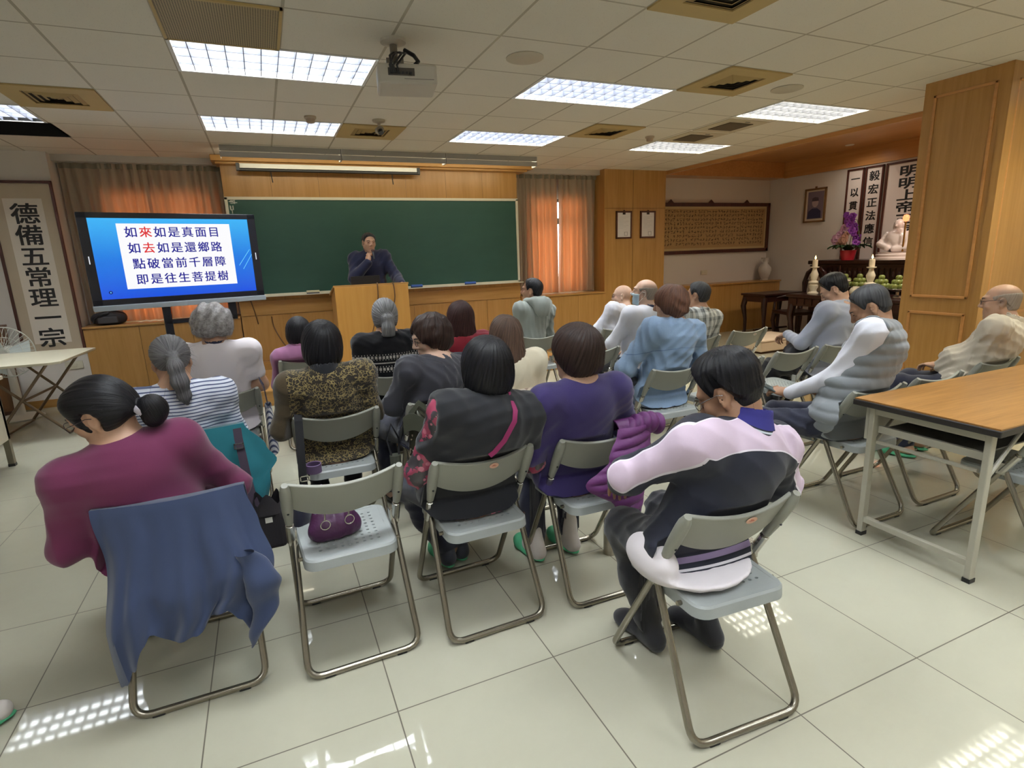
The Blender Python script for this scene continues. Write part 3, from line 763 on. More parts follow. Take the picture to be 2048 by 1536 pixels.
# ------------------------------------------------------------------ folding chair (origin: floor below the rear legs)
def chair_parts(t):
    ty = lambda z: .50 - .41 * z / .72               # line of the front frame
    r = .0125
    m = MB()
    pts = round_path([(-.203, ty(.62), .62), (-.203, ty(.0) - .0, .0125), (.203, ty(.0), .0125), (.203, ty(.62), .62)], .055, 6)
    m.tube(pts, r, 10); ff = m.build('front_frame', STEEL, t, smooth=60)
    m = MB()
    pts = round_path([(-.192, .245, .475), (-.210, .0, .0125), (.210, .0, .0125), (.192, .245, .475)], .06, 6)
    m.tube(pts, r, 10); rf = m.build('rear_frame', STEEL, t, smooth=60)
    for sx in (-1, 1):
        m = MB(); m.tube([(sx * .203, ty(.545), .545), (sx * .203, ty(.45), .45)], .0165, 10); m.box(sx * .197 - .018, sx * .197 + .018, .225, .262, .44, .50); m.build('hinge_bracket', CHROME, rf, bevel=.003)
        for yy in (0, ty(0)):
            m = MB(); m.box(sx * .135 - .02, sx * .135 + .02, yy - .012, yy + .012, 0.0, .013); m.build('rubber_foot', RUBBER, rf if yy == 0 else ff, bevel=.004)
    # seat with a grid of drilled holes
    m = MB(); w0, w1, ya, yb, zt = .172, .186, .045, .435, .45
    nx, ny = 9, 9
    def sp(u, v): # u,v in -1..1
        w_ = w0 + (w1 - w0) * (v + 1) / 2
        k = .045 / .2
        return (u * w_, (ya + yb) / 2 + v * (yb - ya) / 2, zt - .006 * max(0, 1 - u * u) * max(0, 1 - v * v))
    cu = [-1 + .14] + [-.72 + 1.44 * (i) / nx for i in range(0, nx + 1)] + [1 - .14]
    xs = [-.86] + [-.70 + 1.40 * i / nx for i in range(nx + 1)] + [.86]; ys = [-.86] + [-.70 + 1.40 * i / ny for i in range(ny + 1)] + [.86]
    for i in range(len(xs) - 1):
        for j in range(len(ys) - 1):
            q = [sp(xs[i], ys[j]), sp(xs[i + 1], ys[j]), sp(xs[i + 1], ys[j + 1]), sp(xs[i], ys[j + 1])]
            if 0 < i < len(xs) - 2 and 0 < j < len(ys) - 2:
                uc, vc = (xs[i] + xs[i + 1]) / 2, (ys[j] + ys[j + 1]) / 2
                ring = []
                for k in range(8):
                    a = PI / 8 + k * PI / 4 + PI
                    p = sp(uc, vc); ring.append((p[0] + .0068 * math.cos(a), p[1] + .0050 * math.sin(a), p[2]))
                low = [(p[0], p[1], p[2] - .012) for p in ring]
                vs = q + ring + low
                fs = [(0, 5, 4), (1, 7, 6), (2, 9, 8), (3, 11, 10), (0, 1, 6, 5), (1, 2, 8, 7), (2, 3, 10, 9), (3, 0, 4, 11)]
                fs += [(4 + k, 4 + (k + 1) % 8, 12 + (k + 1) % 8, 12 + k) for k in range(8)]
                m.add(vs, fs)
            else: m.add(q, [(0, 1, 2, 3)])
    # rounded border and skirt
    inner = [(-.86, -.86), (.86, -.86), (.86, .86), (-.86, .86)]
    loop = []; n = 6
    def border(rad, out, z):
        L = []
        for (sx, sy) in ((-1, -1), (1, -1), (1, 1), (-1, 1)):
            for k in range(n + 1):
                a = math.atan2(sy, sx) - PI / 4 + k / n * PI / 2
                p = sp(sx * (1 - .0), sy * (1 - .0))
                cxx, cyy = p[0] - sx * .05, p[1] - sy * .05
                L.append((cxx + (.05 + out) * math.cos(a), cyy + (.05 + out) * math.sin(a), z))
        return L
    l0 = []
    for (sx, sy) in ((-1, -1), (1, -1), (1, 1), (-1, 1)):
        l0 += [sp(sx * .86, sy * .86)] * (n + 1)
    l1 = border(.05, -.006, zt - .001); l2 = border(.05, .0, zt - .008); l3 = border(.05, .002, zt - .042); l4 = border(.05, -.006, zt - .042); l5 = border(.05, -.010, zt - .014)
    K = 4 * (n + 1); o = []
    for L in (l0, l1, l2, l3, l4, l5): o += L
    fs = []
    for q in range(5):
        for k in range(K): fs.append((q * K + k, q * K + (k + 1) % K, (q + 1) * K + (k + 1) % K, (q + 1) * K + k))
    m.add(o, fs)
    o_ = m.build('seat', SEATP, t, smooth=35)
    bm = bmesh.new(); bm.from_mesh(o_.data); bmesh.ops.remove_doubles(bm, verts=bm.verts, dist=1e-5); bmesh.ops.recalc_face_normals(bm, faces=bm.faces); bm.to_mesh(o_.data); bm.free()
    for sx in (-.1, .1):
        m = MB(); m.box(sx - .012, sx + .012, .06, .42, .418, .442); m.build('seat_rib', SEATP, o_)
    m = MB(); m.tube([(-.195, .30, .425), (.195, .30, .425)], .008, 8); m.tube([(-.19, .13, .425), (.19, .13, .425)], .008, 8); m.build('seat_rod', STEEL, t)
    # backrest: curved plate between two moulded uprights
    dv = Vector((0, -.41, .72)).normalized(); nv = Vector((0, -.72, -.41)).normalized()
    base = Vector((0, ty(.72), .72))
    def bk(u, v):
        u = 2 * u - 1
        top = .022 - .012 * (1 - u * u); bot = -.105 - .052 * (1 - u * u) ** .8
        s_ = bot + (top - bot) * v
        p = base + dv * s_ + nv * (.034 * (1 - u * u) - .004)
        return (u * .196, p.y, p.z)
    m = MB(); m.grid(bk, 20, 8, .014); br_ = m.build('backrest', PLASTIC, t, smooth=50, bevel=.003)
    for sx in (-1, 1):
        m = MB(); pts = []; rad = []
        for k in range(9):
            s_ = -.19 + .22 * k / 8
            p = base + dv * s_; pts.append((sx * .203, p.y, p.z)); rad.append([.0145, .0165, .019, .0205, .021, .021, .021, .0195, .012][k])
        m.tube(pts, rad, 12); m.build('upright', PLASTIC, br_, smooth=60)
        p = base + dv * -.115
        m = MB(); m.ball((sx * .203, p.y - .02, p.z - .006), .0045, 8, 6); m.build('screw', BLACK, br_)
def sticker(t, u, col=(222, 176, 152)):
    dv = Vector((0, -.41, .72)).normalized(); nv = Vector((0, -.72, -.41)).normalized(); base = Vector((0, .09, .72))
    m = MB(); x = u * .196
    p = base + dv * -.012 + nv * (.034 * (1 - u * u) + .0035 - .004)
    M4 = frame_mat((x, p.y, p.z), (1, .34 * -u, 0), dv)
    m.lathe([(0, 0), (.019, 0), (.019, .0016), (0, .0016)], n=20); m.v = [tuple(M4 @ Vector((a, b_ * .8, c))) for a, b_, c in m.v]
    t = [q for q in t.children if q.name.startswith('backrest')][0]
    m.build('sticker', plain('pink_sticker' if col[2] < 170 else 'pale_sticker', col, .6), t)
    m = MB(); m.box(-.009, .009, -.002, .001, .0016, .0022); m.box(-.006, .004, .003, .006, .0016, .0022); m.v = [tuple(M4 @ Vector(q)) for q in m.v]; m.build('sticker_print', plain('sticker_red', (196, 110, 90), .6), t)
chair0 = None
CHAIRS = {}
def chair(key, x, y, deg, lbl, stk=None):
    global chair0
    if chair0 is None:
        t = thing('folding_chair', '', 'chair', (0, 0, 0)); chair_parts(t); chair0 = t
        bpy.context.view_layer.update()
        t = chair0
    else:
        t = chair0.copy(); COL.objects.link(t)
        for ch in chair0.children:
            if ch.name.startswith('sticker'): continue
            copy_tree(ch, t)
    t.location = (x, y, 0); t.rotation_euler = (0, 0, math.radians(deg)); t['label'] = lbl; t['group'] = 'grey folding chairs of the audience'
    if stk is not None: PEND.append((t, stk))
    CHAIRS[key] = t
PEND = []
chair('c2', .18, 1.92, 1, 'empty folding chair with a purple handbag on its perforated seat')
chair('c1', -.38, 1.99, 0, 'folding chair covered by a navy blue jacket, under the woman in magenta')
chair('c3', .71, 1.87, 1, 'folding chair under the woman in the black vest with a magenta strap', .18)
chair('c4', 1.25, 1.85, -1, 'folding chair with a purple quilted jacket on its back, under the violet sweater')
chair('c5', 1.235, 1.07, -4, 'nearest folding chair, under the man in the navy and pink jacket', .12)
chair('c6', -.42, 2.86, 0, 'folding chair with a teal jacket on its back, under the woman in stripes')
chair('c7', .26, 2.83, 0, 'folding chair with a black strap on its back, under the woman in leopard print')
chair('c8', .84, 2.80, 2, 'folding chair under the woman in glasses and dark quilted jacket')
chair('c9', 1.30, 2.78, 0, 'folding chair under the woman in the cream sweater')
chair('c10', 2.45, 2.80, 0, 'folding chair under the person in the denim jacket')
chair('c11', 2.96, 2.76, 0, 'empty folding chair just right of the head of the man in navy and pink')
chair('c12', 3.58, 2.82, 0, 'empty folding chair with pale perforated seat in front of the man with the phone')
chair('c13', -.33, 3.72, 0, 'folding chair under the grey curly-haired woman in white')
chair('c14', .74, 3.70, 0, 'folding chair under the grey-haired woman in the patterned black sweater', .0)
chair('c15', 1.30, 3.70, 0, 'folding chair under the woman in dark red')
chair('c16', 2.40, 3.72, 0, 'empty folding chair left of the denim jacket, behind the violet sweater')
chair('c17', 2.95, 3.72, 0, 'folding chair under the bald man in the face mask')
chair('c18', 3.48, 3.72, 0, 'folding chair under the man in the plaid shirt')
chair('c19', 4.16, 3.82, 0, 'empty folding chair beside the low beige box', .25)
chair('c20', .24, 4.70, 0, 'folding chair under the woman in the pink sweater')
chair('c21', 2.38, 4.70, 0, 'folding chair under the man in the grey hooded jacket')
chair('c22', 3.30, 4.70, 0, 'folding chair under the bald man in the white shirt, front row')
chair('c23', 4.10, 2.82, -4, 'folding chair under the man in the pale grey shirt who opens a bag')
chair('c24', 2.94, 1.78, 0, 'folding chair under the man in the grey quilted vest')
chair('c25', 3.50, 1.80, 0, 'empty folding chair behind the long table, between two men')
chair('c26', 4.22, 1.86, 0, 'folding chair under the man in the beige shirt, half hidden by the table')
chair('c27', 3.20, 1.06, 0, 'empty folding chair tucked under the long table')
for t_, u_ in PEND: sticker(t_, u_, (222, 176, 152) if t_ in (CHAIRS['c3'], CHAIRS['c5']) else (206, 200, 190))

# ------------------------------------------------------------------ long table at the right
t = thing('folding_table', 'long folding table with wood-grain top and pale steel legs, at the right edge', 'table', (2.66, 1.18, 0))
g = wood('walnut_laminate', (168, 124, 72), (130, 90, 48), 'x', rough=.3, scale=2.2)
m = MB(); m.box(0, 1.80, 0, .62, .735, .742); m.build('tabletop', g, t)
m = MB(); m.box(-.006, 1.806, -.006, .626, .706, .7345); m.build('edge_band', plain('black_edge', (34, 30, 28), .5), t, bevel=.004)
TBL = plain('pale_grey_enamel', (176, 172, 156), .4, var=.05, nscale=14)
for xx in (.07, 1.73):
    for yy in (.06, .56):
        m = MB(); m.box(xx - .019, xx + .019, yy - .014, yy + .014, .018, .706); m.build('leg', TBL, t, bevel=.004)
        m = MB(); m.box(xx - .021, xx + .021, yy - .016, yy + .016, 0, .02); m.build('foot_cap', BLACK, t)
    m = MB(); m.box(xx - .014, xx + .014, .07, .55, .075, .105); m.build('lower_rail', TBL, t, bevel=.003)
    m = MB(); m.box(xx - .012, xx + .012, .07, .55, .66, .69); m.build('upper_rail', TBL, t, bevel=.003)
    s_ = 1 if xx < 1 else -1
    for yy in (.06, .56):
        m = MB(); m.tube([(xx, yy, .48), (xx + s_ * .26, yy, .70)], .009, 8); m.build('folding_brace', TBL, t)
m = MB(); m.box(.10, 1.70, .10, .52, .585, .592); m.build('under_shelf', plain('dark_grey_shelf', (92, 92, 86), .5), t)
for xa in (.085, 1.695):
    m = MB(); m.box(xa, xa + .02, .08, .54, .565, .60); m.build('shelf_rim', TBL, t)
m = MB(); m.tube([(.07, .09, .52), (.07, .53, .52)], .010, 8); m.build('shelf_rod', TBL, t)
m = MB(); m.box(.07, 1.73, .585, .60, .52, .70); m.build('modesty_panel', TBL, t)
# ------------------------------------------------------------------ left corner
t = thing('folding_table', 'small cream folding table with crossed brown legs, left of the room', 'table', (-2.10, 6.70, 0), math.radians(-4))
m = MB(); m.prism([(-.55, .45), (.28, .45), (.36, .40), (.36, -.50), (.28, -.55), (-.55, -.55)][::-1], .70, .722, 'z'); m.build('tabletop', plain('cream_marble_laminate', (212, 206, 182), .35, var=.08), t, bevel=.003)
BR = plain('brown_tube', (112, 94, 74), .4, .4)
for yy in (-.40, .40):
    m = MB(); m.tube([(.22, yy, .70), (-.30, yy * .98, .03)], .013, 8); m.build('crossed_leg', BR, t)
    m = MB(); m.tube([(-.34, yy * .9, .70), (.26, yy * .9, .03)], .013, 8); m.build('crossed_leg', BR, t)
for q in (((-.30, -.40, .02), (-.30, .40, .02)), ((.26, -.36, .02), (.26, .36, .02)), ((-.04, -.38, .36), (-.04, .38, .36))):
    m = MB(); m.tube(list(q), .012, 8); m.build('cross_rail', BR, t)
t = thing('standing_fan', 'white pedestal fan behind the small cream table', 'fan', (-2.55, 7.36, 0))
m = MB(); m.lathe([(0, 0), (.19, 0), (.20, .012), (.17, .03), (.05, .045), (0, .045)], n=28); m.build('base', WHITEP, t, smooth=50)
m = MB(); m.tube([(0, 0, .04), (0, 0, .60)], [.045, .032], 14); m.build('pole', WHITEP, t, smooth=50)
CG = plain('clear_cage_plastic', (206, 208, 196), .4)
m = MB()
def cage(a, s_): return [(.26 * math.cos(a) * q, s_ * .07 * (1 - q * q) ** .5 - .05, .72 + .26 * math.sin(a) * q) for q in (0.12, .35, .55, .75, .9, 1.0)]
for k in range(36):
    for s_ in (-1, 1): m.tube(cage(2 * PI * k / 36, s_), .0022, 4)
for q in (.6, 1.0): m.tube([(.26 * q * math.cos(2 * PI * k / 36), -.05, .72 + .26 * q * math.sin(2 * PI * k / 36)) for k in range(36)], .006 if q == 1 else .003, 6, close=True)
m.build('cage', CG, t)
for k in range(3):
    R4 = Matrix.Translation((0, -.05, .72)) @ Matrix.Rotation(k * 2 * PI / 3, 4, 'Y')
    m = MB(); m.grid(lambda u, v: tuple(R4 @ Vector(((.03 + .19 * u), .022 * (v - .5) * 2, (v - .45) * (.06 + .14 * u)))), 6, 5, .003); m.build('blade', plain('pale_blade', (196, 204, 200), .3), t, smooth=50)
m = MB(); m.tube([(0, -.10, .72), (0, .10, .72)], [.045, .055], 14); m.build('motor', WHITEP, t, smooth=50)
t = thing('desk', 'cream metal desk cut by the left edge of view', 'desk', (-2.40, 5.25, 0))
m = MB(); m.box(-.55, .42, -.32, .30, .70, .73); m.build('desktop', CREAMP, t, bevel=.004)
m = MB(); m.box(-.52, .385, -.29, .27, .22, .70); m.build('side_cabinet', CREAMP, t, bevel=.004)
for xx in (-.5, .365):
    for yy in (-.27, .25):
        m = MB(); m.box(xx - .02, xx + .02, yy - .02, yy + .02, .02, .70); m.build('leg', plain('desk_leg_grey', (128, 122, 104), .4, .3), t)
        m = MB(); m.box(xx - .022, xx + .022, yy - .022, yy + .022, 0, .022); m.build('foot_cap', BLACK, t)
t = thing('metal_stool', 'bent black metal stool frame beside the cream desk, by the fan', 'stool', (-2.52, 6.30, 0))
m = MB(); m.lathe([(0, .40), (.16, .40), (.16, .43), (0, .435)], n=24); m.build('seat', CREAMP, t, smooth=40)
for a in range(4):
    q = a * PI / 2 + PI / 4
    m = MB(); m.tube([(.11 * math.cos(q), .11 * math.sin(q), .40), (.20 * math.cos(q), .20 * math.sin(q), .01)], .010, 8); m.build('leg', BLACK, t)
t = thing('wooden_cabinet', 'dark brown wooden cabinet in the left corner behind the fan', 'cabinet', (-2.87, 7.60, 0))
DB = wood('mid_brown_wood', (122, 82, 46), (88, 56, 30), 'z')
m = MB(); m.box(-.22, .23, -.0, .17, 0.04, .95); m.build('body', DB, t, bevel=.005)
m = MB(); m.box(-.225, .24, -.01, .17, .95, .975); m.build('top', DB, t, bevel=.005)
m = MB(); m.box(-.20, .0, -.008, .0, .08, .92); m.build('door', DB, t, bevel=.003)
m = MB(); m.box(.008, .21, -.008, .0, .08, .92); m.build('door', DB, t, bevel=.003)
m = MB(); m.box(-.2, .21, .01, .15, 0, .04); m.build('plinth', DARKOAK, t)
# bag on the cupboard below the screen
t = thing('backpack', 'black backpack lying on the oak cupboard behind the left edge of the screen', 'bag', (-1.72, 7.90, .885))
m = MB(); m.grid(lambda u, v: (.17 * math.cos(2 * PI * u) * (math.sin(PI * v) ** .45) * (1 + .08 * math.sin(9 * u * PI)), .085 * math.sin(2 * PI * u) * (math.sin(PI * v) ** .45), .15 * (1 - math.cos(PI * v)) / 2 * (1 + .06 * math.sin(u * 11))), 30, 14)
m.build('body', plain('black_nylon', (34, 32, 38), .6, bump=.3, bscale=40), t, smooth=60)
m = MB(); m.box(-.10, .10, -.095, -.07, .02, .10); m.build('front_pocket', plain('black_nylon_grey', (58, 56, 62), .5), t, bevel=.02, seg=3)
m = MB(); m.tube([(-.14, -.07, .03), (-.12, -.10, .08), (-.05, -.11, .13), (.02, -.09, .15)], .009, 6); m.build('strap', BLACK, t, smooth=60)
# ------------------------------------------------------------------ implicit-surface modelling for people, cloth and bags
def f3(v): return np.array(v, dtype=np.float32)
def sd(x, y, z, p):
    if p[0] == 'c':
        a, b, r1, r2 = p[1], p[2], p[3], p[4]
        ba = (b[0] - a[0], b[1] - a[1], b[2] - a[2]); L = max(ba[0] ** 2 + ba[1] ** 2 + ba[2] ** 2, 1e-9)
        px, py, pz = x - a[0], y - a[1], z - a[2]
        t = np.clip((px * ba[0] + py * ba[1] + pz * ba[2]) / L, 0, 1)
        return np.sqrt((px - t * ba[0]) ** 2 + (py - t * ba[1]) ** 2 + (pz - t * ba[2]) ** 2 + 1e-12) - (r1 + (r2 - r1) * t)
    if p[0] == 'e':
        c, r, R = p[1], p[2], p[3]
        px, py, pz = x - c[0], y - c[1], z - c[2]
        if R is not None:
            px, py, pz = (R[0][0] * px + R[1][0] * py + R[2][0] * pz, R[0][1] * px + R[1][1] * py + R[2][1] * pz, R[0][2] * px + R[1][2] * py + R[2][2] * pz)
        k0 = np.sqrt((px / r[0]) ** 2 + (py / r[1]) ** 2 + (pz / r[2]) ** 2 + 1e-12)
        k1 = np.sqrt((px / r[0] ** 2) ** 2 + (py / r[1] ** 2) ** 2 + (pz / r[2] ** 2) ** 2 + 1e-12)
        return k0 * (k0 - 1) / k1
    if p[0] == 'p':                                  # half space n.p > d
        n, d = p[1], p[2]
        return -(x * n[0] + y * n[1] + z * n[2] - d)
def cone(a, b, r1, r2=None, k=.03, op='u'): return ('c', tuple(a), tuple(b), r1, r1 if r2 is None else r2, k, op)
def ell(c, r, R=None, k=.03, op='u'): return ('e', tuple(c), tuple(r), R, k, op)
def cut(n, d, k=.01): return ('p', n, d, k, 's')
def chain(pts, rs, k=.03, op='u'): return [cone(pts[i], pts[i + 1], rs[i], rs[i + 1], k, op) for i in range(len(pts) - 1)]
def smin(a, b, k):
    h = np.maximum(k - np.abs(a - b), 0) / k
    return np.minimum(a, b) - h * h * k * .25
def kop(p): return (p[-2], p[-1])
def bounds(p):
    if p[0] == 'c':
        a, b = np.array(p[1]), np.array(p[2]); r = max(p[3], p[4]); return np.minimum(a, b) - r, np.maximum(a, b) + r
    if p[0] == 'e':
        r = np.array(p[2]); R = p[3]
        if R is not None: r = np.abs(np.array(R)) @ r
        return np.array(p[1]) - r, np.array(p[1]) + r
    return None
def evalp(P, prims):
    """field at scattered points"""
    x, y, z = P[:, 0], P[:, 1], P[:, 2]; D = np.full(len(P), .2, np.float32)
    for p in prims:
        k, op = kop(p); d = sd(x, y, z, p)
        D = smin(D, d, k) if op == 'u' else -smin(-D, d, k)
    return D
def surface(prims, h, noise=None, band=.03, pad=.02):
    """mesh of the zero level by surface nets; noise(P)->offset carves folds"""
    B = [bounds(p) for p in prims if p[0] != 'p' and p[-1] == 'u']
    lo = np.min([b[0] for b in B], 0) - pad - 2 * h; hi = np.max([b[1] for b in B], 0) + pad + 2 * h
    n = np.ceil((hi - lo) / h).astype(int) + 1
    ax = [(lo[i] + h * np.arange(n[i])).astype(np.float32) for i in range(3)]
    D = np.full(n, .2, np.float32)
    for p in prims:
        k, op = kop(p); bb = bounds(p)
        if bb is None: s0, s1 = np.zeros(3, int), n
        else:
            m = k + h * 2 + .012
            s0 = np.clip(np.floor((bb[0] - m - lo) / h).astype(int), 0, n); s1 = np.clip(np.ceil((bb[1] + m - lo) / h).astype(int) + 1, 0, n)
        if np.any(s1 <= s0): continue
        sl = tuple(slice(s0[i], s1[i]) for i in range(3))
        x = ax[0][sl[0]][:, None, None]; y = ax[1][sl[1]][None, :, None]; z = ax[2][sl[2]][None, None, :]
        d = sd(x, y, z, p).astype(np.float32)
        D[sl] = smin(D[sl], d, k) if op == 'u' else -smin(-D[sl], d, k)
    if noise is not None:
        I = np.nonzero(np.abs(D) < band)
        P = np.stack([ax[0][I[0]], ax[1][I[1]], ax[2][I[2]]], 1)
        D[I] += noise(P).astype(np.float32)
    S = D < 0
    c = np.zeros(n - 1, np.int8)
    off = [(i, j, k) for i in (0, 1) for j in (0, 1) for k in (0, 1)]
    for o in off: c += S[o[0]:n[0] - 1 + o[0], o[1]:n[1] - 1 + o[1], o[2]:n[2] - 1 + o[2]]
    I = np.nonzero((c > 0) & (c < 8))
    V = np.stack([D[I[0] + o[0], I[1] + o[1], I[2] + o[2]] for o in off], 1)
    O = np.array(off, np.float32)
    acc = np.zeros((len(I[0]), 3), np.float32); cnt = np.zeros(len(I[0]), np.float32)
    for a in range(8):
        for b in range(a + 1, 8):
            if np.abs(O[a] - O[b]).sum() != 1: continue
            m = (V[:, a] < 0) != (V[:, b] < 0)
            dn = V[:, a] - V[:, b]; t = np.where(m, V[:, a] / np.where(np.abs(dn) < 1e-9, 1, dn), 0)
            acc += m[:, None] * (O[a] + t[:, None] * (O[b] - O[a])); cnt += m
    P = np.stack(I, 1) + acc / np.maximum(cnt, 1)[:, None]
    P = P * h + lo
    idx = np.full(n - 1, -1, np.int32); idx[I] = np.arange(len(I[0]))
    F = []
    for axis in range(3):
        sl0 = [slice(None)] * 3; sl1 = [slice(None)] * 3
        sl0[axis] = slice(0, -1); sl1[axis] = slice(1, None)
        a, b = S[tuple(sl0)], S[tuple(sl1)]
        E = np.nonzero(a != b)
        fl = a[E]
        E = np.stack(E, 1); u, v = (axis + 1) % 3, (axis + 2) % 3
        ok = (E[:, u] > 0) & (E[:, v] > 0) & (E[:, u] < n[u] - 1) & (E[:, v] < n[v] - 1)
        E = E[ok]; fl = fl[ok]
        q = []
        for du, dv in ((-1, -1), (0, -1), (0, 0), (-1, 0)):
            e = E.copy(); e[:, u] += du; e[:, v] += dv
            q.append(idx[e[:, 0], e[:, 1], e[:, 2]])
        q = np.stack(q, 1)
        q[~fl] = q[~fl][:, ::-1]
        F.append(q)
    return P, np.concatenate(F)
CLAMP = [None]
def np_mesh(name, P, F, mat, parent=None, attrs=None, mat4=None):
    if CLAMP[0] is not None and mat4 is None: P = CLAMP[0](np.array(P), {'body': .026, 'trousers': .014, 'undershirt': .010, 'vest': -.001}.get(name, .006))
    me = bpy.data.meshes.new(name)
    me.vertices.add(len(P)); me.vertices.foreach_set('co', np.asarray(P, np.float32).ravel())
    me.loops.add(F.size); me.loops.foreach_set('vertex_index', F.astype(np.int32).ravel())
    me.polygons.add(len(F)); me.polygons.foreach_set('loop_start', np.arange(0, F.size, F.shape[1], dtype=np.int32))
    me.polygons.foreach_set('use_smooth', np.ones(len(F), bool))
    me.update(calc_edges=True)
    for k, a in (attrs or {}).items():
        a = np.asarray(a, np.float32)
        if a.ndim == 1: at = me.attributes.new(k, 'FLOAT', 'POINT'); at.data.foreach_set('value', a)
        else: at = me.attributes.new(k, 'FLOAT_VECTOR', 'POINT'); at.data.foreach_set('vector', a.ravel())
    me.materials.append(mat)
    o = bpy.data.objects.new(name, me); COL.objects.link(o)
    if parent is not None: o.parent = parent
    if mat4 is not None: o.matrix_local = mat4
    return o
def folds(seed, amp, freq=26, aniso=(1, 1, .55), n=5, sharp=True):
    """patches of long parallel creases of about amp metres; freq is in radians per metre"""
    rs = np.random.RandomState(seed)
    D0 = rs.normal(size=(2, 3)) * np.array(aniso) + np.array(((.6, .2, .7), (-.7, .3, .5))); D0 /= np.linalg.norm(D0, axis=1)[:, None]
    K = np.array([D0[i % 2] + .22 * rs.normal(size=3) for i in range(n)]); K /= np.linalg.norm(K, axis=1)[:, None]; K = K * freq * rs.uniform(.6, 1.5, (n, 1)); ph = rs.uniform(0, 6.28, (2, n))
    W = rs.normal(size=(n, 3)) * 5; Q = rs.normal(size=(n, 3)) * 5
    def fn(P):
        o = np.zeros(len(P))
        for i in range(n):
            a = P @ K[i] + ph[0, i] + 1.0 * np.sin(P @ W[i] + ph[1, i])
            m = np.clip(.42 + .75 * np.sin(P @ Q[i] + ph[1, i]), 0, 1)
            o += m * m * ((1 - np.abs(np.sin(a)) ** .8) - .36 if sharp else np.sin(a) * .6)
        return -amp * 1.25 * o
    return fn

# ------------------------------------------------------------------ materials of the people
def skin(name, c, lip=(150, 84, 76)):
    if name in MATS: return MATS[name]
    b = N(name); b.set(.48, 0, .4); b.p.inputs['Subsurface Weight'].default_value = .08; b.p.inputs['Subsurface Radius'].default_value = (.012, .005, .003)
    c = lin(c); nz = b.noise(38, 3)
    k = b.mix(nz, tuple(v * .9 for v in c[:3]) + (1,), tuple(min(1, v * 1.08) for v in c[:3]) + (1,))
    k = b.mix(b.attr('lip').outputs['Fac'], k, lin(lip))
    k = b.mix(b.attr('scalp').outputs['Fac'], k, lin((96, 88, 82)))
    b.base(k); b.bump(b.noise(260, 2), .08, .002)
    MATS[name] = b.m; return b.m
def hairmat(name, lo, hi, mid=.5, rough=.38, spread=.18):
    if name in MATS: return MATS[name]
    b = N(name); b.set(rough + .06, 0, .22)
    at = b.attr('strand').outputs['Vector']
    n1 = b.noise(1.0, 4, at, .65); n2 = b.noise(3.1, 2, at)
    m = b.math('ADD', b.math('MULTIPLY', n1, .7), b.math('MULTIPLY', n2, .3))
    b.base(b.ramp(m, [(mid - spread, lin(lo)), (mid + spread, lin(hi))]))
    b.bump(m, .55, .006)
    MATS[name] = b.m; return b.m
def cloth(name, c, var=.08, rough=.85, weave=420, bump=.12, sheen=.25, stretch=(1, 1, 1)):
    if name in MATS: return MATS[name]
    b = N(name); b.set(rough, 0, .25, sheen)
    c = lin(c); nz = b.noise(9, 4, b.coord(stretch))
    b.base(b.mix(nz, tuple(v * (1 - var) for v in c[:3]) + (1,), tuple(min(1, v * (1 + var)) for v in c[:3]) + (1,)))
    b.bump(b.noise(weave, 2, b.coord(stretch)), bump, .002)
    MATS[name] = b.m; return b.m
SKIN = skin('skin', (186, 147, 122)); SKIN2 = skin('skin_tan', (168, 128, 102)); SKIN3 = skin('skin_pale', (204, 168, 146))
EYE = plain('dark_eye', (34, 24, 20), .2); GLASS_FR = plain('glasses_frame', (44, 34, 40), .3)
def rotm(yaw, pitch, roll):
    """yaw to the left +, pitch up +, roll to the right +, degrees"""
    return np.array((Matrix.Rotation(math.radians(yaw), 3, 'Z') @ Matrix.Rotation(math.radians(pitch), 3, 'X') @ Matrix.Rotation(math.radians(roll), 3, 'Y')))
def head_prims(jaw=1.0):
    L = [ell((0, -.012, .028), (.074, .092, .080), k=.02), ell((0, .030, -.040), (.056, .056, .070), k=.03)]
    for s in (-1, 1):
        L += [cone((s * .050, -.004, -.052), (s * .012, .060, -.096), .018 * jaw, .015, k=.03), ell((s * .040, .056, -.022), (.023, .022, .022), k=.02),
              cone((s * .012, .083, .030), (s * .046, .066, .030), .009, .008, k=.02)]
    L += [ell((0, .068, -.097), (.020, .018, .017), k=.02)]
    for s in (-1, 1): L += [ell((s * .032, .094, .010), (.019, .013, .011), k=.012, op='s'), ell((s * .031, .073, .010), (.015, .013, .011), k=.008)]
    L += [cone((0, .084, .018), (0, .103, -.020), .0075, .012, k=.016)]
    for s in (-1, 1): L += [ell((s * .012, .092, -.027), (.009, .010, .008), k=.008), ell((s * .007, .098, -.036), (.004, .006, .004), k=.004, op='s')]
    L += [cone((-.019, .080, -.056), (.019, .080, -.056), .0075, k=.012), cone((-.016, .079, -.068), (.016, .079, -.068), .0085, k=.012), cone((-.022, .090, -.062), (.022, .090, -.062), .0028, k=.004, op='s')]
    for s in (-1, 1):
        R = np.array(Matrix.Rotation(math.radians(s * -18), 3, 'Z') @ Matrix.Rotation(math.radians(14), 3, 'X'))
        L += [ell((s * .077, -.012, -.006), (.008, .019, .032), R, k=.006), ell((s * .085, -.008, -.004), (.006, .010, .019), R, k=.005, op='s'), ell((s * .074, -.004, -.034), (.006, .009, .011), R, k=.006)]
    return L
def xf_prims(L, c, R):
    out = []
    for p in L:
        if p[0] == 'c': out.append(('c', tuple(c + R @ np.array(p[1])), tuple(c + R @ np.array(p[2]))) + p[3:])
        elif p[0] == 'e': out.append(('e', tuple(c + R @ np.array(p[1])), p[2], R if p[3] is None else R @ p[3]) + p[4:])
    return out
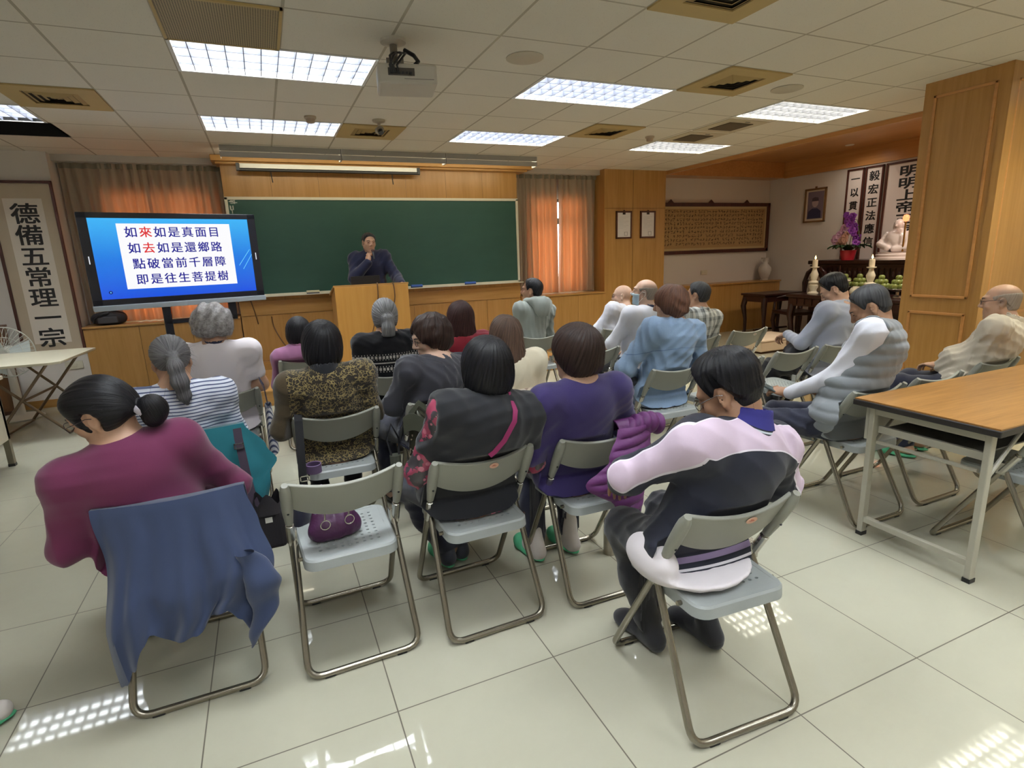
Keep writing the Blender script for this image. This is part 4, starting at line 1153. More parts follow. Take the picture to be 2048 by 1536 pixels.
def hand_prims(w, d, n, s, curl=.9, thumb=.6, spread=1.0):
    """palm and five fingers; d along the hand, n palm normal, s towards the thumb"""
    w, d, n, s = [np.array(q, float) for q in (w, d, n, s)]
    L = [ell(w + d * .050, (.016, .046, .038), np.stack([n, d, s], 1), k=.012), cone(w - d * .01, w + d * .03, .024, .024, k=.02)]
    for off, ln, b0 in ((.030, .070, .0), (.010, .078, .0), (-.010, .072, .0), (-.029, .056, .0)):
        p = w + d * .088 + s * off; a = .25 * curl; seg = [.45, .32, .25]; r = .0086
        for k in range(3):
            a += curl * (.45 if k == 0 else .75)
            dd = d * math.cos(a) + n * math.sin(a) + s * off * .9 * spread
            q = p + dd * ln * seg[k]; L.append(cone(p, q, r, r - .0009, k=.004)); p = q; r -= .0009
    p = w + d * .022 + s * .030; L.append(cone(w + d * .01 + s * .015, p, .014, .012, k=.012))
    for ln, a in ((.036, thumb), (.030, thumb * .3)):
        dd = d * .75 + s * a + n * .45; dd = dd / np.linalg.norm(dd); q = p + dd * ln; L.append(cone(p, q, .0105, .0095, k=.005)); p = q
    return L

def hair_prims(kind, v=1.0):
    t = .009 * v
    cap = ell((0, -.014, .032), (.076 + t, .094 + t, .083 + t), k=.02)
    face = ell((0, .102, -.048), (.066, .060, .118), k=.02, op='s')
    ears = [ell((s * .088, .004, -.012), (.034, .034, .042), k=.016, op='s') for s in (-1, 1)]
    if kind == 'bob':
        return [cap, ell((0, -.026, -.005), (.086 + t, .090 + t, .100 + t), k=.04), ell((0, -.03, -.055), (.078 + t, .076 + t, .075), k=.04), face, cut((0, -.12, -1), .128, .02)]
    if kind == 'shortbob':
        return [cap, ell((0, -.024, .012), (.087 + t, .092 + t, .090 + t), k=.04), ell((0, -.05, -.055), (.066 + t, .055 + t, .060), k=.04), face, ell((0, .09, -.06), (.1, .075, .075), k=.02, op='s'), cut((0, -.35, -1), .128, .03)]
    if kind == 'long':
        return [cap, ell((0, -.03, -.03), (.088 + t, .086 + t, .12 + t), k=.04), ell((0, -.052, -.13), (.092 + t, .058 + t, .105), k=.05), face, cut((0, 0, -1), .215, .03)]
    if kind == 'pony':
        return [cap, ell((0, .035, .07), (.058, .045, .03), k=.03), ell((0, .112, -.046), (.080, .068, .112), k=.02, op='s')] + ears + [cut((0, -.35, -1), .085, .03), ell((0, -.112, .018), (.026, .022, .024), k=.02)] + chain([(0, -.125, .020), (.0, -.158, -.02), (.004, -.158, -.09), (.010, -.138, -.160), (.014, -.118, -.205)], [.020, .031, .034, .026, .008], k=.02)
    if kind == 'tied':
        return [cap, ell((0, -.03, -.02), (.076 + t, .082 + t, .09 + t), k=.03), face, ell((0, .08, -.06), (.1, .06, .07), k=.02, op='s')] + ears[:0] + [cut((0, -.35, -1), .105, .03), ell((0, -.112, -.018), (.040, .026, .030), k=.02)] + chain([(0, -.118, -.025), (0, -.122, -.08), (0, -.112, -.13)], [.022, .038, .046], k=.03) + [cut((0, 0, -1), .142, .02)]
    if kind == 'bun':
        return [cap, ell((0, -.03, -.01), (.078 + t, .086 + t, .075 + t), k=.03), ell((0, .035, .07), (.058, .045, .03), k=.03), ell((0, .112, -.046), (.080, .068, .112), k=.02, op='s')] + ears + [cut((0, -.35, -1), .085, .03), cone((0, -.095, -.035), (0, -.118, -.050), .022, .020, k=.02), ell((0, -.150, -.066), (.040, .044, .050), k=.012), ell((0, -.128, -.095), (.032, .034, .034), k=.02)]
    if kind == 'curly':
        return [ell((0, -.022, .030), (.112, .114, .100), k=.02), ell((0, -.035, -.02), (.118, .108, .080), k=.04), face, cut((0, -.2, -1), .098, .03)]
HAIRLINE = np.array([(-.14, -.072), (-.085, -.072), (-.060, -.058), (-.038, -.026), (-.022, .012), (.0, .022), (.014, .006), (.026, -.006), (.034, .012), (.046, .050), (.060, .074), (.078, .082), (.14, .086)])
def cropped(base, top, line=0.0, crown=9.0):
    """short hair: a skin offset from the skull that thins out towards the hairline"""
    skull = [ell((0, -.012, .028), (.074, .092, .080), k=.02), ell((0, -.030, -.045), (.056, .052, .055), k=.04)]
    def th(P):
        g = P[:, 2] - np.interp(P[:, 1], HAIRLINE[:, 0], HAIRLINE[:, 1]) - line
        back = (np.abs(P[:, 0]) < .055) & (P[:, 1] < -.02)
        g = np.where(back, P[:, 2] - np.interp(P[:, 1], [-.2, -.02, .0], [-.074, -.06, .0]) - line, g)
        g = np.minimum(g, crown - P[:, 2] - .25 * np.maximum(P[:, 1] + .02, 0))
        mx = base + top * np.clip((P[:, 2] - .0) / .09, 0, 1) ** .8
        return np.clip(-.006 + .55 * g, -.006, mx)
    return skull, th
def build_hair(kind, mat, parent, M4, seed=0, v=1.0, h=.0042, wave=.0022, n=30, fly=60, lump=0.0, pole=None, flylen=.03):
    prims, th = cropped(*v) if kind == 'short' else cropped(.0022, .0, .0, .060) if kind == 'fringe' else (hair_prims(kind, v), None)
    rs = np.random.RandomState(seed)
    pole = np.array(pole if pole is not None else {'pony': (0, -.112, .02), 'tied': (0, -.112, -.015), 'bun': (0, -.108, -.04)}.get(kind, (.012, -.055, .105)))
    c0 = np.array((0, -.014, .0))
    axis = (pole - c0); axis /= np.linalg.norm(axis)
    e1 = np.cross(axis, (1, 0, .2)); e1 /= np.linalg.norm(e1); e2 = np.cross(axis, e1)
    tails = {'pony': ((0, -.158, .02), (.010, -.135, -.2)), 'bun': ((0, -.15, -.03), (0, -.14, -.1)), 'tied': ((0, -.118, -.02), (0, -.114, -.13))}
    ph = rs.uniform(0, 6.28, 8)
    def coords(P):
        Q = P - pole; a = np.arctan2(Q @ e2, Q @ e1); s = np.linalg.norm(Q, axis=1)
        if kind in tails:
            A, B = [np.array(q) for q in tails[kind]]; tl = (P[:, 1] < -.118)
            U = B - A; U = U / np.linalg.norm(U); f1 = np.cross(U, (1, 0, 0)); f1 /= np.linalg.norm(f1); f2 = np.cross(U, f1)
            Q2 = P - A; a2 = np.arctan2(Q2 @ f2, Q2 @ f1); a = np.where(tl, a2 * .6, a); s = np.where(tl, Q2 @ U, s)
        return a, s
    lk = folds(seed + 5, lump * .6, 105, (1, 1, 1), 6, False) if lump else None
    def nz(P):
        a, s = coords(P)
        bend = a + 1.1 * np.sin(s * 13 + ph[0]) * .12
        o = -wave * (np.abs(np.sin(bend * n * .5 + 1.3 * np.sin(s * 17 + ph[1]))) + .5 * np.sin(bend * n * 1.37 + ph[2]) - .6)
        if lk: o = o + lk(P)
        if th is not None: t_ = th(P); o = o * np.clip(t_ / .01, 0, 1) - t_
        return o
    P, F = surface(prims, h, nz, .07 if th is not None else .02, .07 if th is not None else .02)
    a, s = coords(P)
    fr = 16.0
    st = np.stack([np.cos(a) * fr, np.sin(a) * fr, s * 5.0], 1)
    if kind == 'curly': st = P * 46.0
    if fly:
        # a few loose hairs standing off the surface
        Vx, Fx, Sx = [], [], []; base = len(P)
        pick = rs.choice(len(P), fly)
        for i in pick:
            p = P[i]
            if p[1] > .045 and p[2] < .06: continue
            out = p - c0; out /= np.linalg.norm(out); tg = p - pole; tg -= out * (tg @ out); tg /= (np.linalg.norm(tg) + 1e-6); sd_ = np.cross(out, tg)
            L = flylen * rs.uniform(.5, 1.5); q = p - out * .003; dd = tg + out * rs.uniform(.1, .55) + sd_ * rs.normal(0, .35) + np.array((0, 0, -.2)); dd /= np.linalg.norm(dd)
            o = base + len(Vx)
            for k in range(4):
                r = .00042 * (1 - k * .25) + .00008
                for jx in range(3):
                    an = jx * 2.094; Vx.append(q + (out * math.cos(an) + sd_ * math.sin(an)) * r); Sx.append(st[i])
                q = q + dd * L / 3; dd = dd + tg * .25 - out * .12 + np.array((0, 0, -.12)); dd /= np.linalg.norm(dd)
            for k in range(3):
                for jx in range(3): Fx.append((o + k * 3 + jx, o + k * 3 + (jx + 1) % 3, o + k * 3 + 3 + (jx + 1) % 3, o + k * 3 + 3 + jx))
        if Vx: P = np.concatenate([P, np.array(Vx)]); F = np.concatenate([F, np.array(Fx)]); st = np.concatenate([st, np.array(Sx)])
    return np_mesh('hair', P, F, mat, parent, {'strand': st}, M4)

# ------------------------------------------------------------------ a person
def person(lbl, root, yaw, top, head=(0, 0, 0), sw=.175, bulk=1.0, belly=0.0, arms=None, sk=None, hair=None, shirt=None, trousers=None, shoes=None, sit=True, px=0.0, py=0.0,
           h=.007, hc=.010, sleeve='long', fold=(.004, 56), legs=None, shirt_attr=None, extra=None, collar=None, vest=None, twist=0.0, shirt_noise=None, lower=None, thick=.012, hands=True, stub=False, knee=.46, hunch=.0, name='shirt', foot_z=0.0, cdeg=0.0):
    sk = sk or SKIN
    t = thing('person', lbl, 'person', (root[0], root[1], root[2] if len(root) > 2 else 0), math.radians(yaw))
    if sit: t['group'] = 'people in the audience'
    RZ = np.array(Matrix.Rotation(-math.radians(yaw), 3, 'Z')); r0 = np.array((root[0], root[1], root[2] if len(root) > 2 else 0.0))
    W = lambda p: RZ @ (np.array(p, float) - r0)           # world -> local
    R = rotm(*head)
    if hair and hair.get('kind'):                       # the measured top includes the hair
        kv = hair.get('v', 1.0)
        tk = (kv[0] + kv[1] * .9) if hair['kind'] == 'short' else {'fringe': 0.0, 'curly': .022}.get(hair['kind'], .007 + .009 * (kv if not isinstance(kv, tuple) else 1))
    else: tk = 0.0
    Ht = W(top) - R @ np.array((0, 0, tk)); Hc = Ht - R @ np.array((0, -.014, .111))
    Nk = Hc + R @ np.array((0, -.022, -.060)) * .5 + np.array((0, -.020, -.092)) + R @ np.array((0, -.012, -.02)) * .5
    pz = .545 if sit else Hc[2] * .565
    Pv = np.array((px, (.225 if sit else Nk[1] * .5) + py, pz))
    up = Nk - Pv; ul = np.linalg.norm(up); upn = up / ul
    tw = math.radians(twist); rt = np.array((math.cos(tw), math.sin(tw), 0)); rt = rt - upn * (rt @ upn); rt /= np.linalg.norm(rt)
    fw = np.cross(upn, rt)
    Rt = np.stack([rt, fw, upn], 1)
    Cst = Pv + up * .66 + fw * (.004 - hunch * .4); Wst = Pv + up * .33 - fw * hunch * .1
    S = [Nk + rt * s * sw - upn * .052 - fw * .004 for s in (-1, 1)]
    A = arms or {}
    EL, WR, HD = [], [], []
    for i, s in enumerate((-1, 1)):
        a = A.get('LR'[i], {})
        e = W(a['e']) if 'e' in a else S[i] + rt * s * .045 - np.array((0, 0, .235)) + fw * .045
        w_ = W(a['w']) if 'w' in a else np.array((Pv[0] + s * .075, Pv[1] + .215, .635 if sit else pz + .02))
        # keep natural bone lengths
        ua, fa = (.285, .245)
        v = e - S[i]; e = S[i] + v / np.linalg.norm(v) * min(max(np.linalg.norm(v), .24), .31)
        v = w_ - e; w_ = e + v / np.linalg.norm(v) * min(max(np.linalg.norm(v), .19), .27)
        EL.append(e); WR.append(w_); HD.append(a.get('h'))
    if sit:
        HP = [Pv + np.array((s * .092, .02, -.012)) for s in (-1, 1)]
        KN = [np.array((Pv[0] + s * .105, Pv[1] + .40, knee + .03)) for s in (-1, 1)]
        AK = [np.array((Pv[0] + s * .10, Pv[1] + .36, .085)) for s in (-1, 1)]
    else:
        HP = [Pv + np.array((s * .09, 0, -.03)) for s in (-1, 1)]; KN = [np.array((Pv[0] + s * .095, Pv[1] + .01, pz * .53)) for s in (-1, 1)]; AK = [np.array((Pv[0] + s * .10, Pv[1] - .02, .085)) for s in (-1, 1)]
    for i in (0, 1):
        if legs and legs[i]:
            if 'k' in legs[i]: KN[i] = np.array(legs[i]['k'], float)
            if 'a' in legs[i]: AK[i] = np.array(legs[i]['a'], float)
    FT = [a + np.array((0, .135, -.055)) for a in AK]
    def torso(g, low=True):
        b = bulk
        L = [ell(Pv + upn * .0, (.172 * b + g, .128 * b + g, .115 + g), Rt, k=.06), ell(Wst + fw * (.012 + belly * .5), (.150 * b + g, (.108 + belly) * b + g, .12), Rt, k=.08),
             ell(Cst, (.152 * b + g, .104 * b + g, .150 + g), Rt, k=.07), ell(Nk - upn * .085 - fw * (.018 + hunch), (.125 * b + g, .070 + g, .085), Rt, k=.06)]
        for i, s in enumerate((-1, 1)): L += [cone(Nk - upn * .032 - fw * .014, S[i] + upn * .006, .050 + g, .047 + g, k=.06)]
        return L
    def arm(i, g, f0=1.0, f1=1.0):
        b = .92 + (bulk - 1) * .5
        L = [ell(S[i], (.050 * b + g, .052 * b + g, .050 * b + g), None, k=.05), cone(S[i], S[i] + (EL[i] - S[i]) * f0, .048 * b + g, (.048 + (.041 - .048) * f0) * b + g, k=.06)]
        if f0 >= 1 and f1 > 0: L += [cone(EL[i], EL[i] + (WR[i] - EL[i]) * f1, .041 * b + g, .028 + g * .9, k=.035)]
        return L
    # ---- body: one continuous surface
    if sit:                                             # cloth and back press against the chair's backrest
        qa = math.radians(yaw - cdeg); ca, sa = math.cos(qa), math.sin(qa)
        def clamp(P, off):
            x = P[:, 0] * ca - P[:, 1] * sa; y = P[:, 0] * sa + P[:, 1] * ca; z = P[:, 2]
            u = np.clip(x / .2, -1.15, 1.15)
            lim = .50 - .41 * z / .72 - .026 * (1 - u * u) + .026
            soft = np.maximum(np.maximum(z - .735, .53 - z), 0); soft = np.maximum(soft, np.maximum(np.abs(x) - .225, 0) * 1.2)
            lim = lim - soft * 1.6 + off
            y2 = np.where(y < lim, lim, y)
            ok = (z > .30) & (z < 1.0); y2 = np.where(ok, y2, y)
            return np.stack([x * ca + y2 * sa, -x * sa + y2 * ca, z], 1)
        CLAMP[0] = clamp
    L = torso(0) + arm(0, 0) + arm(1, 0)
    for i in (0, 1):
        L += chain([HP[i], KN[i], KN[i] + (AK[i] - KN[i]) * .35, AK[i]], [.072, .046, .046, .030], k=.04) + [cone(AK[i] - np.array((0, .02, .03)), FT[i], .036, .024, k=.03)]
    L += [cone(Hc + R @ np.array((0, -.022, -.055)), Nk, .053, .063, k=.05)] + xf_prims(head_prims(), Hc, R)
    if hands:
        for i, s in enumerate((-1, 1)):
            d = WR[i] - EL[i]; d = d / np.linalg.norm(d); hd = HD[i] or {}
            if 'd' in hd: d = RZ @ np.array(hd['d'], float); d /= np.linalg.norm(d)
            n = RZ @ np.array(hd['n'], float) if 'n' in hd else np.array((0, 0, -1.0))
            n = n - d * (n @ d); n /= np.linalg.norm(n); sdv = np.cross(d, n) * (1 if i == 1 else -1) * hd.get('flip', 1)
            sdv = -np.cross(n, d) * (-1 if i == 0 else 1) if 'd' not in hd else sdv
            L += hand_prims(WR[i], d, n, sdv, hd.get('curl', .55), hd.get('thumb', .6))
    P, F = surface(L, h)
    lp = (P - Hc) @ R                                    # head coordinates
    lip = np.exp(-((lp[:, 0] / .017) ** 2 + ((lp[:, 2] + .0625) / .0075) ** 2)) * (lp[:, 1] > .06)
    sc = np.zeros(len(P))
    if stub: sc = np.clip(1 - np.abs((lp[:, 2] - .02) / .06) ** 3, 0, 1) * np.clip((.02 - lp[:, 1]) / .03, 0, 1) * (np.abs(lp[:, 0]) < .084) * .6 * (lp[:, 2] > -.06)
    np_mesh('body', P, F, sk, t, {'lip': np.clip(lip, 0, 1) * .7, 'scalp': sc})
    HM = Matrix.Translation(Hc) @ Matrix(R.tolist()).to_4x4()
    for s in (-1, 1):
        m = MB(); m.ball((s * .031, .0795, .0095), (.0115, .0075, .0042), 12, 8); e = m.build('eye', EYE, t, smooth=60); e.matrix_local = HM
    m = MB()
    for s in (-1, 1): pass
    if hair and hair.get('kind'):
        hk = dict(hair); kind = hk.pop('kind'); mt = hk.pop('mat'); brow = hk.pop('brow', None)
        build_hair(kind, mt, t, HM, **hk)
    if hair:
        for s in (-1, 1):
            m = MB(); m.tube([(s * .014, .0905, .026), (s * .030, .0875, .031), (s * .048, .0735, .028)], [.0028, .0034, .0018], 6); e = m.build('eyebrow', hair.get('browmat') or plain('eyebrow', (44, 36, 32), .7), t, smooth=60) if False else m.build('eyebrow', plain('eyebrow', (44, 36, 32), .7), t, smooth=60); e.matrix_local = HM
    info = dict(t=t, Hc=Hc, R=R, HM=HM, Nk=Nk, Pv=Pv, S=S, EL=EL, WR=WR, KN=KN, AK=AK, FT=FT, Rt=Rt, up=upn, fw=fw, rt=rt, Cst=Cst, W=W, RZ=RZ, torso=torso, arm=arm)
    # ---- clothing
    if trousers:
        L = []
        for i in (0, 1):
            L += chain([HP[i], KN[i], KN[i] + (AK[i] - KN[i]) * .5, AK[i] + (KN[i] - AK[i]) * .06], [.094, .068, .062, .054], k=.05)
        L += [ell(Pv - np.array((0, 0, .0)), (.178 * bulk + .008, .130 * bulk + .008, .105), Rt, k=.06)]
        if sit: L += [cut((0, 0, -1), -.462 + .0, .015)] if False else []
        P, F = surface(L, hc + .002, folds(len(lbl), .006, 46, (1, .6, 1)))
        if sit:                                         # flattened where it rests on the seat
            m_ = (P[:, 2] < .458) & (P[:, 1] < Pv[1] + .22) & (P[:, 1] > Pv[1] - .2); P[m_, 2] = .455 - (.455 - P[m_, 2]) * .04
        np_mesh('trousers', P, F, trousers, t)
    if shirt:
        g = thick
        L = torso(g)
        f0, f1 = {'long': (1, .96), 'short': (.62, 0), 'none': (0, 0), 'three': (1, .5)}[sleeve]
        for i in (0, 1):
            if f0: L += arm(i, g, f0, f1)
        if sit: L += [ell(Pv + np.array((0, .0, -.01)), (.178 * bulk + g, .132 * bulk + g, .09), Rt, k=.05)]
        else: L += [ell(Pv, (.175 * bulk + g, .125 * bulk + g, .12), Rt, k=.05)]
        if extra: L += extra(info)
        L += [cone(Nk + upn * .036 + fw * .012, Nk + upn * .13 + fw * .03, .050, .075, k=.012, op='s')]
        if lower is None and sit: L += [cut((0, 0, -1), -.458, .02)]
        nzf = folds(len(lbl) * 3 + 1, fold[0], fold[1], (1, 1, .55))
        nf = (lambda P_: nzf(P_) + shirt_noise(P_, info)) if shirt_noise else nzf
        P, F = surface(L, hc, nf, .035)
        shirt_o = np_mesh(name, P, F, shirt, t, shirt_attr(P, info) if shirt_attr else None)
        info['shirt'] = shirt_o
    if vest:
        vest(info)
    CLAMP[0] = None
    if collar:
        col, hgt, rad = collar[:3]
        L = [cone(Nk - upn * .004 - fw * .008, Nk + upn * (hgt + .010) + fw * .002, rad + .013, rad + .004, k=.01), cone(Nk + upn * .024 - fw * .004, Nk + upn * .2 + fw * .02, rad - .001, rad + .006, k=.006, op='s')]
        P, F = surface(L, .005); np_mesh('collar', P, F, col, info.get('shirt', t))
    if shoes:
        sm, kind = shoes
        for i in (0, 1):
            a = AK[i]; b = FT[i]; gz = foot_z
            L = [cone((a[0], a[1] - .035, .036), (b[0], b[1], .032), .036, .036, k=.03), ell((b[0], b[1] + .015, .030), (.045, .055, .028), k=.03), ('p', (0, 0, -1), -.006, .006, 's')]
            if kind == 'slipper':
                L = [ell(((a[0] + b[0]) / 2, (a[1] + b[1]) / 2, .016), (.048, .140, .016), k=.01), cone((b[0] - .03, b[1] - .02, .035), (b[0] + .03, b[1] - .02, .035), .026, .026, k=.03), ell((b[0], b[1] + .01, .036), (.046, .055, .028), k=.03), ('p', (0, 0, -1), -.004, .004, 's')]
            P, F = surface(L, .006); np_mesh('slipper' if kind == 'slipper' else 'shoe', P, F, sm, t)
            if kind == 'slipper' or len(shoes) > 2: pass
    return info
def sock(info, mat, hgt=.2):
    for i in (0, 1):
        a, k = info['AK'][i], info['KN'][i]; b = info['FT'][i]
        L = chain([a + (k - a) * (hgt / .4), a], [.052, .042], k=.03) + [cone((a[0], a[1] - .03, .045), (b[0], b[1] - .01, .036), .041, .034, k=.03)]
        P, F = surface(L, .007); np_mesh('sock', P, F, mat, info['t'])
def glasses(info, mat=None, rim=.0013):
    m = MB()
    for s in (-1, 1):
        m.tube([(s * (.033 + .022 * math.cos(a)), .099 - .006 * abs(math.cos(a)), .006 + .017 * math.sin(a)) for a in [k * PI / 8 for k in range(16)]], rim, 6, close=True)
        m.tube([(s * .055, .092, .010), (s * .076, .06, .012), (s * .084, .0, .012), (s * .083, -.016, .004)], rim, 6)
    m.tube([(-.012, .1, .008), (0, .104, .011), (.012, .1, .008)], rim, 6)
    o = m.build('glasses', mat or GLASS_FR, info['t'], smooth=60); o.matrix_local = info['HM']
    return o
def strap(info, pts, mat, wd=.02, nm='bag_strap', off=.016, parent=None, thick=.003, nrm=None):
    """flat band through the points"""
    P = [Vector(p) for p in pts]; m = MB(); vs = []; n = len(P)
    for i, p in enumerate(P):
        tg = (P[min(i + 1, n - 1)] - P[max(i - 1, 0)]).normalized(); nn = Vector(nrm(p) if callable(nrm) else nrm or (0, -1, 0)); sd_ = tg.cross(nn).normalized(); nn = sd_.cross(tg).normalized()
        for a, b in ((-1, -1), (1, -1), (1, 1), (-1, 1)): vs.append(p + sd_ * a * wd / 2 + nn * b * thick / 2)
    fs = []
    for i in range(n - 1):
        for k in range(4): fs.append((i * 4 + k, i * 4 + (k + 1) % 4, i * 4 + 4 + (k + 1) % 4, i * 4 + 4 + k))
    fs += [(3, 2, 1, 0), tuple(range(4 * n - 4, 4 * n))]
    m.add(vs, fs); return m.build(nm, mat, parent if parent is not None else info['t'], smooth=50)
def surf_pt(prims, o, d, t0=.0, t1=.5):
    """first outside crossing from o along d (o inside)"""
    o = np.array(o, float); d = np.array(d, float); d /= np.linalg.norm(d)
    T = np.linspace(t0, t1, 260); P = o[None] + T[:, None] * d[None]; D = evalp(P.astype(np.float32), prims)
    i = np.nonzero(D < 0)[0]
    return P[i[-1]] if len(i) else P[0]
# ------------------------------------------------------------------ alcove with the altar
def at_front(m, c): m.v = [(a - c[0], b_ - c[1], d - c[2]) for a, b_, d in m.v]; return m
# long framed calligraphy on the alcove's back wall
t = thing('framed_calligraphy', 'long framed panel of small calligraphy on the alcove back wall above the ledge', 'calligraphy', (7.60, 8.10, 1.86))
W, Hh = 2.66, .88
m = MB(); f = .062
for q in ((-W / 2, W / 2, Hh / 2 - f, Hh / 2), (-W / 2, W / 2, -Hh / 2, -Hh / 2 + f), (-W / 2, -W / 2 + f, -Hh / 2, Hh / 2), (W / 2 - f, W / 2, -Hh / 2, Hh / 2)): m.box(q[0], q[1], -.03, .015, q[2], q[3])
m.build('frame', REDWOOD, t, bevel=.005)
m = MB(); m.box(-W / 2 + .03, W / 2 - .03, -.004, .01, -Hh / 2 + .03, Hh / 2 - .03); m.build('mount', plain('gold_mount', (188, 164, 118), .7), t)
m = MB(); m.box(-W / 2 + .11, W / 2 - .10, -.006, -.003, -Hh / 2 + .10, Hh / 2 - .10); m.build('sheet', plain('gold_sheet', (170, 138, 92), .75, var=.08, nscale=3), t)
m = MB(); rs = random.Random(11)
for c in range(36):
    for r in range(9):
        if (c * 5 + r * 3) % 11 == 0 and r > 4: continue
        xc = -W / 2 + .16 + c * .0665; zc = Hh / 2 - .145 - r * .070; s_ = .021
        for k in range(5):
            a, b_ = xc + rs.uniform(-s_, s_), zc + rs.uniform(-s_, s_)
            if rs.random() < .5: m.box(a - .013, a + .013, -.0075, -.0062, b_ - .003, b_ + .003)
            else: m.box(a - .003, a + .003, -.0075, -.0062, b_ - .013, b_ + .013)
m.build('brush_columns', plain('brown_ink', (62, 44, 30), .8), t)
for xx in (-1.0, -.1, .75):
    m = MB(); m.prism([(xx - .06, Hh / 2), (xx + .06, Hh / 2), (xx, Hh / 2 + .055)], -.02, .0, 'y'); m.build('hanger', REDWOOD, t)
m = MB(); m.box(-.075, .075, -.008, 0, -.04, .04); m.box(-.05, -.01, -.011, -.008, -.02, .02); m.box(.01, .05, -.011, -.008, -.02, .02)
tag(m.build('wall_outlet', CREAMP, loc=(7.42, 8.115, 1.08), bevel=.003), 'cream double socket under the long framed calligraphy', 'socket')
PORC = plain('white_porcelain', (206, 198, 188), .25)
t = thing('vase', 'white porcelain vase with two ears on the oak ledge', 'vase', (8.72, 7.92, .885))
m = MB(); m.lathe([(0, 0), (.07, 0), (.075, .01), (.065, .02), (.095, .10), (.115, .18), (.11, .23), (.07, .28), (.045, .31), (.042, .36), (.075, .41), (.07, .415), (.0, .40)], n=28); m.build('body', PORC, t, smooth=50)
for s_ in (-1, 1):
    m = MB(); m.tube([(s_ * .065, 0, .40), (s_ * .085, 0, .37), (s_ * .07, 0, .33), (s_ * .045, 0, .315)], .009, 6); m.build('ear', PORC, t, smooth=60)
# portrait and vertical scrolls on the right-hand wall
t = thing('framed_portrait', 'small framed portrait of a person in dark clothes on the white alcove wall', 'portrait', (8.945, 7.13, 2.17))
K = Matrix.Rotation(-PI / 2, 4, 'Z')
def R90(m): m.v = [tuple(K @ Vector(q)) for q in m.v]; return m
w_, h_ = .21, .285
m = MB()
for q in ((-w_, w_, h_ - .03, h_), (-w_, w_, -h_, -h_ + .03), (-w_, -w_ + .03, -h_, h_), (w_ - .03, w_, -h_, h_)): m.box(q[0], q[1], -.02, .01, q[2], q[3])
m.box(-.02, .02, -.01, .0, h_, h_ + .03); R90(m).build('frame', plain('bronze_wood', (118, 84, 48), .4), t, bevel=.004)
m = MB(); m.box(-w_ + .02, w_ - .02, -.004, .005, -h_ + .02, h_ - .02); R90(m).build('mat_board', plain('mat_board', (198, 184, 160), .8), t)
m = MB(); m.box(-w_ + .065, w_ - .05, -.006, -.003, -h_ + .06, h_ - .055); R90(m).build('photograph', plain('portrait_ground', (116, 100, 112), .5), t)
m = MB(); m.lathe([(0, 0), (.062, 0), (.062, .0015), (0, .0015)], n=24, M4=Matrix.Rotation(PI / 2, 4, 'X') @ Matrix.Diagonal((1, 1.3, 1, 1))); m.v = [(a + .005, b_ - .0065, c + .05) for a, b_, c in m.v]; R90(m).build('face', plain('portrait_face', (168, 146, 142), .5), t)
m = MB(); m.prism([(-.13, -.215), (.13, -.215), (.12, -.10), (.05, -.05), (-.05, -.05), (-.12, -.10)], -.009, -.0065, 'y'); R90(m).build('clothing', plain('portrait_cloth', (46, 46, 74), .5), t)
m = MB(); m.prism([(-.06, .07), (.07, .07), (.06, .125), (.0, .14), (-.055, .12)], -.0095, -.0082, 'y'); R90(m).build('portrait_hair', plain('portrait_hair', (70, 58, 66), .5), t)
SP = plain('pale_scroll_paper', (224, 212, 206), .85, var=.03)
scroll('wall_scroll', 'narrow scroll with four visible characters, left of three behind the orchid', 'scroll', (8.945, 6.42, 1.86), (0, -1, 0), .29, 1.62, '一以貫之', .145, SP, SP, .205, .17, 1.05, .004)
scroll('wall_scroll', 'narrow scroll with six visible characters, middle of three behind the altar', 'scroll', (8.945, 6.11, 1.86), (0, -1, 0), .29, 1.62, '毅宏正法應信', .155, SP, SP, .20, .16, 1.1, .004)
scroll('wall_scroll', 'wide scroll with bold tall characters, right of three, cut by the oak pillar', 'scroll', (8.945, 5.58, 1.86), (0, -1, 0), .70, 1.62, '明明上帝三界十方萬', .20, SP, SP, .172, .16, 1.6, .006, .85)
# high altar table with relief, front offering table
ROSEZ = wood('dark_rosewood_upright', (54, 28, 24), (30, 15, 14), 'z', rough=.28)
t = thing('altar_table', 'tall dark carved altar table against the alcove wall, statue and orchid on it', 'altar', (8.58, 5.60, 0))
m = MB(); m.box(-.30, .30, -1.05, 1.05, 1.19, 1.25); m.build('top', ROSE, t, bevel=.01)
m = MB(); m.box(-.26, .28, -1.0, 1.0, .86, 1.19); m.build('frieze', ROSE, t)
m = MB()
for k in range(24):
    y = -.95 + k * .0826
    m.box(-.275, -.26, y, y + .06, .95, 1.13); m.ball((-.275, y + .03, 1.04), (.012, .022, .05), 8, 6)
m.build('carved_relief', ROSEZ, t)
m = MB(); m.box(-.28, .28, -1.02, 1.02, 1.155, 1.175); m.box(-.28, .28, -1.02, 1.02, .885, .905); m.build('moulding', ROSE, t)
for yy in (-.96, .96):
    for xx in (-.24, .26):
        m = MB(); m.box(xx - .035, xx + .035, yy - .035, yy + .035, 0, .86); m.build('leg', ROSEZ, t, bevel=.008)
m = MB(); m.box(.22, .25, -.95, .95, .1, .86); m.build('back_panel', ROSEZ, t)
t = thing('offering_table', 'dark square offering table before the altar, holding fruit and candles', 'table', (7.75, 5.30, 0))
m = MB(); m.box(-.36, .36, -.98, .98, .73, .775); m.build('top', ROSE, t, bevel=.008)
m = MB(); m.box(-.33, .33, -.95, .95, .60, .73); m.build('apron', ROSE, t)
m = MB()
for k in range(14): m.box(-.345, -.33, -.90 + k * .13, -.81 + k * .13, .625, .71)
m.build('carved_relief', ROSEZ, t)
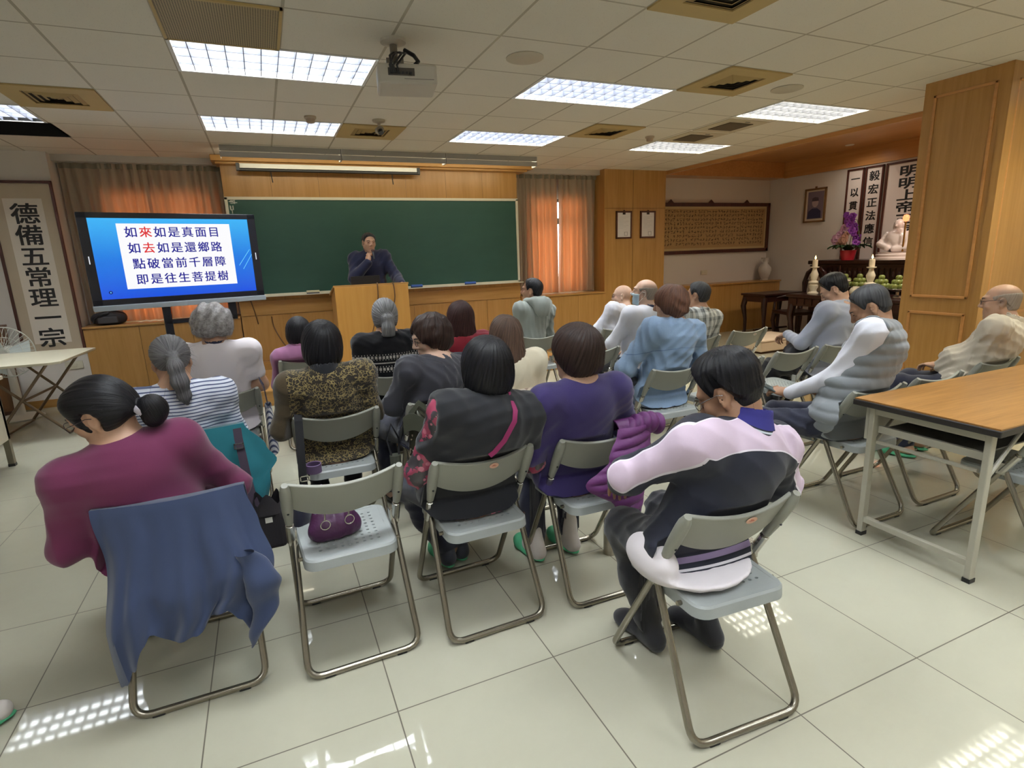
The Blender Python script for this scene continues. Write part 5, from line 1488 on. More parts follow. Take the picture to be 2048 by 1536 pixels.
for yy in (-.91, .91):
    for xx in (-.29, .29):
        m = MB(); m.tube([(xx, yy, .62), (xx * 1.05, yy * 1.02, .45), (xx * .96, yy * .98, .2), (xx * 1.04, yy * 1.02, .0)], [.055, .045, .032, .045], 10); m.build('leg', ROSEZ, t, smooth=60)
m = MB(); m.box(-.30, .30, -.92, .92, .12, .16); m.build('stretcher', ROSE, t)
m = MB(); m.box(.25, .29, -.9, .9, .16, .60); m.build('rear_panel', ROSEZ, t)
# fruit on stands
APPLE = plain('green_apple_skin', (126, 138, 70), .35, var=.14, nscale=9); STEM = plain('stem_brown', (70, 52, 30), .7)
ap0 = [None]
def apple(x, y, z, lbl, grp):
    if ap0[0] is None:
        t = thing('green_apple', '', 'apple'); ap0[0] = t
        m = MB(); m.lathe([(.0, .006), (.018, .0), (.034, .012), (.040, .034), (.036, .055), (.020, .068), (.006, .062), (0, .058)], n=16); m.build('flesh', APPLE, t, smooth=60)
        m = MB(); m.tube([(0, 0, .058), (.003, 0, .078)], .0022, 5); m.build('stem', STEM, t)
    else: t = copy_tree(ap0[0])
    t.location = (x, y, z); t.rotation_euler = (0, 0, (x * 37 + y * 91) % 6.28); t['label'] = lbl; t['group'] = grp
SILV = plain('silver_plate', (190, 186, 180), .25, .9)
for k, (x, y, nm) in enumerate(((7.86, 5.66, 'behind the incense burner'), (7.92, 5.48, 'behind the small white jar'), (7.72, 5.03, 'right of the right-hand candlestick'), (7.72, 4.80, 'nearest the oak pillar'))):
    zb = .775
    t = thing('fruit_stand', 'silver footed dish heaped with green apples, ' + nm, 'dish', (x, y, zb), 0, 'footed fruit dishes')
    m = MB(); m.lathe([(0, 0), (.055, 0), (.05, .01), (.02, .03), (.02, .07), (.06, .09), (.115, .11), (.112, .116), (0, .10)], n=24); m.build('dish', SILV, t, smooth=50)
    g_ = 'green apples heaped on the dish ' + nm
    for j in range(6): apple(x + .068 * math.cos(j * PI / 3), y + .068 * math.sin(j * PI / 3), zb + .112, 'green apple in the bottom ring of the heap ' + nm, g_ + ', bottom ring')
    for j in range(4): apple(x + .042 * math.cos(j * PI / 2 + .4), y + .042 * math.sin(j * PI / 2 + .4), zb + .168, 'green apple in the middle ring of the heap ' + nm, g_ + ', middle ring')
    apple(x, y, zb + .225, 'single green apple on top of the heap ' + nm, g_ + ', top')
IVORY = plain('ivory_ceramic', (222, 214, 192), .3)
def candlestick(x, y, lbl):
    t = thing('candlestick', lbl, 'candlestick', (x, y, .775), 0, 'white altar candlesticks')
    m = MB(); m.lathe([(0, 0), (.075, 0), (.075, .02), (.05, .035), (.045, .06), (.065, .10), (.065, .13), (.045, .15), (.075, .165), (.075, .18), (.035, .20), (.05, .25), (.058, .29), (.035, .345), (.028, .38), (.06, .395), (.06, .405), (0, .405)], n=28); m.build('stand', IVORY, t, smooth=40)
    m = MB(); m.lathe([(0, .405), (.036, .405), (.036, .50), (.03, .505), (0, .50)], n=20); m.build('candle', plain('candle_wax', (232, 220, 190), .4), t, smooth=40)
    m = MB(); m.lathe([(0, .51), (.010, .522), (.012, .535), (.006, .556), (0, .572)], n=12); m.build('flame', emit('candle_flame', (255, 206, 120), 9), t, smooth=60)
candlestick(7.62, 5.99, 'lit candle on a tall white turned stand, left of two, by the armchair')
candlestick(7.62, 5.12, 'lit candle on a tall white turned stand, right of two, among the fruit')
t = thing('incense_burner', 'wide ivory incense burner on the offering table, behind the bent man', 'incense burner', (7.66, 5.60, .775))
m = MB(); m.lathe([(0, 0), (.07, 0), (.075, .012), (.055, .03), (.11, .08), (.13, .14), (.115, .18), (.14, .20), (.14, .215), (.115, .21), (0, .19)], n=30); m.build('bowl', IVORY, t, smooth=40)
for k in range(3):
    m = MB(); m.tube([(.01 * k - .01, .01 * k, .19), (.012 * k - .012, .01 * k, .42)], .0022, 5); m.build('incense_stick', REDWOOD, t)
t = thing('small_jar', 'round ivory jar on the offering table left of the right candlestick', 'jar', (7.60, 5.30, .775))
m = MB(); m.lathe([(0, 0), (.05, 0), (.075, .04), (.08, .075), (.06, .115), (.04, .125), (.035, .135), (0, .135)], n=26); m.build('body', IVORY, t, smooth=50)
# orchid
t = thing('potted_orchid', 'potted purple orchid with broad dark leaves in a red pot, in front of the scrolls', 'plant', (8.42, 6.06, 1.25))
m = MB(); m.lathe([(0, 0), (.09, 0), (.115, .14), (.118, .15), (.10, .15), (0, .13)], n=26); m.build('pot', plain('red_pot', (176, 34, 46), .35), t, smooth=40)
rs = random.Random(5)
LEAF = plain('orchid_leaf', (38, 66, 34), .35, var=.15)
for k in range(11):
    a = k * 2 * PI / 11 + rs.uniform(-.2, .2); ln = rs.uniform(.20, .30)
    m = MB()
    def lf(u, v, a=a, ln=ln):
        w0 = .045 * math.sin(PI * min(1, .12 + u * .88)) ** .7; s_ = (v - .5) * 2
        r = .03 + u * ln; z = .14 + .10 * math.sin(u * 2.2) - .05 * u * u + .02 * s_ * s_
        return (r * math.cos(a) - s_ * w0 * math.sin(a), r * math.sin(a) + s_ * w0 * math.cos(a), z)
    m.grid(lf, 10, 4, .004); m.build('leaf', LEAF, t, smooth=60)
cols = [plain('orchid_purple', (128, 56, 156), .5), plain('orchid_pink', (196, 150, 178), .5), plain('orchid_peach', (196, 150, 132), .5)]
fl0 = {}
def flower(ci):
    m = MB()
    for k in range(5):
        R4 = Matrix.Rotation(k * 2 * PI / 5, 4, 'Y')
        m.grid(lambda u, v: tuple(R4 @ Vector(((v - .5) * .05 * math.sin(PI * min(1, .1 + u * .85)), -.008 * u - .012 * math.sin(u * 3), .006 + u * .042))), 5, 3)
    m.ball((0, -.014, 0), (.010, .014, .010), 8, 6)
    return m.build('flower', cols[ci], t, smooth=60)
for k in range(46):
    ci = 0 if k < 22 else (1 if k < 34 else 2)
    if ci not in fl0: fl0[ci] = o = flower(ci)
    else: o = fl0[ci].copy(); COL.objects.link(o)
    if ci == 0: s_ = k / 21; p = (-.05 + rs.uniform(-.05, .05), -.02 - .16 * s_ + rs.uniform(-.05, .05), .66 - .42 * s_ * s_ + rs.uniform(-.05, .03))
    elif ci == 1: s_ = (k - 22) / 11; p = (-.06 + rs.uniform(-.05, .05), .02 + .17 * s_ + rs.uniform(-.05, .05), .50 - .22 * s_ + rs.uniform(-.04, .04))
    else: p = (-.09 + rs.uniform(-.04, .04), .05 + rs.uniform(-.12, .10), .31 + rs.uniform(-.07, .07))
    o.location = p; o.rotation_euler = (rs.uniform(-.5, .5), rs.uniform(0, 6), rs.uniform(-1.9, -1.0)); o.scale = [rs.uniform(.85, 1.25)] * 3
for pts in (((0, 0, .13), (.02, -.02, .4), (-.01, -.04, .62), (-.03, -.12, .60), (-.05, -.20, .34)), ((0, .02, .13), (.0, .05, .34), (-.03, .10, .48), (-.06, .18, .36))):
    m = MB(); m.tube(pts, .005, 6); m.build('flower_stem', plain('stem_green', (74, 92, 46), .5), t, smooth=60)
# white seated statue on a lotus base
STO = plain('white_glazed_stone', (220, 206, 202), .3, var=.04)
t = thing('seated_statue', 'white glazed seated statue on a tiered base, on the altar by the pillar', 'statue', (8.45, 5.32, 1.25))
m = MB(); m.lathe([(0, 0), (.30, 0), (.30, .03), (.26, .04), (.27, .075), (.24, .09), (.25, .11), (0, .11)], n=36); m.build('base', STO, t, smooth=40)
KZ = np.array(Matrix.Rotation(PI / 2, 3, 'Z'))
P, F = surface([ell((0, 0, .20), (.13, .20, .11), k=.05), ell((-.04, 0, .30), (.12, .15, .13), k=.05), ell((-.03, .0, .49), (.065, .065, .08), k=.02), ell((.0, .0, .42), (.07, .08, .05), k=.03),
    cone((-.02, .15, .36), (-.10, .20, .24), .045, .035, k=.03), cone((-.02, -.15, .36), (-.10, -.18, .22), .045, .035, k=.03), cone((-.10, .20, .22), (-.16, .05, .17), .05, .045, k=.03), cone((-.08, -.22, .17), (-.16, -.05, .15), .055, .045, k=.03),
    ell((-.09, 0, .25), (.07, .10, .08), k=.03), cone((-.092, 0, .485), (-.10, 0, .47), .012, .014, k=.01), ell((-.03, .07, .47), (.02, .012, .04), k=.01), ell((-.03, -.07, .47), (.02, .012, .04), k=.01)], .009, folds(12, .0028, 60, (1, 1, 1)))
np_mesh('figure', P, F, STO, t)
t = thing('red_lamp', 'small glowing red altar lamp above the statue, at the pillar edge', 'lamp', (8.30, 5.16, 1.25))
m = MB(); m.lathe([(0, 0), (.05, 0), (.04, .02), (.012, .04), (.012, .50), (.03, .52), (0, .52)], n=16); m.build('stand', plain('brass', (170, 130, 70), .3, .9), t, smooth=40)
m = MB(); m.lathe([(0, .52), (.03, .53), (.042, .57), (.03, .61), (0, .62)], n=16); m.build('glowing_shade', emit('red_glow', (255, 130, 80), 2.5), t, smooth=60)
# dark side table and armchair, low bench
t = thing('side_table', 'dark rosewood side table with curved legs, left of the altar', 'table', (7.95, 7.02, 0))
m = MB(); m.box(-.46, .46, -.26, .26, .70, .735); m.build('top', ROSE, t, bevel=.008)
m = MB(); m.box(-.43, .43, -.235, .235, .60, .70); m.build('apron', ROSE, t)
for xx in (-.40, .40):
    for yy in (-.20, .20):
        m = MB(); m.tube([(xx, yy, .66), (xx * 1.07, yy * 1.1, .52), (xx * .98, yy, .30), (xx * .97, yy, .10), (xx * 1.05, yy * 1.08, .0)], [.05, .045, .030, .026, .04], 10); m.build('leg', ROSEZ, t, smooth=60)
m = MB(); m.box(-.38, .38, -.02, .02, .10, .13); m.build('stretcher', ROSE, t)
t = thing('armchair', 'dark carved rosewood armchair with rounded pale panel back, beside the altar', 'armchair', (7.86, 6.45, 0), math.radians(70))
m = MB(); m.box(-.28, .28, -.24, .26, .42, .47); m.build('seat', ROSE, t, bevel=.01)
for xx in (-.25, .25):
    for yy in (-.21, .23):
        m = MB(); m.tube([(xx, yy, .43), (xx * 1.06, yy * 1.06, .30), (xx * .96, yy * .96, .12), (xx * 1.06, yy * 1.06, 0)], [.04, .038, .028, .036], 8); m.build('leg', ROSEZ, t, smooth=60)
m = MB(); m.tube([(-.26, -.22, .47), (-.30, -.25, .62), (-.25, -.26, .75), (-.29, -.27, .90), (-.22, -.28, 1.06), (-.08, -.285, 1.13), (.08, -.285, 1.13), (.22, -.28, 1.06), (.29, -.27, .90), (.25, -.26, .75), (.30, -.25, .62), (.26, -.22, .47)], .034, 10); m.build('back_frame', ROSE, t, smooth=60)
m = MB(); m.lathe([(0, 0), (.17, 0), (.17, .012), (0, .012)], n=28, M4=Matrix.Rotation(PI / 2, 4, 'X') @ Matrix.Diagonal((1, 1.25, 1, 1))); m.v = [(a, b_ - .262, c + .83) for a, b_, c in m.v]; m.build('back_panel', plain('pale_marble', (176, 166, 144), .3), t, smooth=40)
for xx in (-.18, .18):
    m = MB(); m.tube([(xx, -.25, .60), (xx * 1.2, -.25, .75), (xx, -.26, .95)], .016, 8); m.build('back_scroll', ROSEZ, t, smooth=60)
for xx in (-.29, .29):
    m = MB(); m.tube([(xx, -.24, .68), (xx * 1.1, .0, .69), (xx * 1.06, .20, .66), (xx, .22, .47)], .022, 8); m.build('arm', ROSE, t, smooth=60)
t = thing('low_bench', 'low pale beige kneeling bench on the floor at the edge of the alcove', 'bench', (6.78, 6.05, 0))
m = MB(); m.box(-.42, .42, -.30, .30, .03, .17); m.build('body', plain('beige_fabric', (196, 176, 150), .8, bump=.1, bscale=200), t, bevel=.015)
m = MB(); m.box(-.43, .43, -.31, .31, .17, .20); m.build('cushion', plain('beige_cushion', (208, 188, 166), .8), t, bevel=.012)
m = MB(); m.box(-.39, .39, -.27, .27, 0, .03); m.build('plinth', DARKOAK, t)
t = thing('gold_ornament', 'small gold ornament on the lower shelf in front of the bent man', 'ornament', (7.30, 5.62, .30))
m = MB(); m.lathe([(0, -.30), (.09, -.30), (.09, -.27), (.03, -.25), (.03, 0), (.06, .02), (.08, .06), (.05, .11), (.0, .13)], n=18); m.build('body', plain('bright_gold', (210, 180, 90), .2, .95), t, smooth=50)
for k in range(5):
    a = k * 1.26; m = MB(); m.ball((.06 * math.cos(a), .06 * math.sin(a), .13), .026, 10, 8); m.build('bud', plain('gold_green', (176, 178, 92), .25, .5), t, smooth=60)
# ------------------------------------------------------------------ hair colours, cloth
H_BLACK = hairmat('hair_black', (9, 9, 12), (38, 37, 42), .55, .33)
H_DARK = hairmat('hair_dark_brown', (26, 18, 17), (66, 48, 42), .52, .36)
H_BROWN = hairmat('hair_brown', (52, 38, 32), (112, 88, 74), .52, .4)
H_RED = hairmat('hair_red_brown', (30, 17, 18), (74, 44, 42), .52, .4)
H_AUB = hairmat('hair_auburn', (58, 38, 30), (122, 84, 66), .52, .42)
H_SILVER = hairmat('hair_silver', (92, 88, 88), (190, 186, 186), .5, .5, .2)
H_GREY = hairmat('hair_grey', (48, 48, 52), (168, 168, 170), .52, .42, .2)
H_SALT = hairmat('hair_salt_and_pepper', (26, 26, 28), (88, 88, 90), .55, .42)
H_STUB = hairmat('hair_grey_stubble', (122, 110, 100), (160, 148, 136), .5, .7)
MAG = cloth('magenta_jersey', (104, 42, 76)); NAVY = cloth('navy_cloth', (40, 44, 66)); BLK = cloth('black_cloth', (34, 35, 40)); INDIGO = cloth('violet_knit', (54, 44, 94), weave=260, bump=.2)
WHT = cloth('white_cotton', (234, 226, 230), .03); WHT2 = cloth('white_shirt_cloth', (214, 214, 222), .03); PINK = cloth('dusty_pink_knit', (146, 96, 130), weave=240, bump=.25)
CREAM = cloth('cream_knit', (216, 206, 182), weave=240, bump=.25, stretch=(1, 1, .5)); DKRED = cloth('dark_red_cloth', (134, 32, 48)); GREYH = cloth('grey_hoodie_cloth', (142, 148, 142), .05)
BEIGE = cloth('beige_shirt_cloth', (188, 178, 160), .06, stretch=(1, 1, 1)); PALEBLUE = cloth('pale_grey_blue_cloth', (160, 164, 178), .05); QUILT = cloth('grey_quilted_cloth', (118, 122, 126), .05, rough=.6, bump=.05)
TR_BLK = cloth('black_trouser_cloth', (30, 30, 35)); TR_NAVY = cloth('navy_trouser_cloth', (36, 38, 54)); TR_GREY = cloth('grey_trouser_cloth', (86, 86, 90)); TR_BLUE = cloth('blue_jean_cloth', (70, 84, 116))
SHOE = plain('dark_shoe', (34, 30, 28), .5); GREEN = plain('green_slipper', (76, 164, 120), .7, bump=.3, bscale=90); WSOCK = cloth('white_sock_knit', (206, 198, 192)); GSOCK = cloth('charcoal_sock_knit', (42, 42, 46))
def striped():
    b = N('striped_jersey'); b.set(.85, 0, .25, .2)
    X, Y, Z = b.xyz()
    v = b.math('ADD', Z, b.math('MULTIPLY', b.noise(5, 2), .014))
    fr = b.math('FRACT', b.math('DIVIDE', v, .0165))
    b.base(b.mix(b.math('LESS_THAN', fr, .34), lin((212, 216, 228)), lin((78, 88, 122)))); b.bump(b.noise(420), .1, .002); return b.m
def leopard():
    b = N('leopard_print_plush'); b.set(.8, 0, .25, .3)
    w_ = b.n('ShaderNodeVectorMath', operation='ADD'); nn = b.n('ShaderNodeTexNoise'); nn.inputs['Scale'].default_value = 24; c = b.coord(); b.l(c, nn.inputs['Vector'])
    sc = b.n('ShaderNodeVectorMath', operation='SCALE'); sc.inputs['Scale'].default_value = .05; b.l(nn.outputs['Color'], sc.inputs[0]); b.l(c, w_.inputs[0]); b.l(sc.outputs[0], w_.inputs[1])
    v = b.n('ShaderNodeTexVoronoi', feature='DISTANCE_TO_EDGE'); v.inputs['Scale'].default_value = 60; b.l(w_.outputs[0], v.inputs['Vector'])
    f = b.n('ShaderNodeTexVoronoi'); f.inputs['Scale'].default_value = 60; b.l(w_.outputs[0], f.inputs['Vector'])
    edge = b.math('LESS_THAN', v.outputs['Distance'], .085); ctr = b.math('LESS_THAN', f.outputs['Distance'], .12)
    edge = b.math('MULTIPLY', edge, b.math('GREATER_THAN', b.noise(34, 2), .42))
    pat = b.math('MAXIMUM', edge, b.math('MULTIPLY', ctr, .55))
    X, Y, Z = b.xyz()
    slv = b.math('GREATER_THAN', b.math('ABSOLUTE', b.math('ADD', X, .0)), .222)
    c2 = b.mix(pat, lin((40, 34, 26)), lin((128, 112, 72)))
    b.base(b.mix(slv, c2, lin((70, 58, 38)))); b.bump(b.noise(300), .3, .003); return b.m
def nordic():
    b = N('black_patterned_knit'); b.set(.9, 0, .2, .2)
    X, Y, Z = b.xyz()
    def band(z, h): return b.math('LESS_THAN', b.math('ABSOLUTE', b.math('SUBTRACT', Z, z)), h)
    fx = b.math('FRACT', b.math('MULTIPLY', X, 42))
    sq = b.math('GREATER_THAN', fx, .35); dots = b.math('GREATER_THAN', b.math('FRACT', b.math('MULTIPLY', X, 52)), .72)
    p = band(.812, .004)
    for z, h, k in ((.872, .004, dots), (.853, .010, sq), (.836, .003, dots), (.788, .004, dots), (.770, .010, sq), (.752, .003, dots)):
        p = b.math('MAXIMUM', p, b.math('MULTIPLY', band(z, h), k))
    p = b.math('MULTIPLY', p, b.math('ADD', .45, b.math('MULTIPLY', b.noise(160), .8)), clamp=True)
    b.base(b.mix(p, lin((24, 24, 28)), lin((206, 202, 196)))); b.bump(b.noise(260), .25, .003); return b.m
def plaid():
    b = N('grey_plaid_cotton'); b.set(.85, 0, .25, .2)
    X, Y, Z = b.xyz()
    def st(c, f, lo): return b.math('GREATER_THAN', b.math('SINE', b.math('MULTIPLY', c, f)), lo)
    wx = b.math('ADD', X, b.math('MULTIPLY', b.noise(4), .02)); wz = b.math('ADD', Z, b.math('MULTIPLY', b.noise(3), .02))
    d = b.math('ADD', b.math('MULTIPLY', st(wx, 92, .1), .5), b.math('MULTIPLY', st(wz, 78, .35), .28))
    d = b.math('ADD', d, b.math('MULTIPLY', st(wx, 46, .93), .3), clamp=True)
    b.base(b.mix(d, lin((206, 208, 204)), lin((62, 68, 68)))); b.bump(b.noise(420), .1, .002); return b.m
def denim():
    b = N('faded_denim'); b.set(.85, 0, .25, .2)
    n1 = b.noise(6, 4); n2 = b.noise(120, 2, b.coord((1, 1, .25)))
    c = b.mix(n1, lin((102, 124, 150)), lin((138, 158, 182))); c = b.mix(b.math('MULTIPLY', n2, .35), c, lin((78, 100, 134)))
    X, Y, Z = b.xyz()
    s1 = b.math('LESS_THAN', b.math('ABSOLUTE', b.math('SUBTRACT', b.math('ADD', Z, b.math('MULTIPLY', b.math('ABSOLUTE', X), .12)), .875)), .0035)
    b.base(b.mix(b.math('MULTIPLY', s1, .6), c, lin((70, 92, 124)))); b.bump(n2, .3, .002); return b.m
def floral():
    b = N('pink_floral_satin'); b.set(.35, 0, .5)
    v = b.n('ShaderNodeTexVoronoi'); v.inputs['Scale'].default_value = 24; b.l(b.coord(), v.inputs['Vector'])
    n1 = b.noise(16, 3)
    c = b.mix(b.math('GREATER_THAN', n1, .52), lin((66, 62, 66)), lin((158, 66, 92))); b.base(b.mix(b.math('LESS_THAN', v.outputs['Distance'], .28), c, lin((196, 120, 138)))); return b.m
def yoked():
    b = N('navy_and_pink_jacket'); b.set(.72, 0, .3, .1)
    a = b.attr('yoke').outputs['Fac']; X, Y, Z = b.xyz()
    nz = b.noise(12, 3)
    nv = b.mix(nz, lin((26, 28, 40)), lin((38, 41, 56))); pk = b.mix(nz, lin((206, 184, 204)), lin((218, 198, 216)))
    c = b.mix(b.math('GREATER_THAN', a, 0), nv, pk)
    c = b.mix(b.math('LESS_THAN', b.math('ABSOLUTE', a), .0022), c, lin((230, 222, 232)))
    hm = b.attr('hem').outputs['Fac']
    def band(z0, z1): return b.math('MULTIPLY', b.math('GREATER_THAN', hm, z0), b.math('LESS_THAN', hm, z1))
    c = b.mix(band(.026, .040), c, lin((156, 138, 176))); c = b.mix(band(.008, .014), c, lin((224, 220, 226)))
    b.base(c); b.bump(b.noise(420), .1, .002); return b.m

# ---- nearest row
i_ = person('woman in a magenta sweater with a low black bun, glasses, turned to the left', (-.38, 1.99), 12, (-.60, 2.20, 1.160), (60, -24, -10), sw=.170, bulk=1.05, belly=.03, px=-.02,
    arms={'L': dict(e=(-.72, 2.17, .595), w=(-.56, 2.36, .58)), 'R': dict(e=(-.20, 2.33, .66), w=(-.34, 2.50, .62))}, sk=SKIN, hair=dict(kind='bun', mat=H_BLACK, seed=1, fly=90, wave=.0012), shirt=MAG, trousers=TR_BLK, shoes=(SHOE, 'shoe'), h=.0058, hc=.008, fold=(.0046, 52), hunch=.02, name='sweater')
glasses(i_)
m = MB(); m.lathe([(.017, -.010), (.031, -.010), (.034, 0), (.031, .010), (.017, .010)], n=16, M4=Matrix.Rotation(math.radians(70), 4, 'X')); m.v = [(a, b_ - .118, c - .050) for a, b_, c in m.v]
hr = [q for q in i_['t'].children if q.name.startswith('hair')][0]; o = m.build('hair_tie', plain('pale_hair_tie', (196, 190, 200), .5), hr, smooth=60)
# P10
def fl(info): pass
def vest_of(mat, g=.030, noise=None, seed=1, nm='vest', hc=.009, zc=.462, ah=.045, fa=.003, cap=True):
    def fn(info):
        L = info['torso'](g) + [ell(info['Pv'] + np.array((0, 0, -.01)), (.182 + g, .134 + g, .09), info['Rt'], k=.05)]
        for i, s in enumerate((-1, 1)):
            if cap: L += [ell(info['S'][i], (.050 + g * .7, .052 + g * .7, .050 + g * .7), None, k=.05), cone(info['S'][i], info['S'][i] + (info['EL'][i] - info['S'][i]) * .5, .048 + g * .7, .043 + g * .7, k=.05)]
        for i, s in enumerate((-1, 1)):
            L.append(ell(info['S'][i] + info['rt'] * s * (.10 + ah) - info['up'] * .03, (.10, .13, .15), info['Rt'], k=.012, op='s'))
        L += [cone(info['Nk'] + info['up'] * .02 + info['fw'] * .012, info['Nk'] + info['up'] * .12 + info['fw'] * .03, .058, .085, k=.012, op='s'), cut((0, 0, -1), -zc, .02)]
        f0 = folds(seed, fa, 52)
        P, F = surface(L, hc, (lambda P_: f0(P_) + noise(P_)) if noise else f0, .04)
        np_mesh(nm, P, F, mat, info['t'])
    return fn
i_ = person('woman with a black bob in a black vest with a magenta strap across the back', (.71, 1.87), 2, (.765, 2.03, 1.205), (4, -6, 2), sw=.178, bulk=1.05, px=-.02, hair=dict(kind='bob', mat=H_BLACK, seed=2, v=1.35, fly=110), shirt=floral(), trousers=TR_NAVY, shoes=(GREEN, 'slipper'),
    arms={'L': dict(e=(.475, 2.10, .66), w=(.60, 2.30, .60))}, h=.0065, hc=.009, vest=vest_of(BLK, .032, seed=4), collar=(BLK, .035, .062), name='blouse', legs=[dict(k=(-.20, .56, .49), a=(-.02, .60, .09)), dict(k=(.10, .58, .49), a=(.06, .63, .09))])
sock(i_, cloth('dark_sock_knit', (52, 54, 62)), .12)
L = i_['torso'](.034); o0 = i_['Cst']; T_ = i_['t']
pts = []
for xx, zz in ((.135, .985), (.125, .955), (.12, .92), (.11, .88), (.06, .81), (.02, .768), (.0, .755)):
    pts.append(surf_pt(L, (xx * .9, i_['Pv'][1] + .02, zz - .02), (xx * .05, -.35, .03 if zz < .95 else .12)) + np.array((0, -.005, .002)))
strap(i_, pts, cloth('magenta_strap', (150, 42, 98)), .022, 'shoulder_strap', nrm=(.2, -1, 0))
# P11
i_ = person('woman with a dark brown bob in a plain violet sweater, purple quilted jacket behind her', (1.24, 1.85), 2, (1.175, 2.03, 1.22), (20, -2, -2), sw=.178, bulk=1.06, hair=dict(kind='shortbob', mat=H_DARK, seed=3, v=1.55, fly=110), shirt=INDIGO, trousers=TR_NAVY, shoes=(GREEN, 'slipper'),
    arms={'R': dict(e=(1.46, 2.06, .72), w=(1.40, 2.26, .66))}, h=.0062, hc=.009, fold=(.0035, 52), name='sweater', px=-.04, legs=[dict(k=(-.10, .58, .49), a=(-.13, .47, .09)), dict(k=(.10, .58, .49), a=(.06, .45, .09))])
sock(i_, WSOCK, .30)
# P17
def yoke_attr(P, info):
    ta = evalp(P.astype(np.float32), info['torso'](.014)); rel = P - info['Pv']; hgt = rel @ info['up']
    yk = np.minimum(hgt - .402 + .05 * np.minimum(np.abs(rel @ info['rt']) / .2, 1) ** 2, .012 - rel @ info['fw'] - .03)
    for i, s in enumerate((-1, 1)):
        da = evalp(P.astype(np.float32), [cone(info['S'][i], info['EL'][i], .055, .05), cone(info['EL'][i], info['WR'][i], .05, .04)])
        ax = info['EL'][i] - info['S'][i]; ax = ax / np.linalg.norm(ax)
        o_ = np.array((s * .5, -.72, .48)); o_ = o_ - ax * (o_ @ ax); o_ /= np.linalg.norm(o_)
        q = P - info['S'][i]; t_ = np.clip(q @ ax, 0, .26); q = q - t_[:, None] * ax; q /= (np.linalg.norm(q, axis=1)[:, None] + 1e-6)
        va = (q @ o_ - .70) * .05
        armv = (da < ta - .012) | ((P - info['S'][i]) @ info['rt'] * s > .035)
        yk = np.where(armv, np.maximum(va, np.minimum(yk, .03) - .35 * t_), yk)
    return {'yoke': yk, 'hem': P[:, 2] - .485}
i_ = person('man with thick black hair in a navy jacket with pale pink yoke, nearest the camera', (1.235, 1.07), 4, (1.255, 1.345, 1.185), (22, -34, -4), cdeg=-4, sw=.185, bulk=1.0, px=-.01, sk=SKIN2, hair=dict(kind='short', mat=H_BLACK, seed=5, v=(.016, .018), fly=160, wave=.0026),
    arms={'L': dict(e=(1.005, 1.41, .79), w=(1.12, 1.62, .66)), 'R': dict(e=(1.62, 1.33, .66), w=(1.42, 1.55, .62))}, shirt=yoked(), shirt_attr=yoke_attr, trousers=TR_BLK, shoes=(GSOCK, 'shoe'), h=.0055, hc=.0068, fold=(.004, 49), lower=1, hunch=.025, name='jacket', thick=.020,
    legs=[dict(k=(-.055, .55, .48), a=(.0, .46, .09)), dict(k=(.17, .58, .48), a=(.20, .36, .09))], extra=lambda q: [cut((0, 0, -1), -.485, .012)])
glasses(i_, plain('silver_rim', (170, 170, 174), .2, .9))
sock(i_, GSOCK, .3)
RB = cloth('royal_blue_knit', (48, 48, 120))
L = [cone(i_['Nk'] + i_['up'] * .0 - i_['fw'] * .010, i_['Nk'] + i_['up'] * .056 + i_['fw'] * .0, .088, .068, k=.01), cone(i_['Nk'] + i_['up'] * .03, i_['Nk'] + i_['up'] * .2 + i_['fw'] * .02,   .060, .066, k=.006, op='s')]
P, F = surface(L, .004)
cb = N('striped_knit_collar'); cb.set(.85); hh = cb.attr('rise').outputs['Fac']
def _b(a, c): return cb.math('MULTIPLY', cb.math('GREATER_THAN', hh, a), cb.math('LESS_THAN', hh, c))
cc = cb.mix(_b(.022, .030), lin((30, 34, 44)), lin((214, 222, 226))); cc = cb.mix(_b(.036, .041), cc, lin((206, 214, 220))); cc = cb.mix(cb.math('GREATER_THAN', hh, .045), cc, lin((48, 46, 124))); cb.base(cc)
np_mesh('collar', P, F, cb.m, i_['shirt'], {'rise': (P - i_['Nk']) @ i_['up'] - (P - i_['Nk']) @ i_['fw'] * .12})
Pv = i_['Pv']
P, F = surface([ell(Pv + np.array((0, -.0, -.04)), (.192, .158, .080), k=.03), cut((0, 0, 1), .490, .01), ell(Pv + np.array((-.16, .05, -.02)), (.055, .11, .075), k=.03), cut((0, 0, -1), -.456, .012)], .008, folds(9, .0016, 40))
np_mesh('undershirt', P, F, WHT, i_['t'])
# P19 grey quilted vest with a phone
def quilt_noise(P): return -.0095 * np.abs(np.sin(P[:, 2] * PI / .062 + .25 * np.sin(P[:, 0] * 9))) ** .7 + .004
i_ = person('man in a grey quilted vest and white shirt looking at his phone', (2.94, 1.78), 20, (2.975, 2.06, 1.265), (18, -36, 2), sw=.185, bulk=1.06, belly=.02, sk=SKIN2, hair=dict(kind='short', mat=H_SALT, seed=6, v=(.006, .010), fly=80, wave=.0012),
    arms={'L': dict(e=(2.78, 2.10, .66), w=(2.74, 2.31, .63), h=dict(curl=.75, d=(-.15, 1, .1), n=(.4, .2, -1))), 'R': dict(e=(3.20, 2.10, .68), w=(2.92, 2.33, .62), h=dict(curl=.75, d=(-.6, 1, .1)))},
    shirt=WHT2, trousers=TR_NAVY, shoes=(SHOE, 'shoe'), h=.0055, hc=.008, fold=(.0045, 52), hunch=.03, vest=vest_of(QUILT, .034, quilt_noise, 7, hc=.007, ah=-.005, fa=.0015, cap=False), name='shirt', collar=(RB, .034, .060))
w_ = i_['WR'][0]; root = i_['t']
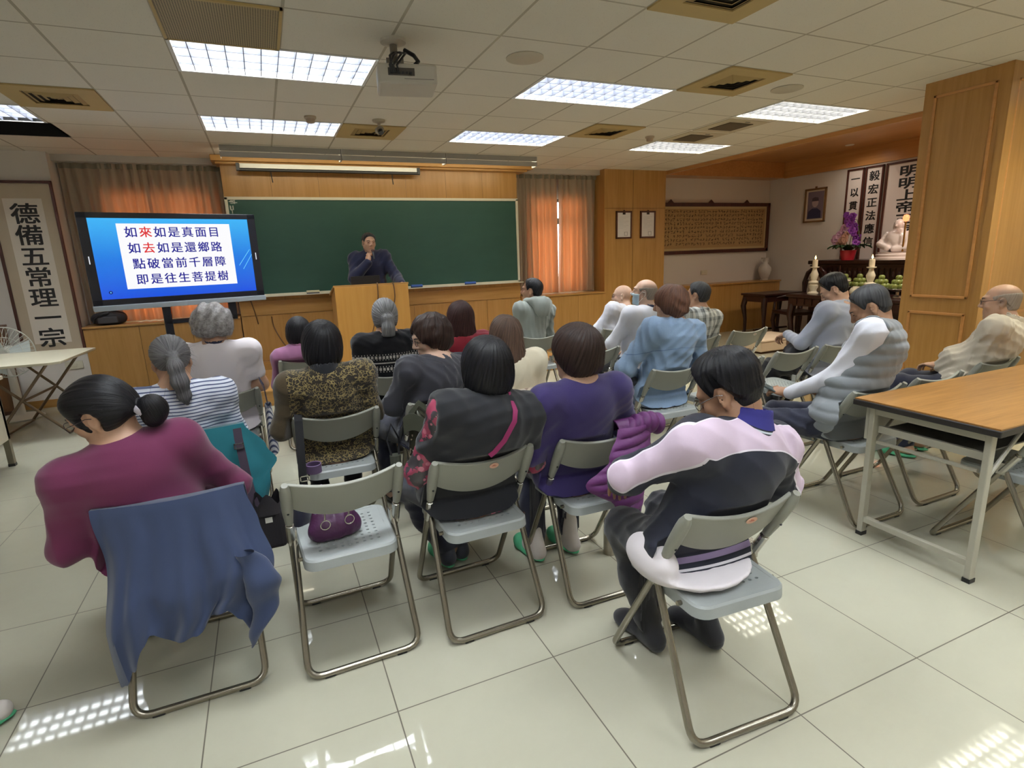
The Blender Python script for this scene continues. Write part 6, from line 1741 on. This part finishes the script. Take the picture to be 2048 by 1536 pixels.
def place(o, info, p, rz=0):
    M4 = Matrix.Translation(info['t'].location) @ Matrix.Rotation(info['t'].rotation_euler[2], 4, 'Z')
    o.location = M4 @ Vector(p); o.rotation_euler[2] = info['t'].rotation_euler[2] + rz
t = thing('mobile_phone', 'dark mobile phone held by the man in the grey quilted vest', 'phone')
m = MB(); m.box(-.036, .036, -.075, .075, 0, .009); m.v = [tuple(Matrix.Rotation(math.radians(24), 3, 'X') @ Vector(q)) for q in m.v]; m.build('case', plain('phone_case', (52, 60, 62), .3), t, bevel=.004)
m = MB(); m.box(-.033, .033, -.070, .070, .0091, .0098); m.v = [tuple(Matrix.Rotation(math.radians(24), 3, 'X') @ Vector(q)) for q in m.v]; m.build('screen', plain('phone_glass', (70, 84, 84), .1), t)
place(t, i_, w_ + np.array((.0, .125, .018)), .3)
# P20 beige shirt
i_ = person('bald man in a beige shirt and glasses behind the table by the oak pillar', (4.24, 1.86), 12, (4.30, 2.02, 1.215), (10, -6, 2), sw=.19, bulk=1.15, belly=.05, sk=SKIN, hair=dict(kind='fringe', mat=H_STUB, seed=7, fly=0, wave=.0004), stub=True,
    arms={'L': dict(e=(4.12, 2.03, .74), w=(4.14, 2.24, .665), h=dict(curl=.7, d=(.1, 1, 0))), 'R': dict(e=(4.50, 2.05, .72), w=(4.26, 2.26, .66), h=dict(curl=.7, d=(-.6, 1, 0)))}, shirt=BEIGE, trousers=TR_NAVY, shoes=(GREEN, 'slipper'), h=.006, hc=.009, fold=(.0055, 49), collar=(BEIGE, .045, .066), hunch=.03, legs=[dict(k=(-.10, .60, .52), a=(-.10, .50, .09)), dict(k=(.12, .60, .52), a=(.12, .5, .09))])
glasses(i_)
# ---- second row
i_ = person('woman with a grey ponytail in a white and navy striped top', (-.42, 2.86), 4, (-.455, 3.02, 1.205), (8, -4, -3), sw=.175, bulk=1.04, hair=dict(kind='pony', mat=hairmat('hair_grey_dark', (40, 40, 44), (134, 132, 134), .5, .42, .2), seed=8, fly=200, flylen=.045), shirt=striped(), trousers=TR_BLUE, shoes=(SHOE, 'shoe'), hc=.009, name='top', sleeve='long', fold=(.0032, 52))
i_ = person('woman with a black bob in a leopard print jacket', (.26, 2.83), 0, (.235, 2.97, 1.225), (-4, -2, 2), sw=.18, bulk=1.08, hair=dict(kind='bob', mat=H_BLACK, seed=9, v=1.1, fly=90), shirt=leopard(), trousers=TR_BLK, shoes=(SHOE, 'shoe'), hc=.009, fold=(.003, 52), collar=(BLK, .055, .064), name='jacket',
    arms={'L': dict(e=(-.01, 2.98, .68), w=(.12, 3.18, .62))})
i_ = person('woman with wavy dark hair, glasses and a dark quilted jacket, turned to the left', (.84, 2.80), 16, (.775, 2.98, 1.21), (76, -18, -4), sw=.18, bulk=1.04, sk=SKIN3, hair=dict(kind='shortbob', mat=H_DARK, seed=10, v=1.5, fly=260, lump=.0035), shirt=cloth('dark_grey_quilting', (54, 54, 62), .06, .6), trousers=TR_NAVY, shoes=(SHOE, 'shoe'), hc=.009, h=.0055, fold=(.006, 67), name='jacket', hunch=.02, collar=(WHT, .006, .058),
    arms={'L': dict(e=(.56, 3.0, .72), w=(.66, 3.2, .66))})
glasses(i_)
person('woman with straight brown shoulder-length hair in a cream sweater', (1.30, 2.78), 0, (1.25, 2.98, 1.175), (-4, -4, 0), sw=.17, bulk=.98, hair=dict(kind='long', mat=H_BROWN, seed=11, v=1.1, fly=200, lump=.004), shirt=CREAM, trousers=TR_GREY, shoes=(SHOE, 'shoe'), hc=.009, name='sweater', fold=(.0028, 52))
i_ = person('person with short auburn hair in a faded blue denim jacket', (2.45, 2.80), 6, (2.46, 3.02, 1.28), (34, -10, -3), sw=.19, bulk=1.05, hair=dict(kind='shortbob', mat=H_AUB, seed=12, v=1.45, fly=500, lump=.006, flylen=.035), shirt=denim(), trousers=TR_BLUE, shoes=(SHOE, 'shoe'), hc=.009, fold=(.006, 46), name='jacket', hunch=.02, thick=.022,
    arms={'L': dict(e=(2.13, 3.06, .72), w=(2.32, 3.20, .64)), 'R': dict(e=(2.76, 3.0, .70), w=(2.55, 3.2, .65))}, collar=(denim(), .03, .062))
LC = i_
i_ = person('man with black hair in a pale grey shirt, bent over an open bag', (4.10, 2.82), 8, (4.06, 3.10, 1.265), (30, -38, 2), cdeg=-4, sw=.185, bulk=.98, sk=SKIN, hair=dict(kind='short', mat=H_BLACK, seed=13, v=(.012, .014), fly=60), shirt=PALEBLUE, trousers=TR_BLK, shoes=(SHOE, 'shoe'), h=.006, hc=.009, hunch=.03, fold=(.005, 52),
    arms={'L': dict(e=(3.86, 3.10, .74), w=(3.95, 3.31, .78), h=dict(curl=1.0, d=(.1, .8, -.3))), 'R': dict(e=(4.31, 3.12, .74), w=(4.08, 3.28, .745), h=dict(curl=.9, d=(-.7, .7, -.1)))}, collar=(PALEBLUE, .035, .060))
BAGMAN = i_
# ---- third row
i_ = person('woman with fluffy silver-grey hair in a white T-shirt', (-.33, 3.72), 0, (-.325, 3.88, 1.295), (6, 0, 0), sw=.18, bulk=1.08, hair=dict(kind='curly', mat=H_SILVER, seed=14, fly=2200, flylen=.022, lump=.010, wave=.0015), shirt=WHT, trousers=TR_NAVY, shoes=(SHOE, 'shoe'), sleeve='short', hc=.010, name='t_shirt', collar=(NAVY, .03, .060), fold=(.0038, 57))
person('woman with grey hair tied back in a black sweater with white knitted bands', (.74, 3.70), 0, (.745, 3.93, 1.255), (0, -2, 2), sw=.175, bulk=1.0, hair=dict(kind='tied', mat=H_GREY, seed=15, fly=60), shirt=nordic(), trousers=TR_BLK, shoes=(SHOE, 'shoe'), hc=.010, name='sweater', collar=(cloth('grey_collar', (92, 92, 96)), .03, .060))
person('woman with wavy dark red-brown hair in a dark red top', (1.30, 3.70), 0, (1.30, 3.93, 1.20), (4, 0, 3), sw=.17, bulk=1.0, hair=dict(kind='long', mat=H_RED, seed=16, v=1.4, fly=300, lump=.006), shirt=DKRED, trousers=TR_BLK, shoes=(SHOE, 'shoe'), hc=.011, name='top')
i_ = person('bald man in a pale blue face mask and a white shirt', (2.95, 3.72), 8, (2.96, 3.90, 1.268), (34, 6, -2), sw=.19, bulk=1.1, belly=.02, sk=SKIN3, hair=dict(kind='fringe', mat=H_STUB, seed=17, fly=0, wave=.0005), stub=True, shirt=WHT2, trousers=TR_BLK, shoes=(SHOE, 'shoe'), hc=.010, h=.0062, arms={'L': dict(e=(2.66, 3.98, .74), w=(2.76, 4.16, .68))}, collar=(NAVY, .028, .062), fold=(.004, 52))
hp = head_prims(); m = MB(); rows = []
NU, NV = 18, 10
for a in range(NU + 1):
    for b_ in range(NV + 1):
        az = (a / NU - .5) * 2 * math.radians(68); zz = -.012 - .098 * b_ / NV
        c = np.array((0, -.0, zz)); d = np.array((math.sin(az), math.cos(az), 0))
        p = surf_pt([q for q in hp if q[-1] == 'u' and abs(q[1][0]) < .07], c, d, 0, .2) if True else None
        rr = max(np.linalg.norm((p - c)[:2]), .072 - .012 * b_ / NV) + .006
        rows.append(c + d * rr)
W1 = NV + 1
m.add(rows, [(a * W1 + b_, (a + 1) * W1 + b_, (a + 1) * W1 + b_ + 1, a * W1 + b_ + 1) for a in range(NU) for b_ in range(NV)])
MASK = plain('pale_blue_mask', (176, 198, 208), .8)
o = m.build('face_mask', MASK, i_['t'], smooth=80); o.matrix_local = i_['HM']; sm_ = o.modifiers.new('thickness', 'SOLIDIFY'); sm_.thickness = .0015
m = MB()
for s in (-1, 1): m.tube([(s * .071, .030, -.02), (s * .080, .004, .012), (s * .084, -.022, .010), (s * .082, -.026, -.012), (s * .070, .028, -.085)], .0016, 5)
mk = [q for q in i_['t'].children if q.name.startswith('face_mask')][0]; o = m.build('mask_loop', WHITEP, mk, smooth=60)
person('man with thinning dark hair in a grey and white plaid shirt', (3.48, 3.72), 4, (3.53, 3.92, 1.225), (24, -4, 4), sw=.19, bulk=1.06, sk=SKIN2, hair=dict(kind='short', mat=H_SALT, seed=18, v=(.012, .008), fly=120), shirt=plaid(), trousers=TR_GREY, shoes=(SHOE, 'shoe'), hc=.010, h=.0075, collar=(plaid(), .035, .062))
# ---- front row
person('woman with short black hair in a dusty pink sweater', (.24, 4.70), 0, (.215, 4.90, 1.085), (6, -10, 6), sw=.165, bulk=.98, hair=dict(kind='bob', mat=H_BLACK, seed=19, v=1.0, fly=30), shirt=PINK, trousers=TR_BLK, shoes=(SHOE, 'shoe'), hc=.011, h=.008, name='sweater', hunch=.02, collar=(PINK, .05, .060))
i_ = person('man with black hair in a grey hooded jacket, seen in profile', (2.38, 4.70), 14, (2.385, 4.93, 1.29), (36, 2, 0), sw=.18, bulk=.98, sk=SKIN2, hair=dict(kind='short', mat=H_BLACK, seed=20, v=(.009, .008), fly=30), shirt=GREYH, trousers=TR_GREY, shoes=(SHOE, 'shoe'), hc=.009, h=.0062, name='hooded_jacket', fold=(.006, 52), hunch=.02, arms={'L': dict(e=(2.18, 4.90, .74), w=(2.22, 5.10, .70))}, collar=(BLK, .045, .064))
q = i_; c_ = lambda a, b_, c: q['Nk'] + q['rt'] * a + q['fw'] * b_ + q['up'] * (c + .035)
P, F = surface(chain([c_(-.085, .075, -.05), c_(-.105, .0, -.015), c_(-.075, -.085, -.0), c_(0, -.115, .005), c_(.075, -.085, -.0), c_(.105, .0, -.015), c_(.085, .075, -.05)], [.022, .034, .042, .046, .042, .034, .022], k=.03) + [ell(c_(0, -.125, -.06), (.105, .045, .085), q['Rt'], k=.05)], .008, folds(21, .007, 60))
np_mesh('hood', P, F, GREYH, q['shirt'])
i_ = person('bald man with glasses in a white shirt, farthest of the men on the right', (3.30, 4.70), 10, (3.40, 4.90, 1.165), (36, -6, 0), sw=.18, bulk=1.04, sk=SKIN3, hair=dict(kind=None), shirt=WHT2, trousers=TR_BLK, shoes=(SHOE, 'shoe'), hc=.010, h=.0062, arms={'L': dict(e=(3.12, 4.92, .74), w=(3.2, 5.1, .68))}, collar=(WHT2, .03, .060), fold=(.0026, 52))
glasses(i_)
# ---- lecturer behind the podium, facing the room
ROBE = cloth('dark_navy_robe_cloth', (26, 30, 56), .08)
def robe(q):
    Pv = q['Pv']; return [cone(Pv + np.array((0, 0, .02)), (Pv[0], Pv[1], .16), .165, .215, k=.05), cut((0, 0, -1), -.08, .01)]
i_ = person('lecturer in a dark navy robe speaking behind the podium, one fist raised to his chin', (1.26, 7.34, .175), 180, (1.245, 7.18, 1.85), (8, -6, -3), sw=.175, bulk=1.02, sk=SKIN, sit=False, py=.02, hair=dict(kind='short', mat=hairmat('hair_black_grey', (22, 22, 24), (92, 90, 90), .58, .4), seed=21, v=(.006, .010), fly=20),
    arms={'R': dict(e=(1.005, 7.08, 1.30), w=(1.20, 6.99, 1.515), h=dict(curl=1.35, d=(.15, -.05, 1), n=(.75, .7, .0), thumb=.4)), 'L': dict(e=(1.525, 7.10, 1.30), w=(1.535, 6.86, 1.215), h=dict(curl=.5, d=(-.1, -1, .1), n=(0, .2, -1)))},
    shirt=ROBE, shoes=(SHOE, 'shoe'), hc=.010, h=.0055, lower=1, extra=robe, name='robe', collar=(ROBE, .05, .060), fold=(.006, 46), thick=.028)
t = thing('microphone', 'small dark microphone in the raised fist of the lecturer', 'microphone')
m = MB(); m.tube([(0, 0, -.07), (0, 0, .03)], [.010, .013], 10); m.build('handle', BLACK, t, smooth=50)
m = MB(); m.ball((0, 0, .045), .019, 12, 8); m.build('head', plain('mic_mesh', (84, 50, 46), .5), t, smooth=60)
t.location = (1.24, 6.955, 1.585); t.rotation_euler = (math.radians(-25), 0, 0)
# ------------------------------------------------------------------ cloth hung on chairs, bags, small things
def draped(name, lbl, cat, chr_, mat, fn, nu, nv, thick=.004, smooth=60, parts=None):
    c = CHAIRS[chr_]
    t = thing(name, lbl, cat, c.location[:], c.rotation_euler[2])
    m = MB(); m.grid(fn, nu, nv, thick); m.build('cloth', mat, t, smooth=smooth)
    return t
def lerp(a, b, t): return a + (b - a) * t
def pl(tab, v):
    for i in range(len(tab) - 1):
        if v <= tab[i + 1][0]:
            f = (v - tab[i][0]) / max(tab[i + 1][0] - tab[i][0], 1e-9); f = max(0, min(1, f)); f = f * f * (3 - 2 * f)
            return lerp(tab[i][1], tab[i + 1][1], f)
    return tab[-1][1]
# navy jacket over the nearest left chair: over the top rail, down the back in loose folds
def fn(u, v):
    xl = pl([(0, -.225), (.12, -.225), (.35, -.205), (.7, -.225), (1, -.235)], v); xr = pl([(0, .225), (.10, .225), (.35, .255), (.6, .285), (.85, .27), (1, .24)], v)
    x = lerp(xl, xr, u)
    hem = pl([(0, .13), (.05, .15), (.12, .22), (.20, .31), (.27, .335), (.40, .285), (.55, .30), (.68, .335), (.78, .37), (.86, .31), (.93, .23), (1, .29)], u)
    uu = x / .2
    if v < .10:                                        # the part lying over the rail and hanging inside
        q = v / .10; z = lerp(.66, .755, q); y = lerp(.165, .090, q) - .028 * (1 - min(1, uu * uu))
        return (x, y + .016, z)
    q = (v - .10) / .90
    z = lerp(.757, hem, q ** .95)
    yb = .50 - .41 * z / .72 - .045 * max(0, 1 - uu * uu) - .03
    y = min(.085 - .035 * max(0, 1 - uu * uu), lerp(.075 - .04 * max(0, 1 - uu * uu), -.045, min(1, q * 1.5)))
    fo = .020 * q * math.sin(u * 21 + 1.8 * math.sin(q * 3)) + .012 * q * math.sin(u * 43 + 4 * q) + .05 * q * q * max(0, (u - .72) / .28) * math.sin(q * 9)
    side = max(0, abs(u - .5) * 2 - .86) / .14
    return (x + .012 * math.sin(q * 7 + u * 5) * q, y + fo * .9 + side * .08 * q - .006, z + .006 * math.sin(u * 30) * q)
t = draped('jacket', 'navy blue jacket hung over the back of the nearest left chair', 'jacket', 'c1', cloth('navy_blue_jacket_cloth', (52, 63, 92), .08), fn, 70, 46)
def fn(u, v):                                           # its sleeve hanging at the right
    a = 2 * PI * u; z = lerp(.55, .235, v); r = pl([(0, .03), (.3, .055), (.8, .05), (1, .035)], v)
    return (.205 + .045 * math.sin(v * 3) + r * math.cos(a) * (1 + .1 * math.sin(v * 17)), -.045 + r * .8 * math.sin(a) + .01 * math.sin(v * 13), z + .05 * math.cos(a) * v)
m = MB(); m.grid(fn, 22, 20); m.build('sleeve', MATS['navy_blue_jacket_cloth'], t, smooth=60)
# teal jacket on the chair behind
def fn(u, v):
    xl = pl([(0, -.20), (.15, -.21), (1, -.20)], v); xr = pl([(0, .235), (.10, .24), (.35, .33), (.48, .37), (.60, .33), (1, .29)], v)
    x = lerp(xl, xr, u); hem = pl([(0, .40), (.5, .34), (.8, .26), (.92, .235), (1, .30)], u); uu = min(1, (x / .2) ** 2)
    if v < .10:
        q = v / .10; return (x, lerp(.17, .09, q) - .028 * (1 - uu) + .014, lerp(.64, .757, q))
    q = (v - .10) / .9; z = lerp(.758, hem, q)
    y = lerp(.07 - .035 * (1 - uu), -.03, min(1, q * 1.6)) + .022 * q * math.sin(u * 13 + 1) + .010 * q * math.sin(u * 29 + 3 * q) - .03 * math.exp(-((u - .55) / .05) ** 2) * q
    return (x, y - .004, z)
draped('jacket', 'teal jacket hung on the chair of the woman in stripes', 'jacket', 'c6', cloth('teal_jacket_cloth', (34, 104, 116), .1), fn, 56, 34)
# black crossbody bag hanging by its strap from that chair
t = thing('shoulder_bag', 'black shoulder bag hanging by a dark strap beside the teal jacket', 'bag', (-.11, 2.60, .235))
m = MB(); m.box(-.062, .062, -.04, .04, 0, .19); m.build('body', plain('black_bag_cloth', (32, 28, 34), .75, bump=.2, bscale=120), t, bevel=.02, seg=3)
m = MB(); m.grid(lambda u, v: (.075 * math.cos(2 * PI * u) * (1 - .3 * v), .05 * math.sin(2 * PI * u) * (1 - .2 * v), .17 + .07 * v + .03 * v * math.sin(2 * PI * u * 3)), 20, 5); m.build('open_top', MATS['black_bag_cloth'], t, smooth=60)
m = MB(); m.box(-.018, .012, -.0425, -.0405, .135, .160); m.build('label_patch', WHITEP, t)
STR = plain('dark_webbing', (40, 26, 44), .8, bump=.2, bscale=300)
strap(None, [(-.095, .245, .515), (-.092, .20, .48), (-.075, .10, .34), (-.06, .03, .24), (-.035, -.02, .165)], STR, .036, 'strap', parent=t, nrm=(0, -1, .4))
m = MB()
for q in ((-.112, -.070, .440, .445), (-.112, -.070, .462, .467), (-.112, -.107, .440, .467), (-.075, -.070, .440, .467)): m.box(q[0], q[1], .152, .160, q[2], q[3])
m.build('buckle', CHROME, t)
# purple quilted jacket on the violet woman's chair
PQ = N('purple_quilted_nylon'); PQ.set(.5, 0, .3); nz = PQ.noise(14, 3); PQ.base(PQ.mix(nz, lin((80, 36, 82)), lin((110, 56, 114)))); PQ.bump(PQ.noise(60, 3), .3, .004)
def fn(u, v):
    xl = pl([(0, .045), (.25, -.02), (.45, -.135), (.7, .0), (.9, .06), (1, .085)], v); xr = pl([(0, .225), (.3, .20), (.7, .15), (1, .10)], v)
    x = lerp(xl, xr, u); z = lerp(.765, .31, v); uu = min(1, (x / .2) ** 2)
    y = .075 - .03 * (1 - uu) - .055 * math.sin(min(1, v * 2) * PI / 2)
    puff = .013 * abs(math.sin(v * PI * 11 + u * 1.5)) * (1 - (2 * u - 1) ** 6)
    return (x, y - puff - .015 * math.sin(u * PI), z)
t = draped('quilted_jacket', 'purple quilted jacket over the chair back beside the violet sweater', 'jacket', 'c4', PQ.m, fn, 30, 74, .006)
def fn(u, v):
    a = 2 * PI * u; p = Vector((lerp(.10, .31, v), lerp(.085, .10, v), lerp(.735, .735, v) + .025 * math.sin(v * PI))); r = (.042 + .012 * abs(math.sin(v * PI * 5))) * (1 if v < .9 else .6 + .4 * math.cos((v - .9) * 12))
    return (p.x + .012 * math.sin(a), p.y + r * math.cos(a), p.z + r * .9 * math.sin(a))
m = MB(); m.grid(fn, 20, 30); m.build('sleeve', PQ.m, t, smooth=60)
m = MB(); m.grid(lambda u, v: (lerp(.06, .22, v), .10 + .055 * math.cos(PI * u), .755 + .035 * math.sin(PI * u) - .03 * (1 - math.sin(PI * u))), 12, 8, .006); m.build('fold_over_rail', PQ.m, t, smooth=60)
# jackets lying on the chairs of other people
def shawl(key, lbl, mat, zlow, cat='jacket', x0=-.215, x1=.215, seed=1, name='jacket'):
    def fn(u, v):
        x = lerp(x0, x1, u); uu = min(1, (x / .2) ** 2)
        if v < .2: q = v / .2; return (x, lerp(.16, .09, q) - .028 * (1 - uu) + .014, lerp(.66, .757, q))
        q = (v - .2) / .8; z = lerp(.758, zlow + .03 * math.sin(u * 5 + seed), q)
        return (x * (1 + .06 * q), .068 - .035 * (1 - uu) - .05 * q + .012 * q * math.sin(u * 17 + seed), z)
    return draped(name, lbl, cat, key, mat, fn, 40, 24)
pc = N('cream_and_tan_patchwork'); pc.set(.8); ck = pc.n('ShaderNodeTexChecker'); ck.inputs['Scale'].default_value = 16; pc.l(pc.coord((1, .01, 1.3), rot=(0, math.radians(45), 0)), ck.inputs['Vector']); ck.inputs['Color1'].default_value = lin((206, 192, 174)); ck.inputs['Color2'].default_value = lin((160, 136, 120)); pc.l(ck.outputs[0], pc.p.inputs['Base Color'])
shawl('c9', 'cream and tan patterned jacket on the chair of the woman in cream', pc.m, .52, seed=2)
shawl('c8', 'dark blue patterned jacket on the chair of the woman in glasses', cloth('blue_grey_damask', (66, 66, 100), .25), .50, x0=-.06, x1=.215, seed=4)
# olive sequinned bag hanging from that chair
sq = N('sequinned_olive_cloth'); sq.set(.3, .4); v_ = sq.n('ShaderNodeTexVoronoi'); v_.inputs['Scale'].default_value = 95; sq.l(sq.coord(), v_.inputs['Vector'])
wn2 = sq.n('ShaderNodeTexWhiteNoise'); sq.l(v_.outputs['Color'], wn2.inputs['Vector']); X_, Y_, Z_ = sq.xyz()
dn = sq.math('GREATER_THAN', sq.math('ADD', wn2.outputs['Value'], sq.math('MULTIPLY', Z_, -1.6)), .62)
sq.base(sq.mix(dn, lin((62, 62, 50)), lin((206, 192, 176))))
t = thing('tote_bag', 'olive bag with shiny sequins hanging behind the woman in glasses', 'bag', (.665, 2.80, .37))
m = MB(); m.grid(lambda u, v: ((.10 - .03 * v) * math.cos(2 * PI * u) * (math.sin(PI * min(1, .12 + v * .9)) ** .4) + .02 * math.sin(v * 4), .055 * math.sin(2 * PI * u) * (math.sin(PI * min(1, .12 + v * .9)) ** .4), .36 * v + .012 * math.sin(u * 19)), 34, 22); m.build('body', sq.m, t, smooth=60)
OLV = cloth('olive_canvas', (64, 66, 52))
strap(None, [(-.07, -.02, .28), (-.05, -.03, .35), (.0, .0, .395), (.05, -.02, .35), (.075, -.02, .28)], OLV, .03, 'handle', parent=t, nrm=(0, -1, 0))
m = MB(); m.grid(lambda u, v: (lerp(-.10, .09, u), -.05 - .02 * math.sin(PI * u), .25 + .09 * v + .02 * math.sin(u * 7)), 14, 6, .005); m.build('flap', OLV, t, smooth=60)
t = thing('water_bottle_pouch', 'grey pouch hanging on a cord between the two chairs by the sequinned bag', 'pouch', (.525, 2.83, .35))
m = MB(); m.tube([(0, 0, 0), (0, 0, .14)], [.028, .03], 12); m.build('pouch', plain('grey_green_nylon', (74, 76, 66), .7), t, smooth=50)
m = MB(); m.tube([(-.02, 0, .14), (-.035, .02, .22), (.0, .05, .30), (.03, .02, .22), (.02, 0, .14)], .006, 6); m.build('cord', BLACK, t, smooth=60)
# black strap bag on the leopard woman's chair, lilac bag handle
t = thing('shoulder_bag', 'black bag on a wide black strap over the chair of the woman in leopard print', 'bag', (.075, 2.80, 0))
strap(None, [(.0, .16, .66), (-.002, .115, .745), (-.004, .09, .765), (-.006, .045, .745), (-.012, .01, .62), (-.02, -.015, .48), (-.02, -.01, .40)], plain('black_webbing', (22, 22, 26), .8), .038, 'strap', parent=t, nrm=(0, -1, .3))
m = MB(); m.box(-.075, .03, -.06, .0, .26, .42); m.build('body', MATS['black_bag_cloth'], t, bevel=.02, seg=3)
m = MB()
for q in ((-.034, .012, .455, .460), (-.034, .012, .480, .485), (-.034, -.029, .455, .485), (.007, .012, .455, .485)): m.box(q[0], q[1], -.034, -.026, q[2], q[3])
m.build('buckle', CHROME, t)
# purple handbag on the empty front seat
PB = N('plum_nylon'); PB.set(.45, 0, .45); nz = PB.noise(10, 4); PB.base(PB.mix(nz, lin((58, 26, 58)), lin((84, 40, 82)))); PB.bump(PB.noise(34, 4), .5, .008)
t = thing('handbag', 'small plum purple handbag with metal rings on the empty perforated seat', 'bag', (.135, 2.13, .447), math.radians(8))
bp = [ell((0, 0, .055), (.095, .062, .058), k=.03), cone((-.065, 0, .03), (.07, 0, .03), .032, .032, k=.03), cone((-.05, .01, .10), (.05, .01, .095), .030, .026, k=.03), ('p', (0, 0, -1), -.0, .012, 's')]
P, F = surface(bp, .005, folds(3, .0022, 60, (1, 1, 1))); np_mesh('body', P, F, PB.m, t)
for k, xx in enumerate((-.045, .045)):
    m = MB(); m.tube([(xx + .018 * math.cos(a), -.058 - .004 * k, .085 + .018 * math.sin(a)) for a in [2 * PI * i / 14 for i in range(14)]], .0025, 6, close=True); m.build('ring', CHROME, t, smooth=60)
    m = MB(); m.tube([(xx, -.055, .10), (xx + .004, -.052, .125), (xx, -.04, .14)], .004, 6); m.build('clip', CHROME, t, smooth=60)
m = MB(); m.tube([(-.06, -.01, .10), (-.07, .02, .16), (-.05, .05, .19), (-.02, .06, .195), (.01, .06, .18), (.025, .03, .14), (.03, .0, .11)], .009, 8); m.build('handle', plain('lilac_strap', (122, 100, 142), .6), t, smooth=60)
t = thing('lilac_pouch', 'lilac round strap loop standing on the seat edge behind the empty chair', 'pouch', (.115, 2.885, .45))
m = MB(); m.grid(lambda u, v: (.038 * math.cos(2 * PI * u), .022 * math.sin(2 * PI * u) - .02 * v, .004 + .05 * v + .008 * math.sin(2 * PI * u)), 24, 4, .005); m.build('strap_loop', MATS['lilac_strap'], t, smooth=60)
t = thing('dark_bag', 'dark blue-grey bag hanging at the left of the empty front seat', 'bag', (.0, 2.34, .40))
m = MB(); m.grid(lambda u, v: (.045 * math.cos(2 * PI * u) * math.sin(PI * (.1 + .85 * v)) ** .5 + .02 * math.sin(3 * v), .07 * math.sin(2 * PI * u) * math.sin(PI * (.1 + .85 * v)) ** .5, .20 * v + .01 * math.sin(u * 25)), 24, 14); m.build('body', cloth('ink_blue_cloth', (40, 40, 58), .2), t, smooth=60)
# steel flask on the floor
t = thing('steel_flask', 'brushed steel flask standing on the floor behind the purple quilted jacket', 'flask', (1.45, 2.18, 0))
m = MB(); m.lathe([(0, 0), (.031, 0), (.033, .006), (.033, .135), (.031, .14), (0, .14)], n=28); m.build('body', plain('brushed_steel', (176, 168, 156), .3, .95, var=.06, stretch=(1, 1, 12)), t, smooth=40)
m = MB(); m.lathe([(0, .142), (.0325, .142), (.0325, .182), (.029, .187), (0, .187)], n=28); m.build('cap', CHROME, t, smooth=40)
# open bag on the knees of the man in pale grey
t = thing('open_bag', 'black bag held open on the knees of the man in pale grey', 'bag', (4.00, 3.24, .60), math.radians(18))
P, F = surface([ell((0, 0, .04), (.16, .10, .075), k=.04), ell((.05, .0, .09), (.10, .07, .05), k=.05), ell((-.03, -.01, .14), (.10, .05, .05), k=.02, op='s')], .008, folds(8, .004, 50, (1, 1, 1))); np_mesh('body', P, F, MATS['black_nylon'], t)
m = MB(); m.tube([(-.12, -.02, .08), (-.08, -.08, .12), (.0, -.10, .12), (.06, -.08, .10)], .007, 6); m.build('zip', CHROME, t, smooth=60)
t = thing('tan_bag', 'tan canvas bag on the floor side of the man in pale grey, under his knees', 'bag', (4.02, 3.06, .0), math.radians(12))
P, F = surface([ell((0, 0, .20), (.13, .09, .18), k=.04), ('p', (0, 0, -1), 0, .02, 's')], .009, folds(9, .005, 46, (1, 1, 1))); np_mesh('body', P, F, cloth('tan_canvas', (186, 150, 96), .15), t)
m = MB(); m.tube([(-.08, -.03, .34), (-.05, -.04, .44), (.04, -.04, .44), (.07, -.03, .34)], .007, 6); m.build('handle', plain('tan_handle', (120, 88, 50), .6), t, smooth=60)
t = thing('black_cuff_bag', 'black pouch hugged under the arm of the denim jacket', 'pouch', (2.20, 3.13, .60))
P, F = surface([ell((0, 0, .03), (.10, .075, .055), k=.04)], .008, folds(4, .003, 50, (1, 1, 1))); np_mesh('body', P, F, BLK, t)
m = MB(); m.tube([(-.06, -.03, .075), (.0, -.05, .085), (.05, -.04, .08)], .004, 6); m.build('zip', WHITEP, t, smooth=60)
# striped carrier beside the white T-shirt
t = thing('striped_bag', 'white and navy striped tote hanging beside the chair of the woman in the white T-shirt', 'bag', (-.075, 3.74, .34))
sb = N('white_navy_stripe_canvas'); sb.set(.8); X_, Y_, Z_ = sb.xyz(); sb.base(sb.mix(sb.math('LESS_THAN', sb.math('FRACT', sb.math('MULTIPLY', sb.math('ADD', Z_, sb.math('MULTIPLY', Y_, .8)), 26)), .42), lin((206, 206, 210)), lin((66, 74, 104))))
m = MB(); m.grid(lambda u, v: (.03 * math.cos(2 * PI * u) * (1 - .3 * v), .12 * math.sin(2 * PI * u) * (1 - .2 * v), .30 * v), 24, 10); m.build('body', sb.m, t, smooth=60)
strap(None, [(0, -.06, .28), (-.01, -.05, .42), (-.03, .02, .47), (-.01, .06, .42), (0, .07, .28)], plain('navy_strap', (48, 50, 76), .7), .022, 'handle', parent=t, nrm=(1, 0, 0))
# foot that steps in at the lower left corner
t = thing('foot', 'foot in a white sock and green slipper stepping in at the lower left corner', 'foot', (-1.15, 2.16, 0), math.radians(-72))
P, F = surface([cone((0, .0, .075), (0, .145, .040), .042, .034, k=.03), cone((0, 0, .07), (0, -.015, .36), .040, .050, k=.03)], .006); np_mesh('sock', P, F, WSOCK, t)
P, F = surface([ell((0, .05, .014), (.046, .135, .014), k=.01), ell((0, .055, .044), (.048, .045, .036), k=.02), ('p', (0, 0, -1), 0, .004, 's')], .006); np_mesh('slipper', P, F, GREEN, t)
